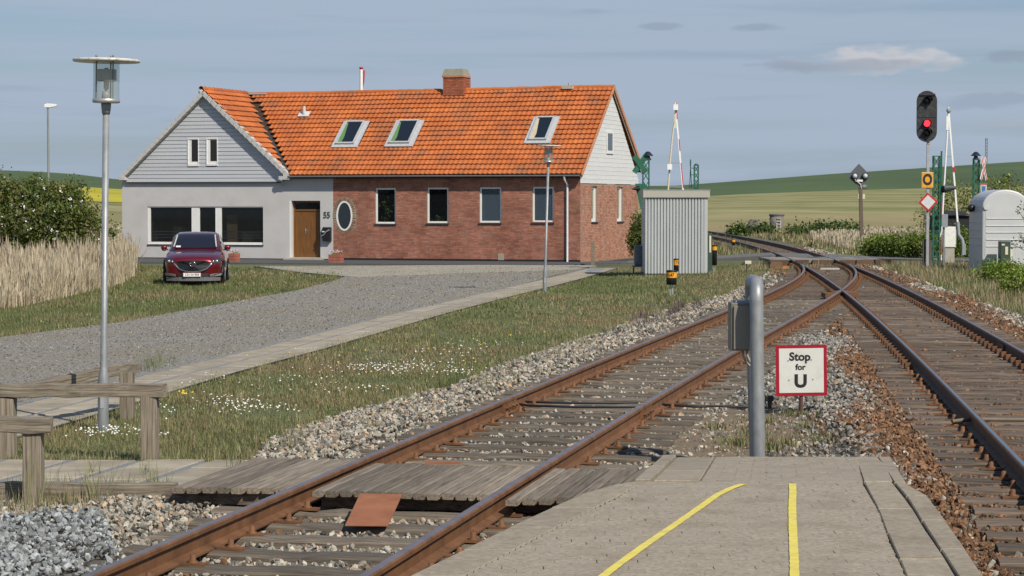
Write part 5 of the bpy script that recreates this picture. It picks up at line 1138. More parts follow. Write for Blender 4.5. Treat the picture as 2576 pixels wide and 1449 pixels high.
# planters
def planter(px, py0, py1, wpx, lab):
    a = G(px, py1); w = wpx / ppm(a.y); h = (py1 - py0) / ppm(a.y); t = thing('planter', lab, 'planter', a, HA, 'brick planters with pink and white flowers')
    for iz in range(3):
        for ix in range(3):
            b = MB(); b.box(-w / 2 + ix * w / 3 + .004, -w / 2 + (ix + 1) * w / 3 - .004, -.2, .2, iz * h / 3 + .004, (iz + 1) * h / 3 - .004); b.build('brick', mat('planter_brick', (.33, .11, .07), .85, .1, 5, rnd=.12), t)
    b = MB(); b.box(-w / 2 + .02, w / 2 - .02, -.17, .18, .0, h - .015); b.build('soil', mat('potting_soil', (.04, .03, .02), 1), t)
    plant(t, (0, 0, h), w * .8, .12, 60, .05, leaf_in, .14, 'leaves'); plant(t, (0, -.02, h + .07), w * .85, .09, 60, .05, petal_p, .14, 'flowers'); plant(t, (0, -.02, h + .08), w * .85, .09, 40, .045, petal_w, .14, 'flowers')
planter(845.5, 640, 662, 32, 'square brick planter between the wooden door and the oval window'); planter(589, 637, 660.5, 22, 'square brick planter beside the parked car, under the display window')
b = MB(); a = G(1491, 668); w = .1; b.box(-.07, .07, -.05, .05, -.2, 61 / ppm(a.y)); tag(b.build('wooden_post', wood_g, None, a), 'short weathered wooden post standing beside the right gable wall of the house', 'post')

# ---------------------------------------------------------------- parked car
def car():
    base = G(496, 711); t = thing('parked_car', 'dark red compact crossover car parked on the grass in front of the grey wing', 'car', base, R(4.6))
    red = mat('car_red', (.15, .003, .010), .28, .05, 5, metal=.45, coat=1); blk = mat('car_black_trim', (.02, .02, .022), .5, .1, 8); lip = mat('bumper_grey', (.13, .13, .135), .45)
    chrome = mat('chrome', (.7, .7, .7), .12, .03, 5, metal=1); tyre = mat('tyre', (.018, .018, .018), .85, .2, 20)
    st = [  # y, half width at shoulder, hood z centre, shoulder z, belt z, lower width factor, bottom z
        (-2.20, .52, .70, .66, .56, .95, .30), (-2.16, .66, .80, .72, .58, .95, .24), (-2.05, .78, .86, .77, .60, .98, .22), (-1.80, .86, .93, .86, .62, .99, .21), (-1.40, .885, .99, .94, .64, 1, .21), (-1.05, .89, 1.03, .98, .64, 1, .21),
        (-.85, .893, 1.06, 1.0, .64, 1, .21), (0, .893, 1.06, 1.0, .64, 1, .21), (.9, .893, 1.07, 1.01, .64, 1, .21), (1.6, .885, 1.07, 1.02, .64, 1, .23), (2.0, .84, 1.05, 1.0, .64, .98, .27), (2.15, .76, .95, .9, .62, .95, .33)]
    V = []; nr = 0
    for y, w, zc, zs, zm, lf, zb in st:
        ring = [(0, zc), (.35 * w, zc - .004), (.68 * w, zc - .02), (.86 * w, zs - .01), (.95 * w, zs - .05), (.985 * w, (zs + zm) / 2), (1.0 * w, zm), (.995 * w * lf, .46), (.975 * w * lf, zb + .08), (.92 * w * lf, zb), (0, zb)]
        full = ring + [(-x, z) for x, z in ring[-2:0:-1]]; nr = len(full); V += [(x, y, z) for x, z in full]
    Fs = [(i * nr + k, i * nr + (k + 1) % nr, (i + 1) * nr + (k + 1) % nr, (i + 1) * nr + k) for i in range(len(st) - 1) for k in range(nr)] + [tuple(range(nr)), tuple((len(st) - 1) * nr + k for k in range(nr))]
    o = MB().add(V, Fs, 0, True).build('body', [red], t); m = o.modifiers.new('s', 'SUBSURF'); m.levels = 2; m.render_levels = 2
    # cabin: front glass, sides, roof
    def gh_(y): return float(np.interp(y, [-.95, -.25, .35, 1.1, 1.75, 2.05], [1.02, 1.42, 1.53, 1.51, 1.33, 1.05]))
    gs = [(-.98, .745, 1.03), (-.60, .71, 1.235), (-.22, .665, 1.44), (-.02, .64, 1.505), (.5, .625, 1.54), (1.2, .61, 1.51), (1.75, .60, 1.36), (2.05, .64, 1.06)]
    V = []; n_ = 0
    for y, w, z in gs:
        ring = [(0, z + .012), (w * .55, z + .006), (w * .9, z - .012), (w * 1.0, z - .05), (w * 1.0 + (z - 1.0) * .17 * .5, 1.0 + (z - 1.0) * .5), (.80, 1.0)]
        full = ring + [(-x, q) for x, q in ring[-1:0:-1]]; n_ = len(full); V += [(x, y, q) for x, q in full]
    Fs = [(i * n_ + k, i * n_ + k + 1, (i + 1) * n_ + k + 1, (i + 1) * n_ + k) for i in range(len(gs) - 1) for k in [j for j in range(n_ - 1)] + [n_ - 1] if k < n_ - 1]
    Fs += [(i * n_ + n_ - 1, i * n_, (i + 1) * n_, (i + 1) * n_ + n_ - 1) for i in range(len(gs) - 1)]
    MB().add(V, Fs, 0, True).build('cabin', [red], t)
    gl = glassmat('car_glass', (.012, .018, .028), .25, .03)
    b = MB(); P = [(-.66, -.955, 1.075), (.66, -.955, 1.075), (.585, -.215, 1.463), (-.585, -.215, 1.463)]; c = [Vector(p) + Vector((0, -.012, .022)) for p in P]
    mid0 = Vector((0, -.985, 1.085)); mid1 = Vector((0, -.235, 1.483)); b.add([c[0], mid0, c[1], c[2], mid1, c[3]], [(0, 1, 4, 5), (1, 2, 3, 4)]); b.build('windscreen', gl, t)
    b = MB(); b.add([Vector(v) + Vector((0, .06, -.02)) for v in (c[0], mid0, c[1], c[2], mid1, c[3])], [(0, 1, 4, 5), (1, 2, 3, 4)]); 
    for s in (-1, 1):
        b = MB(); b.add([(s * .79, -.60, 1.06), (s * .79, 1.5, 1.08), (s * .665, 1.45, 1.38), (s * .675, .2, 1.46), (s * .70, -.05, 1.42)], [(0, 1, 2, 3, 4)]); b.build('side_window', gl, t)
        b = MB(); b.beam((s * .635, -.98, 1.12), (s * .565, -.27, 1.47), .035, .012); b.build('pillar_edge', mat('pillar_lining', (.45, .46, .42), .7), t)  # pale strip along each windscreen pillar
        b = MB(); b.sphere((s * .955, -.62, 1.085), .1, 14, 0, (.95, .6, .78)); b.beam((s * .84, -.58, 1.02), (s * .92, -.6, 1.04), .05, .04, 1); b.sphere((s * .955, -.63, 1.02), .075, 12, 1, (.9, .7, .5)); b.build('wing_mirror', [red, blk], t)
    b = MB(); b.cbox((-.5, -.99, 1.13), (.14, .01, .05)); b.build('parking_disc', white_p, t)
    # black grille with chrome wing under it
    ys = lambda x: -2.275 + .28 * (abs(x) / .75) ** 2.4
    gp = [(-.52, .69), (-.30, .725), (0, .735), (.30, .725), (.52, .69), (.49, .60), (.40, .50), (.24, .44), (0, .42), (-.24, .44), (-.40, .50), (-.49, .60)]
    MB().add([(x, ys(x) - .012, z) for x, z in gp] + [(0, -2.295, .58)], [(i, (i + 1) % 12, 12) for i in range(12)]).build('grille', mat('grille_black', (.01, .01, .01), .3, .5, 60), t)
    b = MB(); wing = [(-.60, .68), (-.54, .64), (-.49, .575), (-.40, .485), (-.24, .425), (0, .402), (.24, .425), (.40, .485), (.49, .575), (.54, .64), (.60, .68)]
    b.tube([(x, ys(x) - .025, z) for x, z in wing], [.012, .026, .024, .018, .015, .013, .015, .018, .024, .026, .012], 8); b.build('grille_trim', chrome, t)
    b = MB()
    for i in range(7):
        for k in range(4): x = .20 + i * .045; z = .47 + k * .06 + (i % 2) * .03; b.cbox((x, ys(x) - .02, z), (.008, .004, .010))
        for k in range(3): x = -.20 - i * .045; z = .48 + k * .05 + (i % 2) * .02; b.cbox((x, ys(x) - .02, z), (.006, .004, .007))
    kind(b.build('grille_studs', chrome, t), 'stuff')
    b = MB(); b.tube([(.082 * math.cos(a) * 1.1, -2.315, .635 + .062 * math.sin(a)) for a in np.linspace(0, 2 * math.pi, 25)], .010, 8, cap=False)
    b.tube([(-.085, -2.315, .655), (-.04, -2.317, .655), (0, -2.319, .618), (.04, -2.317, .655), (.085, -2.315, .655)], .009, 8); b.build('badge', chrome, t)
    for s in (-1, 1):
        hl = [(.52, .70), (.60, .775), (.80, .80), (.86, .79), (.84, .70), (.74, .655), (.60, .645)]
        yy = lambda x: -2.27 + .32 * (abs(x) / .86) ** 3
        MB().add([(s * x, yy(x) - .03, z) for x, z in hl], [tuple(range(7))]).build('headlight', glassmat('lamp_glass', (.05, .055, .06), .02, .08), t)
        b = MB(); b.sphere((s * .70, yy(.7) - .04, .715), .042, 12, 0, (1, .4, 1)); b.sphere((s * .60, yy(.6) - .04, .70), .028, 12, 0, (1, .4, 1)); b.build('lamp_unit', mat('lamp_chrome', (.6, .62, .65), .2, .05, 5, metal=.7), t)
        MB().add([(s * .50, -2.20, .33), (s * .78, -2.07, .37), (s * .84, -1.98, .36), (s * .82, -2.02, .29), (s * .5, -2.2, .26)], [tuple(range(5))]).build('bumper_corner', lip, t)
        # wheel arch cladding
        for yc in (-1.33, 1.33):
            b = MB(); V = []
            for i in range(13): a = R(-8 + 196 * i / 12); V += [(s * .905, yc + .46 * math.cos(a), .33 + .44 * math.sin(a)), (s * .91, yc + .385 * math.cos(a), .33 + .375 * math.sin(a)), (s * .60, yc + .385 * math.cos(a), .33 + .375 * math.sin(a))]
            b.add(V, [(3 * i + k, 3 * i + k + 1, 3 * i + k + 4, 3 * i + k + 3) for i in range(12) for k in (0, 1)]); b.build('wheel_arch', blk, t)
            b = MB(); prof = [(.20, -.11), (.31, -.115), (.34, -.09), (.345, 0), (.34, .09), (.31, .115), (.20, .11)]
            n = 28; V = [(s * .80 + x_, yc + r * math.cos(2 * math.pi * k / n), .33 + r * math.sin(2 * math.pi * k / n)) for r, x_ in prof for k in range(n)]
            b.add(V, [(i * n + k, i * n + (k + 1) % n, (i + 1) * n + (k + 1) % n, (i + 1) * n + k) for i in range(len(prof) - 1) for k in range(n)], 0, True); w = b.build('wheel', tyre, t)
            b = MB(); b.tube([(s * .80 + s * .09, yc, .33), (s * .80 + s * .10, yc, .33)], .205, 20)
            for k in range(5): a = 2 * math.pi * k / 5; b.beam((s * .905, yc, .33), (s * .905, yc + .2 * math.cos(a), .33 + .2 * math.sin(a)), .06, .02, up=(1, 0, 0))
            b.build('rim', silv, w)
    b = MB(); b.add([(x, ys(x) - .005 + (.0 if z < .3 else 0), z) for x in np.linspace(-.80, .80, 9) for z in (.13, .245)], [(2 * i, 2 * i + 2, 2 * i + 3, 2 * i + 1) for i in range(8)]); b.build('lower_bumper', lip, t)
    b = MB(); b.add([(x, ys(x) - .012, z) for x in np.linspace(-.46, .46, 7) for z in (.25, .36)], [(2 * i, 2 * i + 2, 2 * i + 3, 2 * i + 1) for i in range(6)]); b.build('air_intake', blk, t)
    b = MB(); b.cbox((-.02, -2.31, .315), (.52, .012, .118), 0); b.cbox((-.02, -2.319, .315), (.496, .006, .098), 1); b.build('number_plate', [mat('plate_rim', (.55, .30, .30), .5), white_p], t)
    text('lettering', 'CN 54 904', .098, face_cam((-.02, -2.3235, .315)), ink, t, .0005, .0012, .92)
car()

# ---------------------------------------------------------------- trackside equipment
def lattice(t, a, top, w, m, name='lattice_mast', d=None, rungs=None, th=.02):
    """square lattice mast from local z=a to z=top, width w"""
    b = MB(); d = d or w; h = w / 2; hd = d / 2
    for sx in (-1, 1):
        for sy in (-1, 1): b.beam((sx * h, sy * hd, a), (sx * h, sy * hd, top), th * 2.0, th * 2.0)
    n = rungs or int((top - a) / (w * 1.6)); st = (top - a) / n
    for i in range(n):
        z0, z1 = a + i * st, a + (i + 1) * st
        for sy in (-1, 1): b.beam((-h, sy * hd, z0), (h, sy * hd, z1), th * .6, th); b.beam((h, sy * hd, z0), (-h, sy * hd, z1), th * .6, th)
        for sx in (-1, 1): b.beam((sx * h, -hd, z0), (sx * h, hd, z1), th * .6, th)
    b.box(-h - .02, h + .02, -hd - .02, hd + .02, top, top + .03)
    return b.build(name, m, t)
def warn_mast(px, Yd, lab, ytop=403, wpx=13):
    p = at(px, 600, Yd); z0 = float(gh(p.x, Yd)); t = thing('crossing_mast', lab, 'crossing mast', (p.x, Yd, z0)); top = at(px, ytop, Yd).z - z0
    lattice(t, -.1, top, wpx / ppm(Yd), dgreen); return t, z0, p.x, top
def bell(t, x, top, Yd, s=1):
    b = MB(); b.lathe([(0, top + .33), (.07, top + .31), (.19, top + .18), (.20, top + .165), (.08, top + .17), (.07, top + .12), (.125, top + .045), (.12, top + .03), (0, top + .03)], 20, 0, (x, 0, 0)); b.build('bell', mat('bell_blue_black', (.015, .022, .035), .35, .1, 5), t)
    b = MB(); b.lathe([(0, top + .03), (.10, top + .028), (.08, top - .0), (0, top)], 16, 0, (x, 0, 0)); b.build('bell_rim', cream, t)
def xsign(t, cx, cz, w, h, rot, m, m2=None, th=.02, bw=.17):
    o = []
    for s in (-1, 1):
        b = MB(); a = Vector((-w / 2, 0, -s * h / 2)); c = Vector((w / 2, 0, s * h / 2)); b.beam(a + Vector((0, s * .012, 0)), c + Vector((0, s * .012, 0)), th, bw, 0, up=(0, 0, 1))
        if m2: 
            d = (c - a); b.beam(a + d * .0 + Vector((0, s * .012 - th / 2 - .004, 0)), c + Vector((0, s * .012 - th / 2 - .004, 0)), .004, bw * .45, 1)
        ob = b.build('cross_arm', [m, m2] if m2 else [m], t); ob.matrix_local = Matrix.Translation((cx, -.12, cz)) @ Matrix.Rotation(rot, 4, 'Z'); o.append(ob)
    return o
YL = 81.0
t, z0, x0, top = warn_mast(1624.5, YL, 'green lattice mast with black bell and green cross behind the corrugated cabin', 404, 15); bell(t, .07, top, YL, 1); S_ = 1 / ppm(YL)
xsign(t, -15 * S_, at(0, 413, YL).z - z0, 30 * S_, 42 * S_, 0, dgreen, bw=.19)
b = MB(); zz = lambda y, Yd=YL: at(0, y, Yd).z - z0
b.prism([(-28 * S_, -.14, zz(462)), (-3 * S_, -.14, zz(462)), (-3 * S_, -.14, zz(470)), (-10 * S_, -.14, zz(525)), (-14 * S_, -.14, zz(526))], (0, .02, 0)); b.build('signal_shield', dgreen, t)
b = MB(); b.tube([(-12 * S_, .0, zz(474)), (-12 * S_, .35, zz(475))], .1, 10); b.tube([(-18 * S_, -.2, zz(474)), (-36 * S_, -.28, zz(475.5))], [.10, .02], 10); b.build('signal_hood', black_p, t)
b = MB()
for y in (407, 418, 466): b.box(-17 * S_, -4 * S_, -.13, -.09, zz(y + 1), zz(y - 1))
b.build('bracket', dgreen, t)
t, z0, x0, top = warn_mast(1751, 90.0, 'short green lattice mast with an edge-on cross, seen over the cabin roof', 417, 10); S9 = 1 / ppm(90)
zz = lambda y: at(0, y, 90).z - z0
for o in xsign(t, -15 * S9, zz(437), .9, 66 * S9, R(82), dgreen, bw=.14): pass
b = MB(); b.box(-13 * S9, -4 * S9, -.14, -.1, zz(424), zz(422)); b.box(-13 * S9, -4 * S9, -.14, -.1, zz(441), zz(439)); b.lathe([(0, top + .09), (.07, top + .07), (.08, top + .03), (0, top + .03)], 12); b.build('bracket', dgreen, t)
def barrier(Yd, ap, lf, rf, lab, cross, reds, cw=None, w=.06):
    """raised A-frame crossing barrier: apex pixel, foot pixels"""
    p = at(ap[0], 600, Yd); z0 = float(gh(p.x, Yd)); t = thing('barrier_arm', lab, 'level crossing barrier', (p.x, Yd, z0)); L = lambda x, y, d=0: at(x, y, Yd) - Vector((p.x, Yd, z0)) + Vector((0, d, 0))
    wp, rp, cr_ = MATS['white_paint'], mat('barrier_red', (.50, .03, .03), .5), mat('barrier_cream', (.62, .56, .42), .6)
    b = MB(); b.tube([L(*q) for q in lf], w * .55, 8, 2 if reds else 0); o = b.build('arm_left', [wp, rp, cr_], t)
    b = MB(); 
    for q0, q1 in zip(rf[:-1], rf[1:]):
        n = max(1, int(abs(q1[1] - q0[1]) / 26))
        for i in range(n): a = (q0[0] + (q1[0] - q0[0]) * i / n, q0[1] + (q1[1] - q0[1]) * i / n); c = (q0[0] + (q1[0] - q0[0]) * (i + 1) / n, q0[1] + (q1[1] - q0[1]) * (i + 1) / n); b.beam(L(*a), L(*c), w, w, 0); (reds and int(a[1] / 45) % 2) and b.beam(L(*a) + Vector((w * .25, -w * .3, 0)), L(*c) + Vector((w * .25, -w * .3, 0)), w * .55, w * .5, 1)
    b.build('arm_right', [wp, rp], t)
    b = MB()
    for a, c in cross: b.beam(L(*a), L(*c), .035, .035)
    b.build('cross_bar', [grey_p], t)
    return t, L, z0
tb, L, _ = barrier(84.0, (1700, 257), [(1700, 262), (1699, 300), (1693, 330), (1686, 400), (1681, 473), (1680, 640)], [(1701, 257), (1702, 300), (1707, 350), (1712, 410), (1718, 473), (1722, 640)], 'raised red and white crossing barrier rising behind the corrugated cabin roof', [((1688, 410), (1710, 410)), ((1682, 470), (1717, 470))], True)
b = MB()
for x, y, w_, h_ in ((1699, 270, 12, 14), (1684, 420, 12, 14)): P = L(x, y, -.1); b.cbox(P, (w_ / ppm(84), .12, h_ / ppm(84)))
b.build('barrier_lamp', white_p, tb)
b = MB(); P = L(1700, 305); b.cbox(P, (8 / ppm(84), .05, 34 / ppm(84))); b.build('apex_sleeve', cream, tb); b = MB(); b.box(-.5, .5, -.15, .15, -.05, .7); b.build('drive_cabinet', grey_p, tb)
YR = 84.0
tb, L, zb_ = barrier(YR, (2386, 270), [(2386, 272), (2384, 320), (2378, 420), (2373, 500), (2369, 580), (2366, 592), (2358, 606)], [(2386, 270), (2388, 300), (2396, 400), (2403, 480), (2409, 560)], 'tall white crossing barrier raised upright, right of the red light signal', [((2377, 394), (2396, 394))], False)
b = MB(); b.tube([L(2409, 558), (L(2411, 590)), L(2420, 602), L(2423, 618)], .07, 8); b.cbox(L(2424, 627), (9 / ppm(YR), .2, 28 / ppm(YR))); b.build('counterweight', grey_p, tb, recalc=False)
b = MB(); b.sphere(L(2386, 278, -.05), .09, 10, 0, (1, .6, 1)); b.cbox(L(2400, 425, -.05), (.10, .06, .14), 1); b.cbox(L(2383, 310, -.02), (.09, .05, .5), 2); b.build('barrier_lamp', [grey_p, red_p, white_p], tb)
# white drive cabinet, posts at the right crossing
def cab_box(name, lab, cat, x0, x1, y0, y1, Yd, dp, m, parent=None, bev=.02, ground_=True):
    a, c = at(x0, y0, Yd), at(x1, y1, Yd); z0 = c.z; t = thing(name, lab, cat, ((a.x + c.x) / 2, Yd + dp / 2, z0)); w = (c.x - a.x) / 2
    b = MB(); b.box(-w, w, -dp / 2, dp / 2, 0, a.z - z0); o = b.build('housing', m, t, bevel=bev); return t, w, a.z - z0, z0
t, w, h, z0 = cab_box('drive_cabinet', 'white barrier drive cabinet on a grey plinth between the barrier legs', 'cabinet', 2376.5, 2404, 570.5, 622, 82.5, .45, mat('cabinet_white', (.72, .71, .66), .5))
b = MB(); b.box(-w * .85, w * .85, -.18, .18, -.55, 0); b.build('plinth', conc, t); b = MB(); b.box(w, w + .05, -.1, .1, .1, h - .1); b.build('side_rail', grey_p, t)
t, w, h, z0 = cab_box('junction_box', 'small grey junction box on a thin grey post beside the white drive cabinet', 'junction box', 2369, 2384.5, 539, 572, 80.0, .2, grey_p, bev=.01)
b = MB(); b.tube([(-w * .1, 0, 0), (-w * .1, 0, -1.3)], .03, 8); b.build('post', grey_p, t)
# right green lattice mast with the hooded lamp
t, z0, x0, top = warn_mast(2354.5, 79.0, 'tall green lattice mast between the red light signal and the white barrier', 394, 15); S7 = 1 / ppm(79)
zz = lambda y: at(0, y, 79).z - z0; b = MB(); b.tube([(12.5 * S7, 0, zz(380)), (12.5 * S7, 0, zz(575))], .03, 8)
for y in (408, 432, 470, 498, 520): b.box(6 * S7, 12 * S7, -.02, .02, zz(y), zz(y) + .03)
b.build('edge_on_sign', dgreen, t); b = MB(); b.tube([(14 * S7, -.02, zz(570)), (13.5 * S7, -.02, zz(655))], .02, 6, 0); b.box(12 * S7, 14.5 * S7, -.05, -.03, zz(545), zz(505), 1); b.box(12 * S7, 14.5 * S7, -.05, -.03, zz(640), zz(590), 1); b.build('striped_stop', [white_p, red_p], t)
b = MB(); b.lathe([(.09, -.12), (.12, -.05), (.12, .05), (.09, .12)], 12); o = b.build('lamp_housing', black_p, t); o.location = (20 * S7, 0, zz(476))
b = MB(); b.tube([(21 * S7, -.05, zz(474)), (48 * S7, -.15, zz(472))], [.14, .05], 10); b.build('lamp_hood', mat('hood_grey', (.07, .075, .085), .5), t)
t, z0, x0, top = warn_mast(2454.5, 88.0, 'green lattice mast with black bell and red white cross above the domed cabin', 403, 13); bell(t, -.02, top, 88); S8 = 1 / ppm(88); zz = lambda y: at(0, y, 88).z - z0
xsign(t, 17 * S8, zz(424), 24 * S8, 56 * S8, R(48), white_p, red_p, bw=.13)
b = MB(); b.prism([(9 * S8, -.14, zz(463)), (25 * S8, -.14, zz(463)), (23 * S8, -.14, zz(487)), (11 * S8, -.14, zz(487))], (0, .02, 0), 0); b.prism([(11.5 * S8, -.15, zz(468)), (22.5 * S8, -.15, zz(468)), (21.5 * S8, -.15, zz(485)), (12.5 * S8, -.15, zz(485))], (0, .008, 0), 1); b.box(9 * S8, 25 * S8, -.147, -.14, zz(466), zz(463.5), 2); b.build('small_sign', [white_p, mat('sign_blue', (.06, .16, .33), .5), red_p], t)
# ---- main colour light signal
Yg = 77.6; P0 = at(2333, 600, Yg); z0 = float(gh(P0.x, Yg)); t = thing('railway_signal', 'railway light signal on a grey pole showing one red light', 'railway signal', (P0.x, Yg, z0)); S6 = 1 / ppm(Yg)
sx_ = lambda x: at(x, 600, Yg).x - P0.x
zz = lambda y: at(0, y, Yg).z - z0
b = MB(); b.box(-.045, .045, -.045, .045, -.1, zz(357)); b.build('pole', galv2, t)
b = MB(); b.box(-.14, -.05, .05, .16, -.1, zz(601)); b.build('steel_channel', mat('brown_channel', (.09, .065, .055), .7), t); b = MB(); b.box(.05, .15, .0, .1, -.1, zz(604)); b.build('steel_channel', MATS['brown_channel'], t)
hw = 25.5 * S6; cx = sx_(2328); zt_, zb2 = zz(228.5), zz(357.5); pts = []
for i in range(13): a = R(180 * i / 12); pts.append((cx + hw * math.cos(a), -.12, zt_ - hw + hw * math.sin(a)))
for i in range(13): a = R(180 + 180 * i / 12); pts.append((cx + hw * math.cos(a), -.12, zb2 + hw + hw * math.sin(a)))
sb = mat('signal_black', (.022, .022, .024), .5, .2, 20, dirt=((.10, .10, .10), 14, .5)); b = MB(); b.prism(pts, (0, .05, 0)); hd = b.build('background_board', sb, t)
b = MB()
for zc, on in ((zz(253), 0), (zz(310.5), 1), (zz(334), 0)):
    bb = MB(); r0 = 10.5 * S6; V = []
    n = 20
    for i in range(n): a = 2 * math.pi * i / n; V += [(cx + r0 * math.cos(a), -.13, zc + r0 * math.sin(a)), (cx + r0 * math.cos(a), -.13 - (.30 if math.sin(a) > -.2 else .06), zc + r0 * math.sin(a))]
    bb.add(V, [(2 * i, 2 * i + 1, 2 * ((i + 1) % n) + 1, 2 * ((i + 1) % n)) for i in range(n)], 0, True); hdv = bb.build('visor', black_p, t, recalc=False)
    bb = MB(); bb.sphere((cx, -.13, zc), 8.2 * S6, 16, 0, (1, .3, 1)); bb.build('lens', emis('red_signal_light', (1.0, .03, .05), 2.6) if on else glassmat('dark_lens', (.02, .022, .024), .02, .12), t)
b.box(cx - hw * .8, cx + hw * .8, -.17, -.12, zz(240), zz(236)); b.box(cx - hw * .95, cx + hw * .95, -.135, -.12, zz(295.5), zz(294)); b.build('ledge', sb, t)
b = MB(); w_, h_ = 14.5 * S6, 19.7 * S6; b.box(sx_(2331) - w_, sx_(2331) + w_, -.085, -.07, zz(453) - h_, zz(453) + h_); b.build('yellow_sign', mat('sign_yellow_rim', (.62, .5, .3), .5), t, bevel=.02)
b = MB(); b.box(sx_(2331) - w_ + .02, sx_(2331) + w_ - .02, -.092, -.086, zz(453) - h_ + .02, zz(453) + h_ - .02); b.build('yellow_sign', mat('sign_yellow', (.74, .32, .012), .5), t); text('lettering', 'O', .50, face_cam((sx_(2331), -.096, zz(453))), ink, t, .002, .022, .78)
b = MB(); r_ = 24.5 * S6; c_ = (sx_(2333), zz(508.5)); q = [(c_[0] + r_ * math.cos(a), c_[1] + r_ * math.sin(a)) for a in (R(3), R(93), R(183), R(273))]
b.prism([(x, -.075, z) for x, z in q], (0, -.015, 0)); b.build('diamond_sign', mat('sign_crimson', (.50, .015, .02), .5), t, bevel=.012); b = MB(); q = [(c_[0] + r_ * .74 * math.cos(a), c_[1] + r_ * .74 * math.sin(a)) for a in (R(3), R(93), R(183), R(273))]; b.prism([(x, -.096, z) for x, z in q], (0, .004, 0)); b.build('diamond_sign', mat('sign_pale', (.60, .60, .60), .5), t)
b = MB(); b.box(-.05, .05, -.06, -.047, zz(363), zz(359)); b.build('id_plate', orange_b, t)
# ---- distant diamond signal with two lamps
Yd = 109.0; P0 = at(2167, 560, Yd); z0 = at(2167, 627, Yd).z; t = thing('road_signal', 'wooden post with a dark diamond plate and two pale round lamps across the line', 'railway signal', (P0.x, Yd, z0)); S5 = 1 / ppm(Yd); zz = lambda y: at(0, y, Yd).z - z0; xx_ = lambda x: at(x, 600, Yd).x - P0.x
b = MB(); b.beam((.04, 0, -.2), (-.06, 0, zz(465)), .16, .16); b.build('post', mat('brown_post', (.12, .09, .07), .8), t)
b = MB(); q = [(xx_(2159), zz(412)), (xx_(2189), zz(443)), (xx_(2160), zz(472)), (xx_(2130), zz(443))]; b.prism([(x, -.1, z) for x, z in q], (0, .04, 0)); b.build('diamond_plate', mat('plate_slate', (.09, .095, .105), .6), t)
for px in (2148, 2174): b = MB(); b.tube([(xx_(px), -.1, zz(443.5)), (xx_(px), -.2, zz(443.5))], 8.5 * S5, 14, 0); b.sphere((xx_(px), -.22, zz(443)), 6.3 * S5, 14, 1); b.build('lamp', [black_p, mat('lamp_pearl', (.5, .55, .6), .3)], t)
b = MB(); b.box(xx_(2154), xx_(2168), -.2, -.14, zz(457), zz(452)); b.tube([(xx_(2148), -.2, zz(451)), (xx_(2152), -.16, zz(456)), (xx_(2163), -.16, zz(463)), (xx_(2165), -.1, zz(474))], .02, 6); b.build('cable_bracket', white_p, t)
b = MB(); b.lathe([(0, -.1), (.19, -.1), (.19, .1), (0, .1)], 12); o = b.build('rear_lamp', mat('plate_grey', (.16, .16, .17), .6), t); o.location = (xx_(2171), .2, zz(470)); b = MB(); b.box(xx_(2157), xx_(2164), -.05, .1, zz(500), zz(487)); b.box(xx_(2169), xx_(2175), -.05, .1, zz(500), zz(488)); b.build('terminal_box', cream, t)
# ---- corrugated relay cabin
a = at(1622, 688, 73.0); c = at(1779, 497, 73.0); z0 = a.z; W2_ = (c.x - a.x); t = thing('relay_cabin', 'pale corrugated metal cabin with a flat grey fascia beside the crossing', 'cabin', (a.x, 73.0, z0)); H_ = c.z - z0; dpt = 1.9
corr = mat('corrugated_sheet', (.46, .475, .475), .5, .06, 3, metal=.15, stretch=(1, 1, .3), dirt=((.42, .44, .43), 2, .5)); b = MB(); n = 20; V = []
for i in range(n):
    p = W2_ / n
    for f, d in ((0, 0), (.12, -.045), (.66, -.045), (.78, 0)): V += [((i + f) * p, d, .0), ((i + f) * p, d, H_)]
V += [(W2_, 0, 0), (W2_, 0, H_)]; k = len(V) // 2; b.add(V, [(2 * i, 2 * i + 2, 2 * i + 3, 2 * i + 1) for i in range(k - 1)]); b.build('corrugated_front', corr, t, recalc=False)
b = MB(); b.box(0, W2_, .004, dpt, .02, H_); b.box(W2_ - .12, W2_ + .015, -.034, .0, 0, H_); b.build('body', corr, t)
fa = at(1617.5, 497, 73.0); fc_ = at(1780, 477.5, 73.0); b = MB(); b.box(fa.x - a.x, W2_ + .08, -.10, dpt + .1, H_, fc_.z - z0 - .02); b.build('fascia', mat('fascia_grey', (.42, .395, .34), .5, .04, 4, metal=.1), t, bevel=.005); b = MB(); b.box(fa.x - a.x - .01, W2_ + .09, -.11, dpt + .11, fc_.z - z0 - .02, fc_.z - z0); b.build('roof_edge', mat('roof_edge_zinc', (.5, .5, .5), .4, metal=.3), t)
b = MB(); b.box(.03, W2_ - .03, .02, dpt, -.25, -.0); b.build('plinth', conc, t)
# cabinets and bollards round it
t, w, h, z0 = cab_box('green_cabinet', 'slim dark green cabinet with a cream plate at the right corner of the corrugated cabin', 'cabinet', 1780.5, 1791.5, 586.5, 692, 73.6, .5, mat('cabinet_green', (.035, .06, .045), .55, .15, 5), bev=.01)
b = MB(); b.box(-w * .3, w * .5, -.262, -.251, h - .62, h - .08); b.build('cream_plate', mat('plate_cream', (.62, .58, .42), .5), t)
t, w, h, z0 = cab_box('transformer_cabinet', 'grey rounded electrical cabinet on a metal stand left of the corrugated cabin', 'cabinet', 1596.5, 1616, 617, 668, 74.5, .5, mat('cab_grey', (.13, .145, .155), .55, .1, 5), bev=.05)
b = MB(); b.box(-w - .05, w + .05, -.26, .26, -.05, 0)
for x in (-w - .02, w + .02): b.beam((x, -.24, -.28), (x * .95, -.22, -.05), .03, .03); b.beam((x, .24, -.28), (x * .95, .22, -.05), .03, .03)
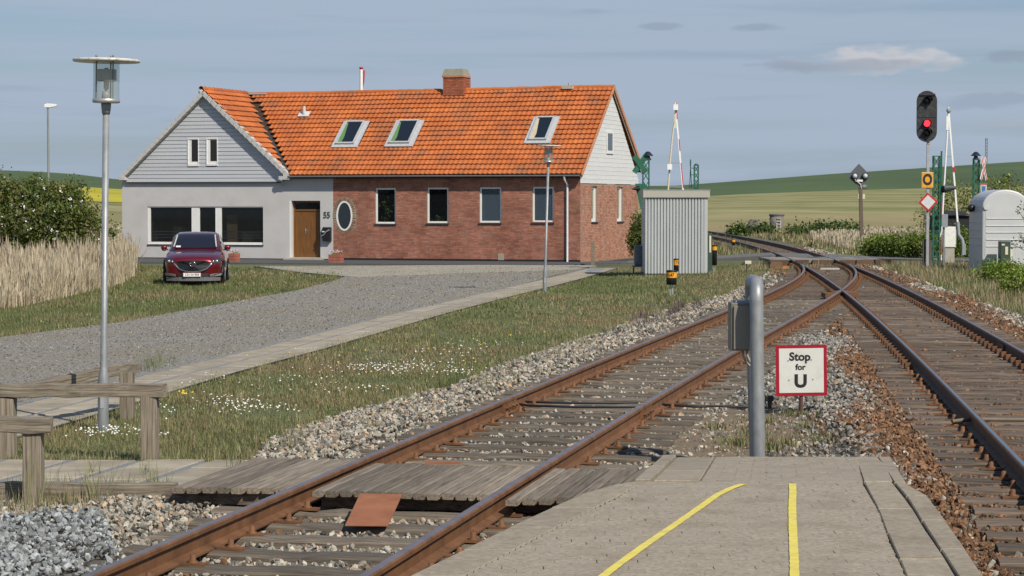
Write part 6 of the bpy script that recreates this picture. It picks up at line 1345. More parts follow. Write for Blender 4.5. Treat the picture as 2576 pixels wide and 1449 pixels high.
b.build('stand', mat('stand_grey', (.16, .17, .19), .5), t); b = MB(); b.box(-w * .7, 0, -.27, -.25, h * .15, h * .5); b.box(-w * .5, w * .1, -.27, -.25, h * .75, h * .88); b.tube([(w * .6, -.2, h * .22), (w * 1.3, -.2, h * .3)], .02, 6); b.tube([(w * .6, -.2, h * .35), (w * 1.3, -.2, h * .42)], .02, 6); b.build('door_fitting', MATS['stand_grey'], t)
def bollard(px, y0, y1, wpx, yb_, lab, Yd=None, band=(.12, .42), txt=None, grp='black bollards with orange bands by the track'):
    g = G(px, yb_); Yd = Yd or g.y; s = 1 / ppm(Yd); z0 = float(gh(at(px, 600, Yd).x, Yd)); t = thing('marker_post', lab, 'marker post', (at(px, 600, Yd).x, Yd, z0), 0, grp); zz = lambda y: at(0, y, Yd).z - z0; r = wpx / 2 * s; T, Bt = zz(y0), zz(y1); h = T - Bt
    b = MB(); b.lathe([(0, Bt), (r * .97, Bt), (r * .97, T - band[1] * h)], 20); b.lathe([(r * .97, T - band[0] * h), (r, T - band[0] * h), (r, T - .02), (r * .9, T), (0, T)], 20); b.build('cap', black_p, t)
    b = MB(); b.lathe([(r * .985, T - band[1] * h), (r * .985, T - band[0] * h)], 20); b.build('orange_band', orange_b, t)
    b = MB(); b.box(-r * .35, -r * .15, -.02, .02, -.1, Bt + .01); b.box(r * .05, r * .35, -.02, .02, -.1, Bt + .01); b.build('stake', silv, t)
    if txt: text('lettering', txt[0], h * (band[1] - band[0]) * .85, face_cam((txt[1] * r, -r - .002, T - (band[0] + band[1]) / 2 * h)), ink, t, .001, .002, .8)
    return t
bollard(1689.5, 679.5, 716, 27, 742, 'nearest bollard, orange band lettered A-47, standing in the grass', band=(.14, .52), txt=('A-47', -.25))
bollard(1701, 650.5, 683, 13, 690, 'small bollard lettered 71, close in front of the corrugated cabin', Yd=71.0, band=(.12, .5), txt=('71', .45))
bollard(1797.5, 616, 667, 13, 691, 'tall slim bollard in front of the slim green cabinet', Yd=71.8, band=(.08, .26))
bollard(1845, 602, 617, 9, 619, 'far small bollard with an orange top beside the main line curve', Yd=105.0, band=(.0, .45))
g = G(1878, 690); t = thing('point_lamp', 'small cream box lamp on a thin post in the grass left of the points', 'ground lamp', g); s = 1 / ppm(g.y); b = MB(); b.cbox((.04, 0, 30 * s), (16 * s, .15, 8 * s)); b.build('box', cream, t, bevel=.008); b = MB(); b.tube([(0, 0, -.1), (.0, 0, 28 * s)], .022, 6); b.tube([(.12, 0, 26 * s), (.02, 0, 14 * s)], .012, 6); b.tube([(-.06, 0, 29 * s), (-.16, 0, 26 * s)], .04, 8); b.build('post', mat('dark_bracket', (.06, .055, .045), .6), t)
a, c = G(1937, 674, -.1), G(1969, 674, -.1); t = thing('switch_machine', 'rusty brown switch motor box left of the points before the road crossing', 'switch box', ((a.x + c.x) / 2, a.y, -.12)); w = (c.x - a.x) / 2; b = MB(); b.prism([(-w, 0, 0), (w, 0, 0), (w * .95, 0, .16), (w * .8, 0, .20), (-w * .75, 0, .20), (-w, 0, .12)], (0, .4, 0)); b.build('housing', mat('switch_rust', (.17, .09, .045), .8, .2, 6), t)
# ---- level crossing timbers
lc = thing('crossing_deck', 'grey plank level crossing surface between the rails of the road', 'level crossing')
for kx in range(13):
    x0 = 8.95 + kx * .30
    b = MB(); b.box(x0, x0 + .285, 79.4, 83.2, -.13, -.012 - .002 * (kx % 3)); o = b.build('plank', wood_mat('crossing_plank', (.20, .185, .165), (.32, .30, .27), .12, along='y'), lc)
for k, (x0, x1) in enumerate(((8.9, 9.55), (9.6, 10.25), (10.4, 11.1), (11.15, 11.85), (11.9, 12.5), (12.55, 13.2))): b = MB(); b.box(x0, x1, 79.15, 79.38, -.22, -.02); b.build('edge_beam', wood_mat('edge_beam_brown', (.09, .05, .03), (.16, .10, .065), .2), lc)
tag(MB().beam(G(2063, 676, -.12), G(2111, 676, -.12), .18, .05).build('point_rod_cover', mat('pale_cover', (.42, .42, .40), .6)), 'pale grey rod cover lying between the rails just before the level crossing', 'rod cover')
# ---- domed grey cabin
a = at(2470, 690, 73.0); c = at(2590, 500, 73.0); z0 = float(gh(a.x, 73.0)); wd_ = c.x - a.x; t = thing('domed_cabin', 'light grey plastic cabin with an arched roof and horizontal ribs at the right edge', 'cabin', (a.x, 73.0, z0)); zz = lambda y: at(0, y, 73.0).z - z0
gp_ = mat('grp_grey', (.50, .505, .51), .45, .04, 2); zs_ = zz(520); za = zz(477)
dp = 1.9; lft = (2437 - CX) / F * (73 + dp) - a.x
prof = [(0, -.1), (0, zs_)] + [(wd_ / 2 - wd_ / 2 * math.cos(R(180 * i / 16)) ** 1 if True else 0, zs_ + (za - zs_) * math.sin(R(180 * i / 16))) for i in range(1, 16)] + [(wd_, zs_), (wd_, -.1)]
b = MB(); n = len(prof); off = Vector((lft * 1.05, dp, 0)); b.add([(x, 0, z) for x, z in prof] + [(x + off.x + x * .02, off.y, z) for x, z in prof], [tuple(range(n))] + [(i, i + 1, n + i + 1, n + i) for i in range(n - 1)] + [tuple(range(n, 2 * n))[::-1]]); b.build('shell', gp_, t, bevel=.05)
prof2 = [(.09, .05), (.09, zs_ - .02)] + [(wd_ / 2 - (wd_ / 2 - .09) * math.cos(R(180 * i / 16)), zs_ - .02 + (za - zs_ - .08) * math.sin(R(180 * i / 16))) for i in range(1, 16)] + [(wd_ - .09, zs_ - .02), (wd_ - .09, .05)]
b = MB(); b.add([(x, -.014, z) for x, z in prof2] + [(x, .02, z) for x, z in prof2], [tuple(range(n)), *[(i, i + 1, n + i + 1, n + i) for i in range(n - 1)]]); b.build('front_panel', gp_, t, bevel=.006)
for y in (550, 568, 585, 603, 620): b = MB(); b.tube([(.13, -.018, zz(y)), (wd_ - .13, -.018, zz(y))], .018, 8); b.build('rib', mat('rib_pale', (.52, .52, .50), .45), t)
for y in (521.5, 652.5): b = MB(); o_ = (2479.5 - 2470) / ppm(73) + .0; b.tube([(o_, -.02, zz(y)), (o_, -.045, zz(y))], .085, 16); b.build('vent_cap', MATS['rib_pale'], t)
b = MB()
for y in (530, 560, 580, 600, 617): p_ = Vector((lft * .35, dp * .35, zz(y))); b.tube([(lft * .12 - .004, dp * .1, zz(y)), (lft * .95 - .004, dp * .95, zz(y))], .014, 6)
b.build('side_rib', gp_, t); b = MB(); b.sphere((lft * .9 - .08, dp * .6, zz(524)), .13, 12); b.build('wall_lamp', black_p, t)
t, w, h, z0 = cab_box('meter_cabinet', 'small dark green cabinet with a cream plate standing before the domed cabin', 'cabinet', 2517.5, 2542, 607, 690, 72.2, .4, MATS['cabinet_green'], bev=.01); b = MB(); b.box(-w * .1, w * .45, -.215, -.201, h - .42, h - .17); b.box(w * .95, w + .06, -.2, -.12, h - .5, h - .25); b.box(-w * .8, -w * .2, -.206, -.201, h - .13, h - .08); b.build('cream_plate', MATS['plate_cream'], t)
# ---- dark shed behind
a, c = at(2365, 600, 100), at(2440, 540, 100); t = thing('dark_shed', 'low black shed with corrugated roof edge behind the white drive cabinet', 'shed', ((a.x + c.x) / 2, 100, a.z - .6)); w = (c.x - a.x) / 2; b = MB(); b.box(-w, w, 0, 2.5, 0, c.z - a.z + .55); b.build('wall', mat('shed_black', (.012, .012, .014), .8), t); b = MB(); n = 24; V = []
for i in range(2 * n + 1): x = -w * 1.04 + 2.08 * w * i / (2 * n); V += [(x, -.15, c.z - a.z + .56 + .03 * (i % 2)), (x, 2.6, c.z - a.z + .75 + .03 * (i % 2))]
b.add(V, [(2 * i, 2 * i + 2, 2 * i + 3, 2 * i + 1) for i in range(2 * n)]); b.build('corrugated_roof', mat('shed_roof', (.09, .08, .075), .9), t)
# ---- concrete remains in the far field
cm = mat('old_concrete', (.17, .155, .14), .95, .3, .8, world=True); Yd = 172.0
P = at(1954, 575, Yd); z0 = at(0, 590, Yd).z; t = thing('concrete_tower', 'squat round concrete tank with a ladder in the pale meadow', 'tank', (P.x, Yd, z0)); s = 1 / ppm(Yd); h = at(0, 542, Yd).z - z0
b = MB(); b.lathe([(15 * s, -.3), (17 * s, 10 * s), (18 * s, h), (0, h)], 24); b.build('shell', cm, t); b = MB(); b.lathe([(19 * s, h - .03), (19.5 * s, h), (19.5 * s, h + .1), (0, h + .12)], 24); b.build('lid', mat('tank_lid', (.10, .10, .10), .9), t)
b = MB(); yl = -19 * s
for x in (-2 * s, 7 * s): b.beam((x, yl - .1, -.1), (x, yl + .1, h * .72), .09, .09)
for i in range(6): b.beam((-2 * s, yl, .1 + i * .22), (7 * s, yl, .1 + i * .22), .05, .06)
b.build('ladder', conc, t)
P = at(1893, 572, 176); z0 = at(0, 580, 176).z; s = 1 / ppm(176); b = MB(); b.prism([(-17 * s, 0, -.2), (16 * s, 0, -.2), (15 * s, 0, 27 * s), (-1 * s, 0, 28 * s), (-6 * s, 0, 22 * s)], (0, 1.2, 0)); tag(b.build('concrete_block', cm, None, Vector((P.x, 176, z0))), 'wedge-shaped grey concrete block left of the round tank in the meadow', 'concrete block')
# ---- mast, flagpole, street lamp
Yd = 125; P = at(909, 300, Yd); z0 = -.4; t = thing('flagpole', 'white flagpole with a red knob and hanging pennant behind the tiled roof', 'flagpole', (P.x, Yd, z0)); zz = lambda y: at(0, y, Yd).z - z0
b = MB(); b.tube([(0, 0, 0), (0, 0, zz(175))], [.11, .085], 12); b.build('pole', white_p, t); b = MB(); b.lathe([(0, zz(175)), (.08, zz(174)), (.12, zz(171)), (.08, zz(168.5)), (0, zz(168))], 14); b.build('knob', red_p, t)
b = MB(); b.prism([(.09, 0, zz(176)), (.20, .02, zz(177)), (.17, -.03, zz(205)), (.10, .0, zz(222)), (.09, 0, zz(215))], (0, .03, 0)); b.build('pennant', red_p, t)
Yd = 112; P = at(122, 460, Yd); z0 = -.5; t = thing('street_lamp', 'plain grey street lamp with a flat white head above the flowering shrub', 'street lamp', (P.x, Yd, z0)); zz = lambda y: at(0, y, Yd).z - z0
b = MB(); b.tube([(0, 0, 0), (0, 0, zz(268))], [.07, .045], 10); b.build('pole', galv, t); b = MB(); b.prism([(-.18, -.1, zz(270)), (-.16, -.1, zz(262)), (-.02, -.1, zz(260.5)), (.42, -.1, zz(262)), (.42, -.1, zz(268)), (.05, -.1, zz(271))], (0, .25, 0)); b.build('lamp_head', white_p, t, bevel=.02)
Yd = 1400; P = at(2480.5, 480, Yd); t = thing('radio_mast', 'thin grey lattice radio mast far away on the skyline at the right', 'radio mast', (P.x, Yd, P.z - 20)); lattice(t, 0, at(0, 348, Yd).z - (P.z - 20), 1.1, mat('far_mast', (.16, .18, .2), .9), rungs=26, th=.10)

# ---------------------------------------------------------------- grass
g_green = mat('grass_green', (.115, .155, .035), .8, .25, 2.2, col2=(.205, .215, .085), world=True, isl=.35, trans=.25)
g_olive = mat('grass_olive', (.185, .205, .075), .85, .25, 2.2, col2=(.27, .27, .115), world=True, isl=.35, trans=.2)
g_straw = mat('grass_straw', (.36, .29, .16), .9, .2, 2, col2=(.45, .38, .24), world=True, isl=.3, trans=.2)
g_red = mat('grass_rusty', (.24, .16, .09), .9, .2, 2, col2=(.32, .23, .13), world=True, isl=.3, trans=.2)
BL3 = ([(-.5, 0, 0), (.5, 0, 0), (.34, .12, .55), (-.34, .12, .55), (0, .42, 1)], [(0, 1, 2, 3), (3, 2, 4)])
BL1 = ([(-.5, 0, 0), (.5, 0, 0), (.1, .3, 1)], [(0, 1, 2)])
def grass(poly, bands, frac, seed=1, zf=gh, hmul=1., notp=None, name='grass'):
    """bands: (y0, y1, density, blade height, blade width)"""
    sets = {0: [], 1: [], 2: [], 3: []}
    for y0, y1, dn, hh, ww in bands:
        P = sample(poly, dn, y0, y1, 230)
        if notp is not None and len(P): P = P[~notp(P)]
        if not len(P): continue
        c = clump(P, .55, seed); c2 = clump(P, 2.4, seed + 5); P = P[(rng.random(len(P)) < .25 + 1.1 * c2)]; c = clump(P, .55, seed); c2 = clump(P, 2.4, seed + 5); N = len(P)
        u = rng.random(N) + (c - .5) * .9 + (c2 - .5) * .4
        k = np.searchsorted(np.cumsum(frac)[:-1], np.clip(u, 0, .999)); h = hh * hmul * rng.gamma(6, 1 / 6, N) * (.6 + .8 * c2)
        T = np.stack([P[:, 0], P[:, 1], zf(P[:, 0], P[:, 1]) - .008], 1)
        Rz = zrot(N, ww * rng.uniform(.6, 1.3, N), .65, h)
        pr = BL3 if y0 < 26 else BL1
        for j in range(4):
            q = k == j
            if q.any(): sets[j].append((pr[0], pr[1], Rz[q], T[q]))
    for j, m in enumerate((g_green, g_olive, g_straw, g_red)):
        if sets[j]: multi(name, sets[j], m, k='stuff')
onpath = lambda P: (P[:, 0] > np.interp(P[:, 1], [p[0] for p in pathl], [p[1] for p in pathl]) + .05) & (P[:, 0] < np.interp(P[:, 1], [p[0] for p in pathl], [p[1] for p in pathl]) + 1.02) & (P[:, 1] > 20.9)
GA = WP([(-620, 1151), (-620, 1100), (130, 1088), (230, 1040), (330, 1004), (430, 980), (700, 906), (1100, 801), (1530, 681), (1600, 668), (1790, 658), (1940, 655), (1952, 682)] + BL[::-1][1:] + [(640, 1163)])
grass(GA, [(19, 24, 3200, .042, .006), (24, 32, 1900, .045, .008), (32, 46, 800, .05, .012), (46, 82, 300, .055, .02)], (.50, .32, .15, .03), 1, notp=onpath)
GE = WP([(-620, 1156), (-620, 1136), (640, 1146), (660, 1160), (640, 1170)], -.22)
grass(GE, [(19, 22, 1600, .07, .006)], (.05, .25, .45, .25), 9, hmul=1.0)
GB = WP([(-620, 880), (0, 855), (300, 817), (600, 762), (740, 737), (850, 706), (865, 692), (700, 680), (600, 674), (345, 669), (300, 664), (-620, 661)])
grass(GB, [(36, 52, 560, .07, .014), (52, 75, 280, .07, .022), (75, 95, 130, .08, .03)], (.62, .26, .10, .02), 2)
GY = WP([(590, 672), (650, 672), (1100, 672), (1480, 671), (1200, 738), (950, 802), (700, 860), (500, 905), (460, 890), (680, 830), (930, 780), (1150, 712), (1000, 700), (800, 712), (700, 735)])
grass(GY, [(30, 50, 110, .035, .014), (50, 92, 46, .045, .024)], (.12, .36, .42, .1), 3)
GZ = WP([(-200, 858), (0, 850), (300, 812), (600, 757), (740, 732), (750, 742), (610, 772), (300, 832), (0, 872), (-200, 890)])
grass(GZ, [(34, 60, 130, .035, .014)], (.1, .3, .35, .25), 13)
onbal = lambda P: np.abs(P[:, 0] - mc(P[:, 1])) < 1.9
GC = WP([(2130, 645), (2200, 668), (2300, 702), (2450, 755), (2576, 798), (2760, 870), (2760, 660), (2440, 657), (2200, 650)])
grass(GC, [(34, 50, 420, .16, .012), (50, 80, 190, .17, .02)], (.16, .28, .40, .16), 4, notp=onbal)
GD = WP([(1780, 585), (1850, 610), (1945, 640), (1945, 650), (1790, 652), (1640, 652), (1600, 600)]); grass(GD, [(78, 140, 40, .2, .05)], (.35, .3, .27, .08), 5)
GF = WP([(1700, 570), (1800, 577), (1900, 598), (2050, 624), (2140, 643), (2300, 645), (2700, 648), (2700, 590), (2000, 575), (1700, 566)]); grass(GF, [(82, 190, 26, .22, .07)], (.22, .30, .45, .03), 6, notp=onbal)
GH = WP([(2160, 664), (2200, 672), (1950, 690), (1800, 700), (1780, 690), (1900, 668), (1935, 660)]); grass(GH, [(60, 82, 160, .12, .02)], (.12, .2, .48, .2), 7)
# tufts at the ballast edge and in joints
def tufts(pts, n, h, w, m, name='weeds', spread=.05):
    P = []
    for (x, y, z) in pts: P += [(x + random.gauss(0, spread), y + random.gauss(0, spread), z) for _ in range(n)]
    P = np.array(P); N = len(P); return multi(name, [(BL3[0], BL3[1], zrot(N, w * rng.uniform(.6, 1.2, N), .45, h * rng.uniform(.5, 1.3, N)), P)], m, k='stuff')
edge = []
E_ = WP([(300, 1160), (500, 1166)] + BL); 
for a, c in zip(E_[:-1], E_[1:]):
    L_ = (c - a).length; k = int(L_ * 5.0)
    for i in range(k): p = a.lerp(c, random.random()); edge.append((p.x + random.gauss(.16, .26), p.y, float(gh(p.x, p.y))))
tufts(edge, 14, .15, .007, g_olive); tufts(random.sample(edge, len(edge) // 3), 18, .19, .006, g_straw)
tufts([(*G(x, y, -.17)[:2], -.17) for x, y in ((305, 1228), (345, 1222), (392, 1222), (400, 1218), (212, 1226), (255, 1222), (150, 1224), (640, 1190), (372, 1190), (600, 1172), (232, 1190), (98, 1225), (60, 1240))], 18, .13, .006, g_olive)
pts = [(*G(x + random.gauss(0, 40), y + random.gauss(0, 12), -.2)[:2], -.2) for x, y in ((1960, 1120), (1880, 1110), (2010, 1090), (2040, 1120), (1930, 1060), (1850, 1120), (1975, 1130), (2000, 1050), (2070, 1070), (1900, 1090)) for _ in range(6)]
pts = [(x, y, -.19) for x, y, z in pts]; tufts(pts, 18, .06, .009, g_red, spread=.09); tufts(pts[::2], 20, .065, .012, g_olive, spread=.07); tufts(pts[::3], 20, .085, .016, g_green, spread=.05); tufts(pts[::3], 16, .06, .006, g_straw, spread=.12)
pts = [(*G(x, y, -.2)[:2], -.2) for x, y in ((20, 1275), (40, 1290), (95, 1262), (110, 1280), (150, 1265), (175, 1268), (70, 1300), (10, 1250), (225, 1262), (130, 1300), (205, 1290))]
tufts(pts, 30, .12, .007, g_straw, spread=.08); tufts(pts[:6], 20, .11, .007, g_olive, spread=.06); tufts([(*G(x, y, -.15)[:2], -.16) for x, y in ((85, 1262), (78, 1262), (250, 1250), (236, 1258))], 12, .42, .006, g_olive)
tufts([(*G(x, y)[:2], float(gh(*G(x, y)[:2]))) for x, y in ((395, 925), (375, 930), (410, 918), (360, 940), (1105, 975), (1120, 980), (1140, 972))], 40, .22, .007, g_green, spread=.12)
purple = mat('purple_weed', (.13, .07, .10), .9, .3, 5, isl=.4); pts = [(p.x, p.y, -.2) for p in [G(x + random.gauss(0, 22), y + random.gauss(0, 9), -.2) for x, y in ((1700, 795), (1730, 782), (1660, 800), (1640, 815), (1760, 775), (1690, 780)) for _ in range(8)]]
tufts(pts, 14, .12, .012, purple); tufts(pts[::2], 14, .12, .012, g_green)
pe = [(PX(y) + pw(y) * .99 + random.gauss(.03, .05), y, float(gh(PX(y), y))) for y in np.arange(21, 60, .22)]; tufts(pe, 12, .10, .009, g_olive, spread=.06); tufts(pe[::2], 10, .11, .009, g_straw, spread=.08)
pe = [(PX(y) - .1 + random.gauss(0, .15), y, float(gh(PX(y), y))) for y in np.arange(24, 75, .5) for _ in range(2) if random.random() < .6]; tufts(pe, 10, .07, .012, g_olive, spread=.12); tufts(pe[::2], 8, .06, .012, g_straw, spread=.2)
# daisies and dandelions
fl_w = mat('daisy_white', (.72, .72, .68), .7, .05, 5, isl=.06); fl_y = mat('dandelion_yellow', (.75, .50, .01), .7, .1, 5); 
DV = [(math.cos(a), math.sin(a), .12 * (i % 2)) for i, a in enumerate(np.linspace(0, 2 * math.pi, 9)[:-1])] + [(0, 0, 0)]; DF = [(i, (i + 1) % 8, 8) for i in range(8)]
def flowers(spots, m, r, hh, name):
    P = []
    for x, y, sx, sy, n in spots:
        for _ in range(int(n * .5)): g = G(x + random.gauss(0, sx), y + random.gauss(0, sy)); P.append((g.x, g.y, g.z + hh * random.uniform(.7, 1.3)))
    P = np.array(P); N = len(P); t = zrot(N, r * rng.uniform(.7, 1.2, N), .35); tl = Euler((R(28), 0, 0)).to_matrix(); return multi(name, [(DV, DF, np.array(tl)[None] @ t, P)], m, k='stuff')
flowers([(290, 1097, 45, 8, 130), (225, 1100, 20, 6, 30), (405, 1110, 18, 4, 14), (600, 1030, 45, 10, 120), (560, 1012, 30, 8, 50), (700, 1035, 40, 8, 40), (910, 985, 50, 8, 50), (960, 935, 70, 8, 150), (1060, 930, 60, 9, 150), (1160, 940, 40, 6, 80), (900, 925, 40, 6, 50), (1200, 873, 60, 5, 45), (1120, 890, 60, 6, 50), (420, 1045, 20, 12, 25), (520, 965, 60, 12, 35), (800, 960, 90, 18, 60)], fl_w, .0095, .06, 'daisies')
flowers([(450, 1000, 25, 8, 26), (365, 1010, 12, 5, 12), (1100, 875, 80, 20, 22), (1190, 912, 22, 4, 12), (800, 905, 120, 20, 12), (1330, 860, 60, 10, 6), (1500, 800, 80, 20, 6), (1000, 890, 60, 20, 8)], fl_y, .012, .06, 'dandelions')
# ---------------------------------------------------------------- dry reeds at the left
reed_m = mat('dry_reed', (.50, .41, .275), .9, .18, 1.5, col2=(.62, .53, .385), world=True, isl=.22, trans=.25)
RD = WP([(-620, 840), (0, 778), (80, 768), (150, 750), (220, 735), (285, 722), (330, 700), (338, 672), (318, 662), (240, 650), (-620, 650)])
P = np.concatenate([sample(RD, 300, 48, 70, 300), sample(RD, 170, 70, 95, 300)]); N = len(P); hh = (.45 + .62 * clump(P, 1.1, 8)) * rng.uniform(.55, 1.25, N) * np.clip(.55 + (P[:, 1] - 50) / 22, .55, 1)
RV = ([(-.5, 0, 0), (.5, 0, 0), (.4, .03, .7), (-.4, .03, .7), (.8, .09, .85), (-.8, .09, .85), (0, .16, 1)], [(0, 1, 2, 3), (3, 2, 4, 5), (5, 4, 6)])
multi('dry_reeds', [(RV[0], RV[1], zrot(N, .013 * rng.uniform(.6, 1.5, N), .17, hh), np.stack([P[:, 0], P[:, 1], gh(P[:, 0], P[:, 1])], 1)), (RV[0], RV[1], zrot(len(P[::6]), .018, .3, hh[::6] * 1.3), np.stack([P[::6, 0] + .1, P[::6, 1], gh(P[::6, 0], P[::6, 1])], 1))], reed_m, k='stuff')
R2 = WP([(230, 655), (305, 655), (305, 575), (240, 590), (-200, 600), (-200, 650)]); P = sample(R2, 22, 85, 150, 100); N = len(P)
multi('dry_reeds', [(RV[0], RV[1], zrot(N, .05, .15, .9 * rng.uniform(.5, 1.2, N)), np.stack([P[:, 0], P[:, 1], gh(P[:, 0], P[:, 1])], 1))], reed_m, k='stuff')
R3 = WP([(2030, 603), (2180, 592), (2330, 590), (2335, 600), (2200, 625), (2135, 632), (2090, 622)]); P = sample(R3, 30, 84, 190, 60); N = len(P)
multi('dry_reeds', [(RV[0], RV[1], zrot(N, .04, .3, .55 * rng.uniform(.4, 1.2, N)), np.stack([P[:, 0], P[:, 1], gh(P[:, 0], P[:, 1])], 1))], reed_m, k='stuff')
# ---------------------------------------------------------------- shrubs and trees
LFV = [(-.5, 0, 0), (-.12, -.3, .05), (.5, 0, .02), (-.12, .3, .05)]; LFF = [(0, 1, 2, 3)]
lf_haw = mat('hawthorn_leaf', (.075, .115, .018), .6, .3, 1.2, col2=(.16, .20, .04), world=True, isl=.4, trans=.3); lf_br = mat('young_bronze_leaf', (.14, .12, .035), .7, .25, 1.2, world=True, isl=.35, trans=.25)
lf_bri = mat('bright_leaf', (.14, .25, .022), .6, .25, 1.5, col2=(.25, .36, .045), world=True, isl=.4, trans=.3); lf_yel = mat('yellow_green_leaf', (.18, .23, .03), .6, .25, 1.5, col2=(.27, .30, .06), world=True, isl=.4, trans=.3)
lf_dk = mat('dark_hedge_leaf', (.03, .075, .014), .7, .3, .8, col2=(.06, .12, .022), world=True, isl=.4, trans=.2); bark = mat('bark', (.07, .06, .045), .95, .3, 12)
def limbs(t, n, h, r, spread, name='trunk', base=.05, m=bark):
    b = MB()
    for _ in range(n):
        a = random.uniform(0, 6.28); x, y = random.gauss(0, r * .25), random.gauss(0, r * .2); pts = [(x, y, -.1)]; dx, dy = math.cos(a) * spread, math.sin(a) * spread * .7; k = 5; hh = h * random.uniform(.6, 1)
        for i in range(1, k + 1): pts.append((x + dx * (i / k) ** 1.2 + random.gauss(0, .05 * h / 3), y + dy * (i / k) ** 1.2, hh * i / k))
        b.tube(pts, [base * (1 - .8 * i / k) for i in range(k + 1)], 5)
        for _ in range(4):
            q = Vector(pts[random.randint(2, k)]); d = Vector((random.gauss(0, 1), random.gauss(0, .7), random.uniform(.2, 1))).normalized() * h * random.uniform(.12, .28); b.tube([q, q + d * .5 + Vector((0, 0, .03)), q + d], [base * .35, base * .22, base * .08], 4)
    return b.build(name, m, t)
def crown(t, c, rad, nclump, nleaf, size, m, name='crown', shape=None, csz=.35, low=.0, frac2=None):
    """leaf clumps spread over and through an uneven body; shape(u) trims the outline"""
    C = []; tries = 0
    while len(C) < nclump and tries < nclump * 20:
        tries += 1; d = rng.normal(size=3); d /= np.linalg.norm(d); rr_ = rng.uniform(.35, 1) ** .5
        bump_ = 1 + .16 * math.sin(3.1 * d[0] * 2 + 1.3) * math.cos(4 * d[2] + .5) + rng.normal(0, .06)
        p = d * rr_ * bump_ * np.array(rad)
        if c[2] + p[2] < low: continue
        C.append(p + np.array(c))
    C = np.array(C); n = len(C); s_ = csz * rng.uniform(.6, 1.3, n); idx = np.repeat(np.arange(n), nleaf); off = rng.normal(size=(n * nleaf, 3)) * (s_[idx] * .5)[:, None]; off[:, 2] *= .75
    P = C[idx] + off; P = P[P[:, 2] > low - .1]; N = len(P); out = []
    ms = m if isinstance(m, (list, tuple)) else [m]; kk = rng.integers(0, len(ms), n)[idx][:N] if len(ms) > 1 else np.zeros(N, int)
    for j, mm_ in enumerate(ms):
        q = kk == j
        if q.any(): out.append(batch(name, LFV, LFF, randrot(q.sum()) * (size * rng.uniform(.6, 1.35, q.sum()))[:, None, None], P[q], mm_, t))
    return out, P
def blossoms(t, P, n, r, m, name='blossom'):
    q = P[rng.choice(len(P), n)] ; dd = []
    for p in q: dd += [p + rng.normal(0, r * 1.2, 3) + np.array([0, -.08, .03]) for _ in range(7)]
    dd = np.array(dd); N = len(dd); batch(name, DV, DF, randrot(N) * (r * rng.uniform(.5, 1, N))[:, None, None], dd, m, t)
Yw = 78.0; P0 = at(55, 600, Yw); t = thing('hawthorn_shrub', 'big rounded dark green shrub dotted with white blossom behind the dry reeds', 'shrub', (P0.x, Yw, float(gh(P0.x, Yw))))
limbs(t, 10, 2.3, 1.5, 1.6); _, PP = crown(t, (0, 0, 1.50), (2.65, 1.8, 1.75), 620, 60, .12, [lf_haw, lf_haw, lf_haw, lf_br], csz=.42, low=.3); blossoms(t, PP[(PP[:, 1] < .2)], 110, .034, petal_w)
b = MB()
for _ in range(60): a = random.uniform(-2.2, 2.2); z = 1.5 + 1.65 * math.sqrt(max(0, 1 - (a / 2.6) ** 2)); b.tube([(a, random.uniform(-.8, .8), z - .3), (a + random.gauss(0, .08), random.uniform(-.8, .8), z + random.uniform(.0, .28))], [.012, .004], 4)
kind(b.build('twigs', bark, t), 'stuff')
P1 = at(-150, 600, 80); t = thing('hawthorn_shrub', 'second blossoming dark shrub adjoining the big one at the left edge', 'shrub', (P1.x, 80, float(gh(P1.x, 80)))); limbs(t, 7, 2.2, 1.4, 1.4); _, PP = crown(t, (0, 0, 1.5), (2.2, 1.6, 1.6), 250, 42, .09, [lf_haw, lf_br], csz=.42, low=.3); blossoms(t, PP, 40, .034, petal_w)
def shrub(px, py_top, py_base, wpx, Yd, lab, ms, dens=1., size=.09, group=None, name='shrub', nl=40, tw=3, dep=.7, csz=.34):
    s = 1 / ppm(Yd); P = at(px, 600, Yd); z0 = float(gh(P.x, Yd)); zt = at(0, py_top, Yd).z - z0; zb = max(0, at(0, py_base, Yd).z - z0); w = wpx / 2 * s; t = thing(name, lab, 'shrub', (P.x, Yd, z0), 0, group)
    limbs(t, tw, zt * .85, w * .6, w * .6, base=.035 * max(1, zt / 2)); h = (zt - zb) / 2
    crown(t, (0, 0, zb + h * .9), (w, w * dep, h * 1.02), int(120 * dens), nl, size, ms, csz=csz, low=zb * .6 + .03); return t
shrub(2522, 662, 758, 122, 62.0, 'bright green leafy bush in front of the domed cabin at the lower right', [lf_bri, lf_yel], 1.1, .07, nl=42, csz=.24)
shrub(2578, 690, 790, 90, 55.0, 'bright green bush at the right picture edge below the domed cabin', [lf_bri, lf_yel], .7, .07, csz=.24)
for k, (px, pt, w_) in enumerate(((2205, 596, 60), (2250, 592, 66), (2300, 588, 66), (2340, 590, 55))):
    shrub(px, pt, 640, w_, 92.0 - k, ['leftmost bright green hedge bush, right beside the diamond plate post', 'bright green hedge bush second from the diamond plate post', 'bright green hedge bush just left of the red light signal', 'bright green hedge bush behind the red light signal pole'][k], [lf_bri, lf_haw, lf_yel], .8, .10, 'green hedge bushes beyond the crossing road', nl=34)
shrub(2415, 572, 650, 66, 90.0, 'bright green bush behind the white drive cabinet', [lf_bri, lf_haw], .8, .10)
t = shrub(2400, 452, 610, 150, 110.0, 'large loose yellow green tree behind the white barrier', [lf_yel, lf_yel, lf_br], 1.0, .13, name='tree', nl=20, tw=12, csz=.6)
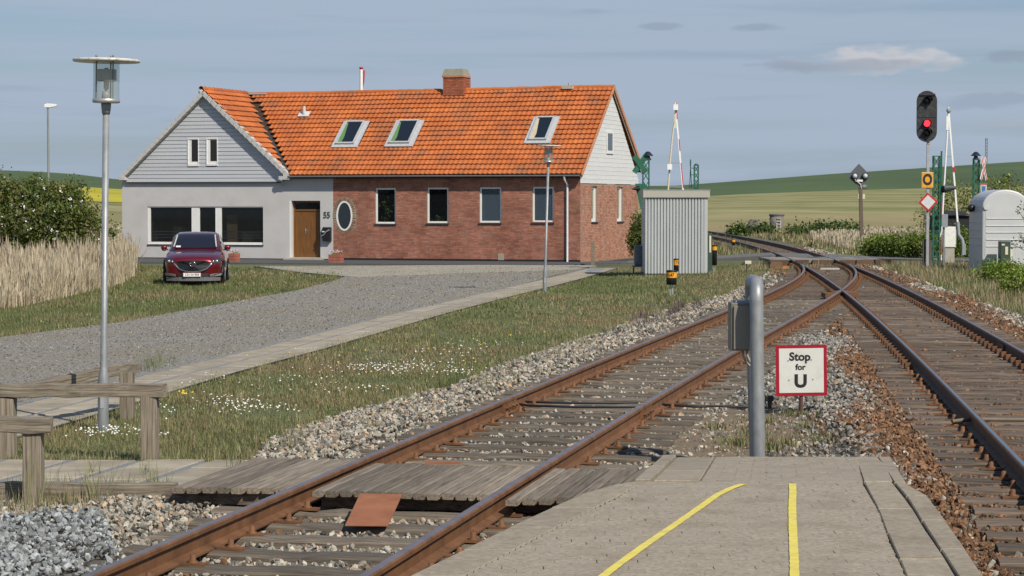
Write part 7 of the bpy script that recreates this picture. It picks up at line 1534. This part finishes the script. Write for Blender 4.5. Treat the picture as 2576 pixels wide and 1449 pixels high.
t = shrub(2520, 440, 600, 110, 112.0, 'yellow green tree behind the green mast with the red white cross', [lf_yel, lf_bri, lf_br], 1.0, .13, name='tree', nl=26, tw=8, csz=.5)
t = shrub(2590, 462, 600, 100, 108.0, 'olive green bush above the domed cabin roof at the right edge', [lf_yel, lf_br], .9, .13, name='tree', nl=28, tw=6, csz=.5)
shrub(2335, 500, 600, 70, 114.0, 'sparse young bush with pale leaves left of the red light signal', [lf_yel, lf_br], .16, .11, name='tree', nl=14, tw=10, csz=.4)
shrub(1611, 540, 640, 40, 93.0, 'dark green bush between the brick gable and the corrugated cabin', [lf_haw, lf_haw], 1.2, .10)
for k, (px, pt, w_, Yd) in enumerate(((1858, 573, 32, 150), (1918, 570, 28, 150), (2065, 570, 50, 140), (2110, 566, 46, 138), (2145, 572, 40, 136), (2010, 576, 40, 142))):
    shrub(px, pt, 598, w_, Yd, ['low green bush left of the concrete block in the meadow', 'low green bush between the concrete block and the round tank', 'dark green scrub bush midway between the tank and the diamond plate post', 'tallest dark scrub bush left of the diamond plate post', 'dark scrub bush right behind the diamond plate post', 'low scrub bush just right of the round tank'][k], [lf_dk, lf_haw], .4, .2, 'low scrub in the meadow', nl=24, csz=.6)
# branch tips reaching in at the right edge, nearer than the domed cabin
t = thing('leaning_branch', 'leafy branch tips of a tree reaching in before the domed cabin', 'tree branch', at(2640, 640, 66) + Vector((0, 0, -1.2))); b = MB(); O = Vector(t.location)
for ex, ey in ((2556, 525), (2562, 595), (2545, 612), (2570, 545), (2572, 610)):
    q = at(ex, ey, 66) - O; m1 = Vector((.3, .2, .8 + q.z * .5)); b.tube([(.4, .3, 0), m1, q * .6 + Vector((.3, 0, .2)), q], [.05, .03, .015, .006], 6)
    cc = np.stack([q.x + rng.uniform(0, .9, 70) , rng.normal(0, .15, 70), q.z + rng.normal(0, .09, 70) + .0], 1); batch('leaves', LFV, LFF, randrot(70) * .085, cc, lf_haw, t)
b.tube([(.4, .3, -2), (.4, .3, .1)], .08, 8); b.build('bough', bark, t)
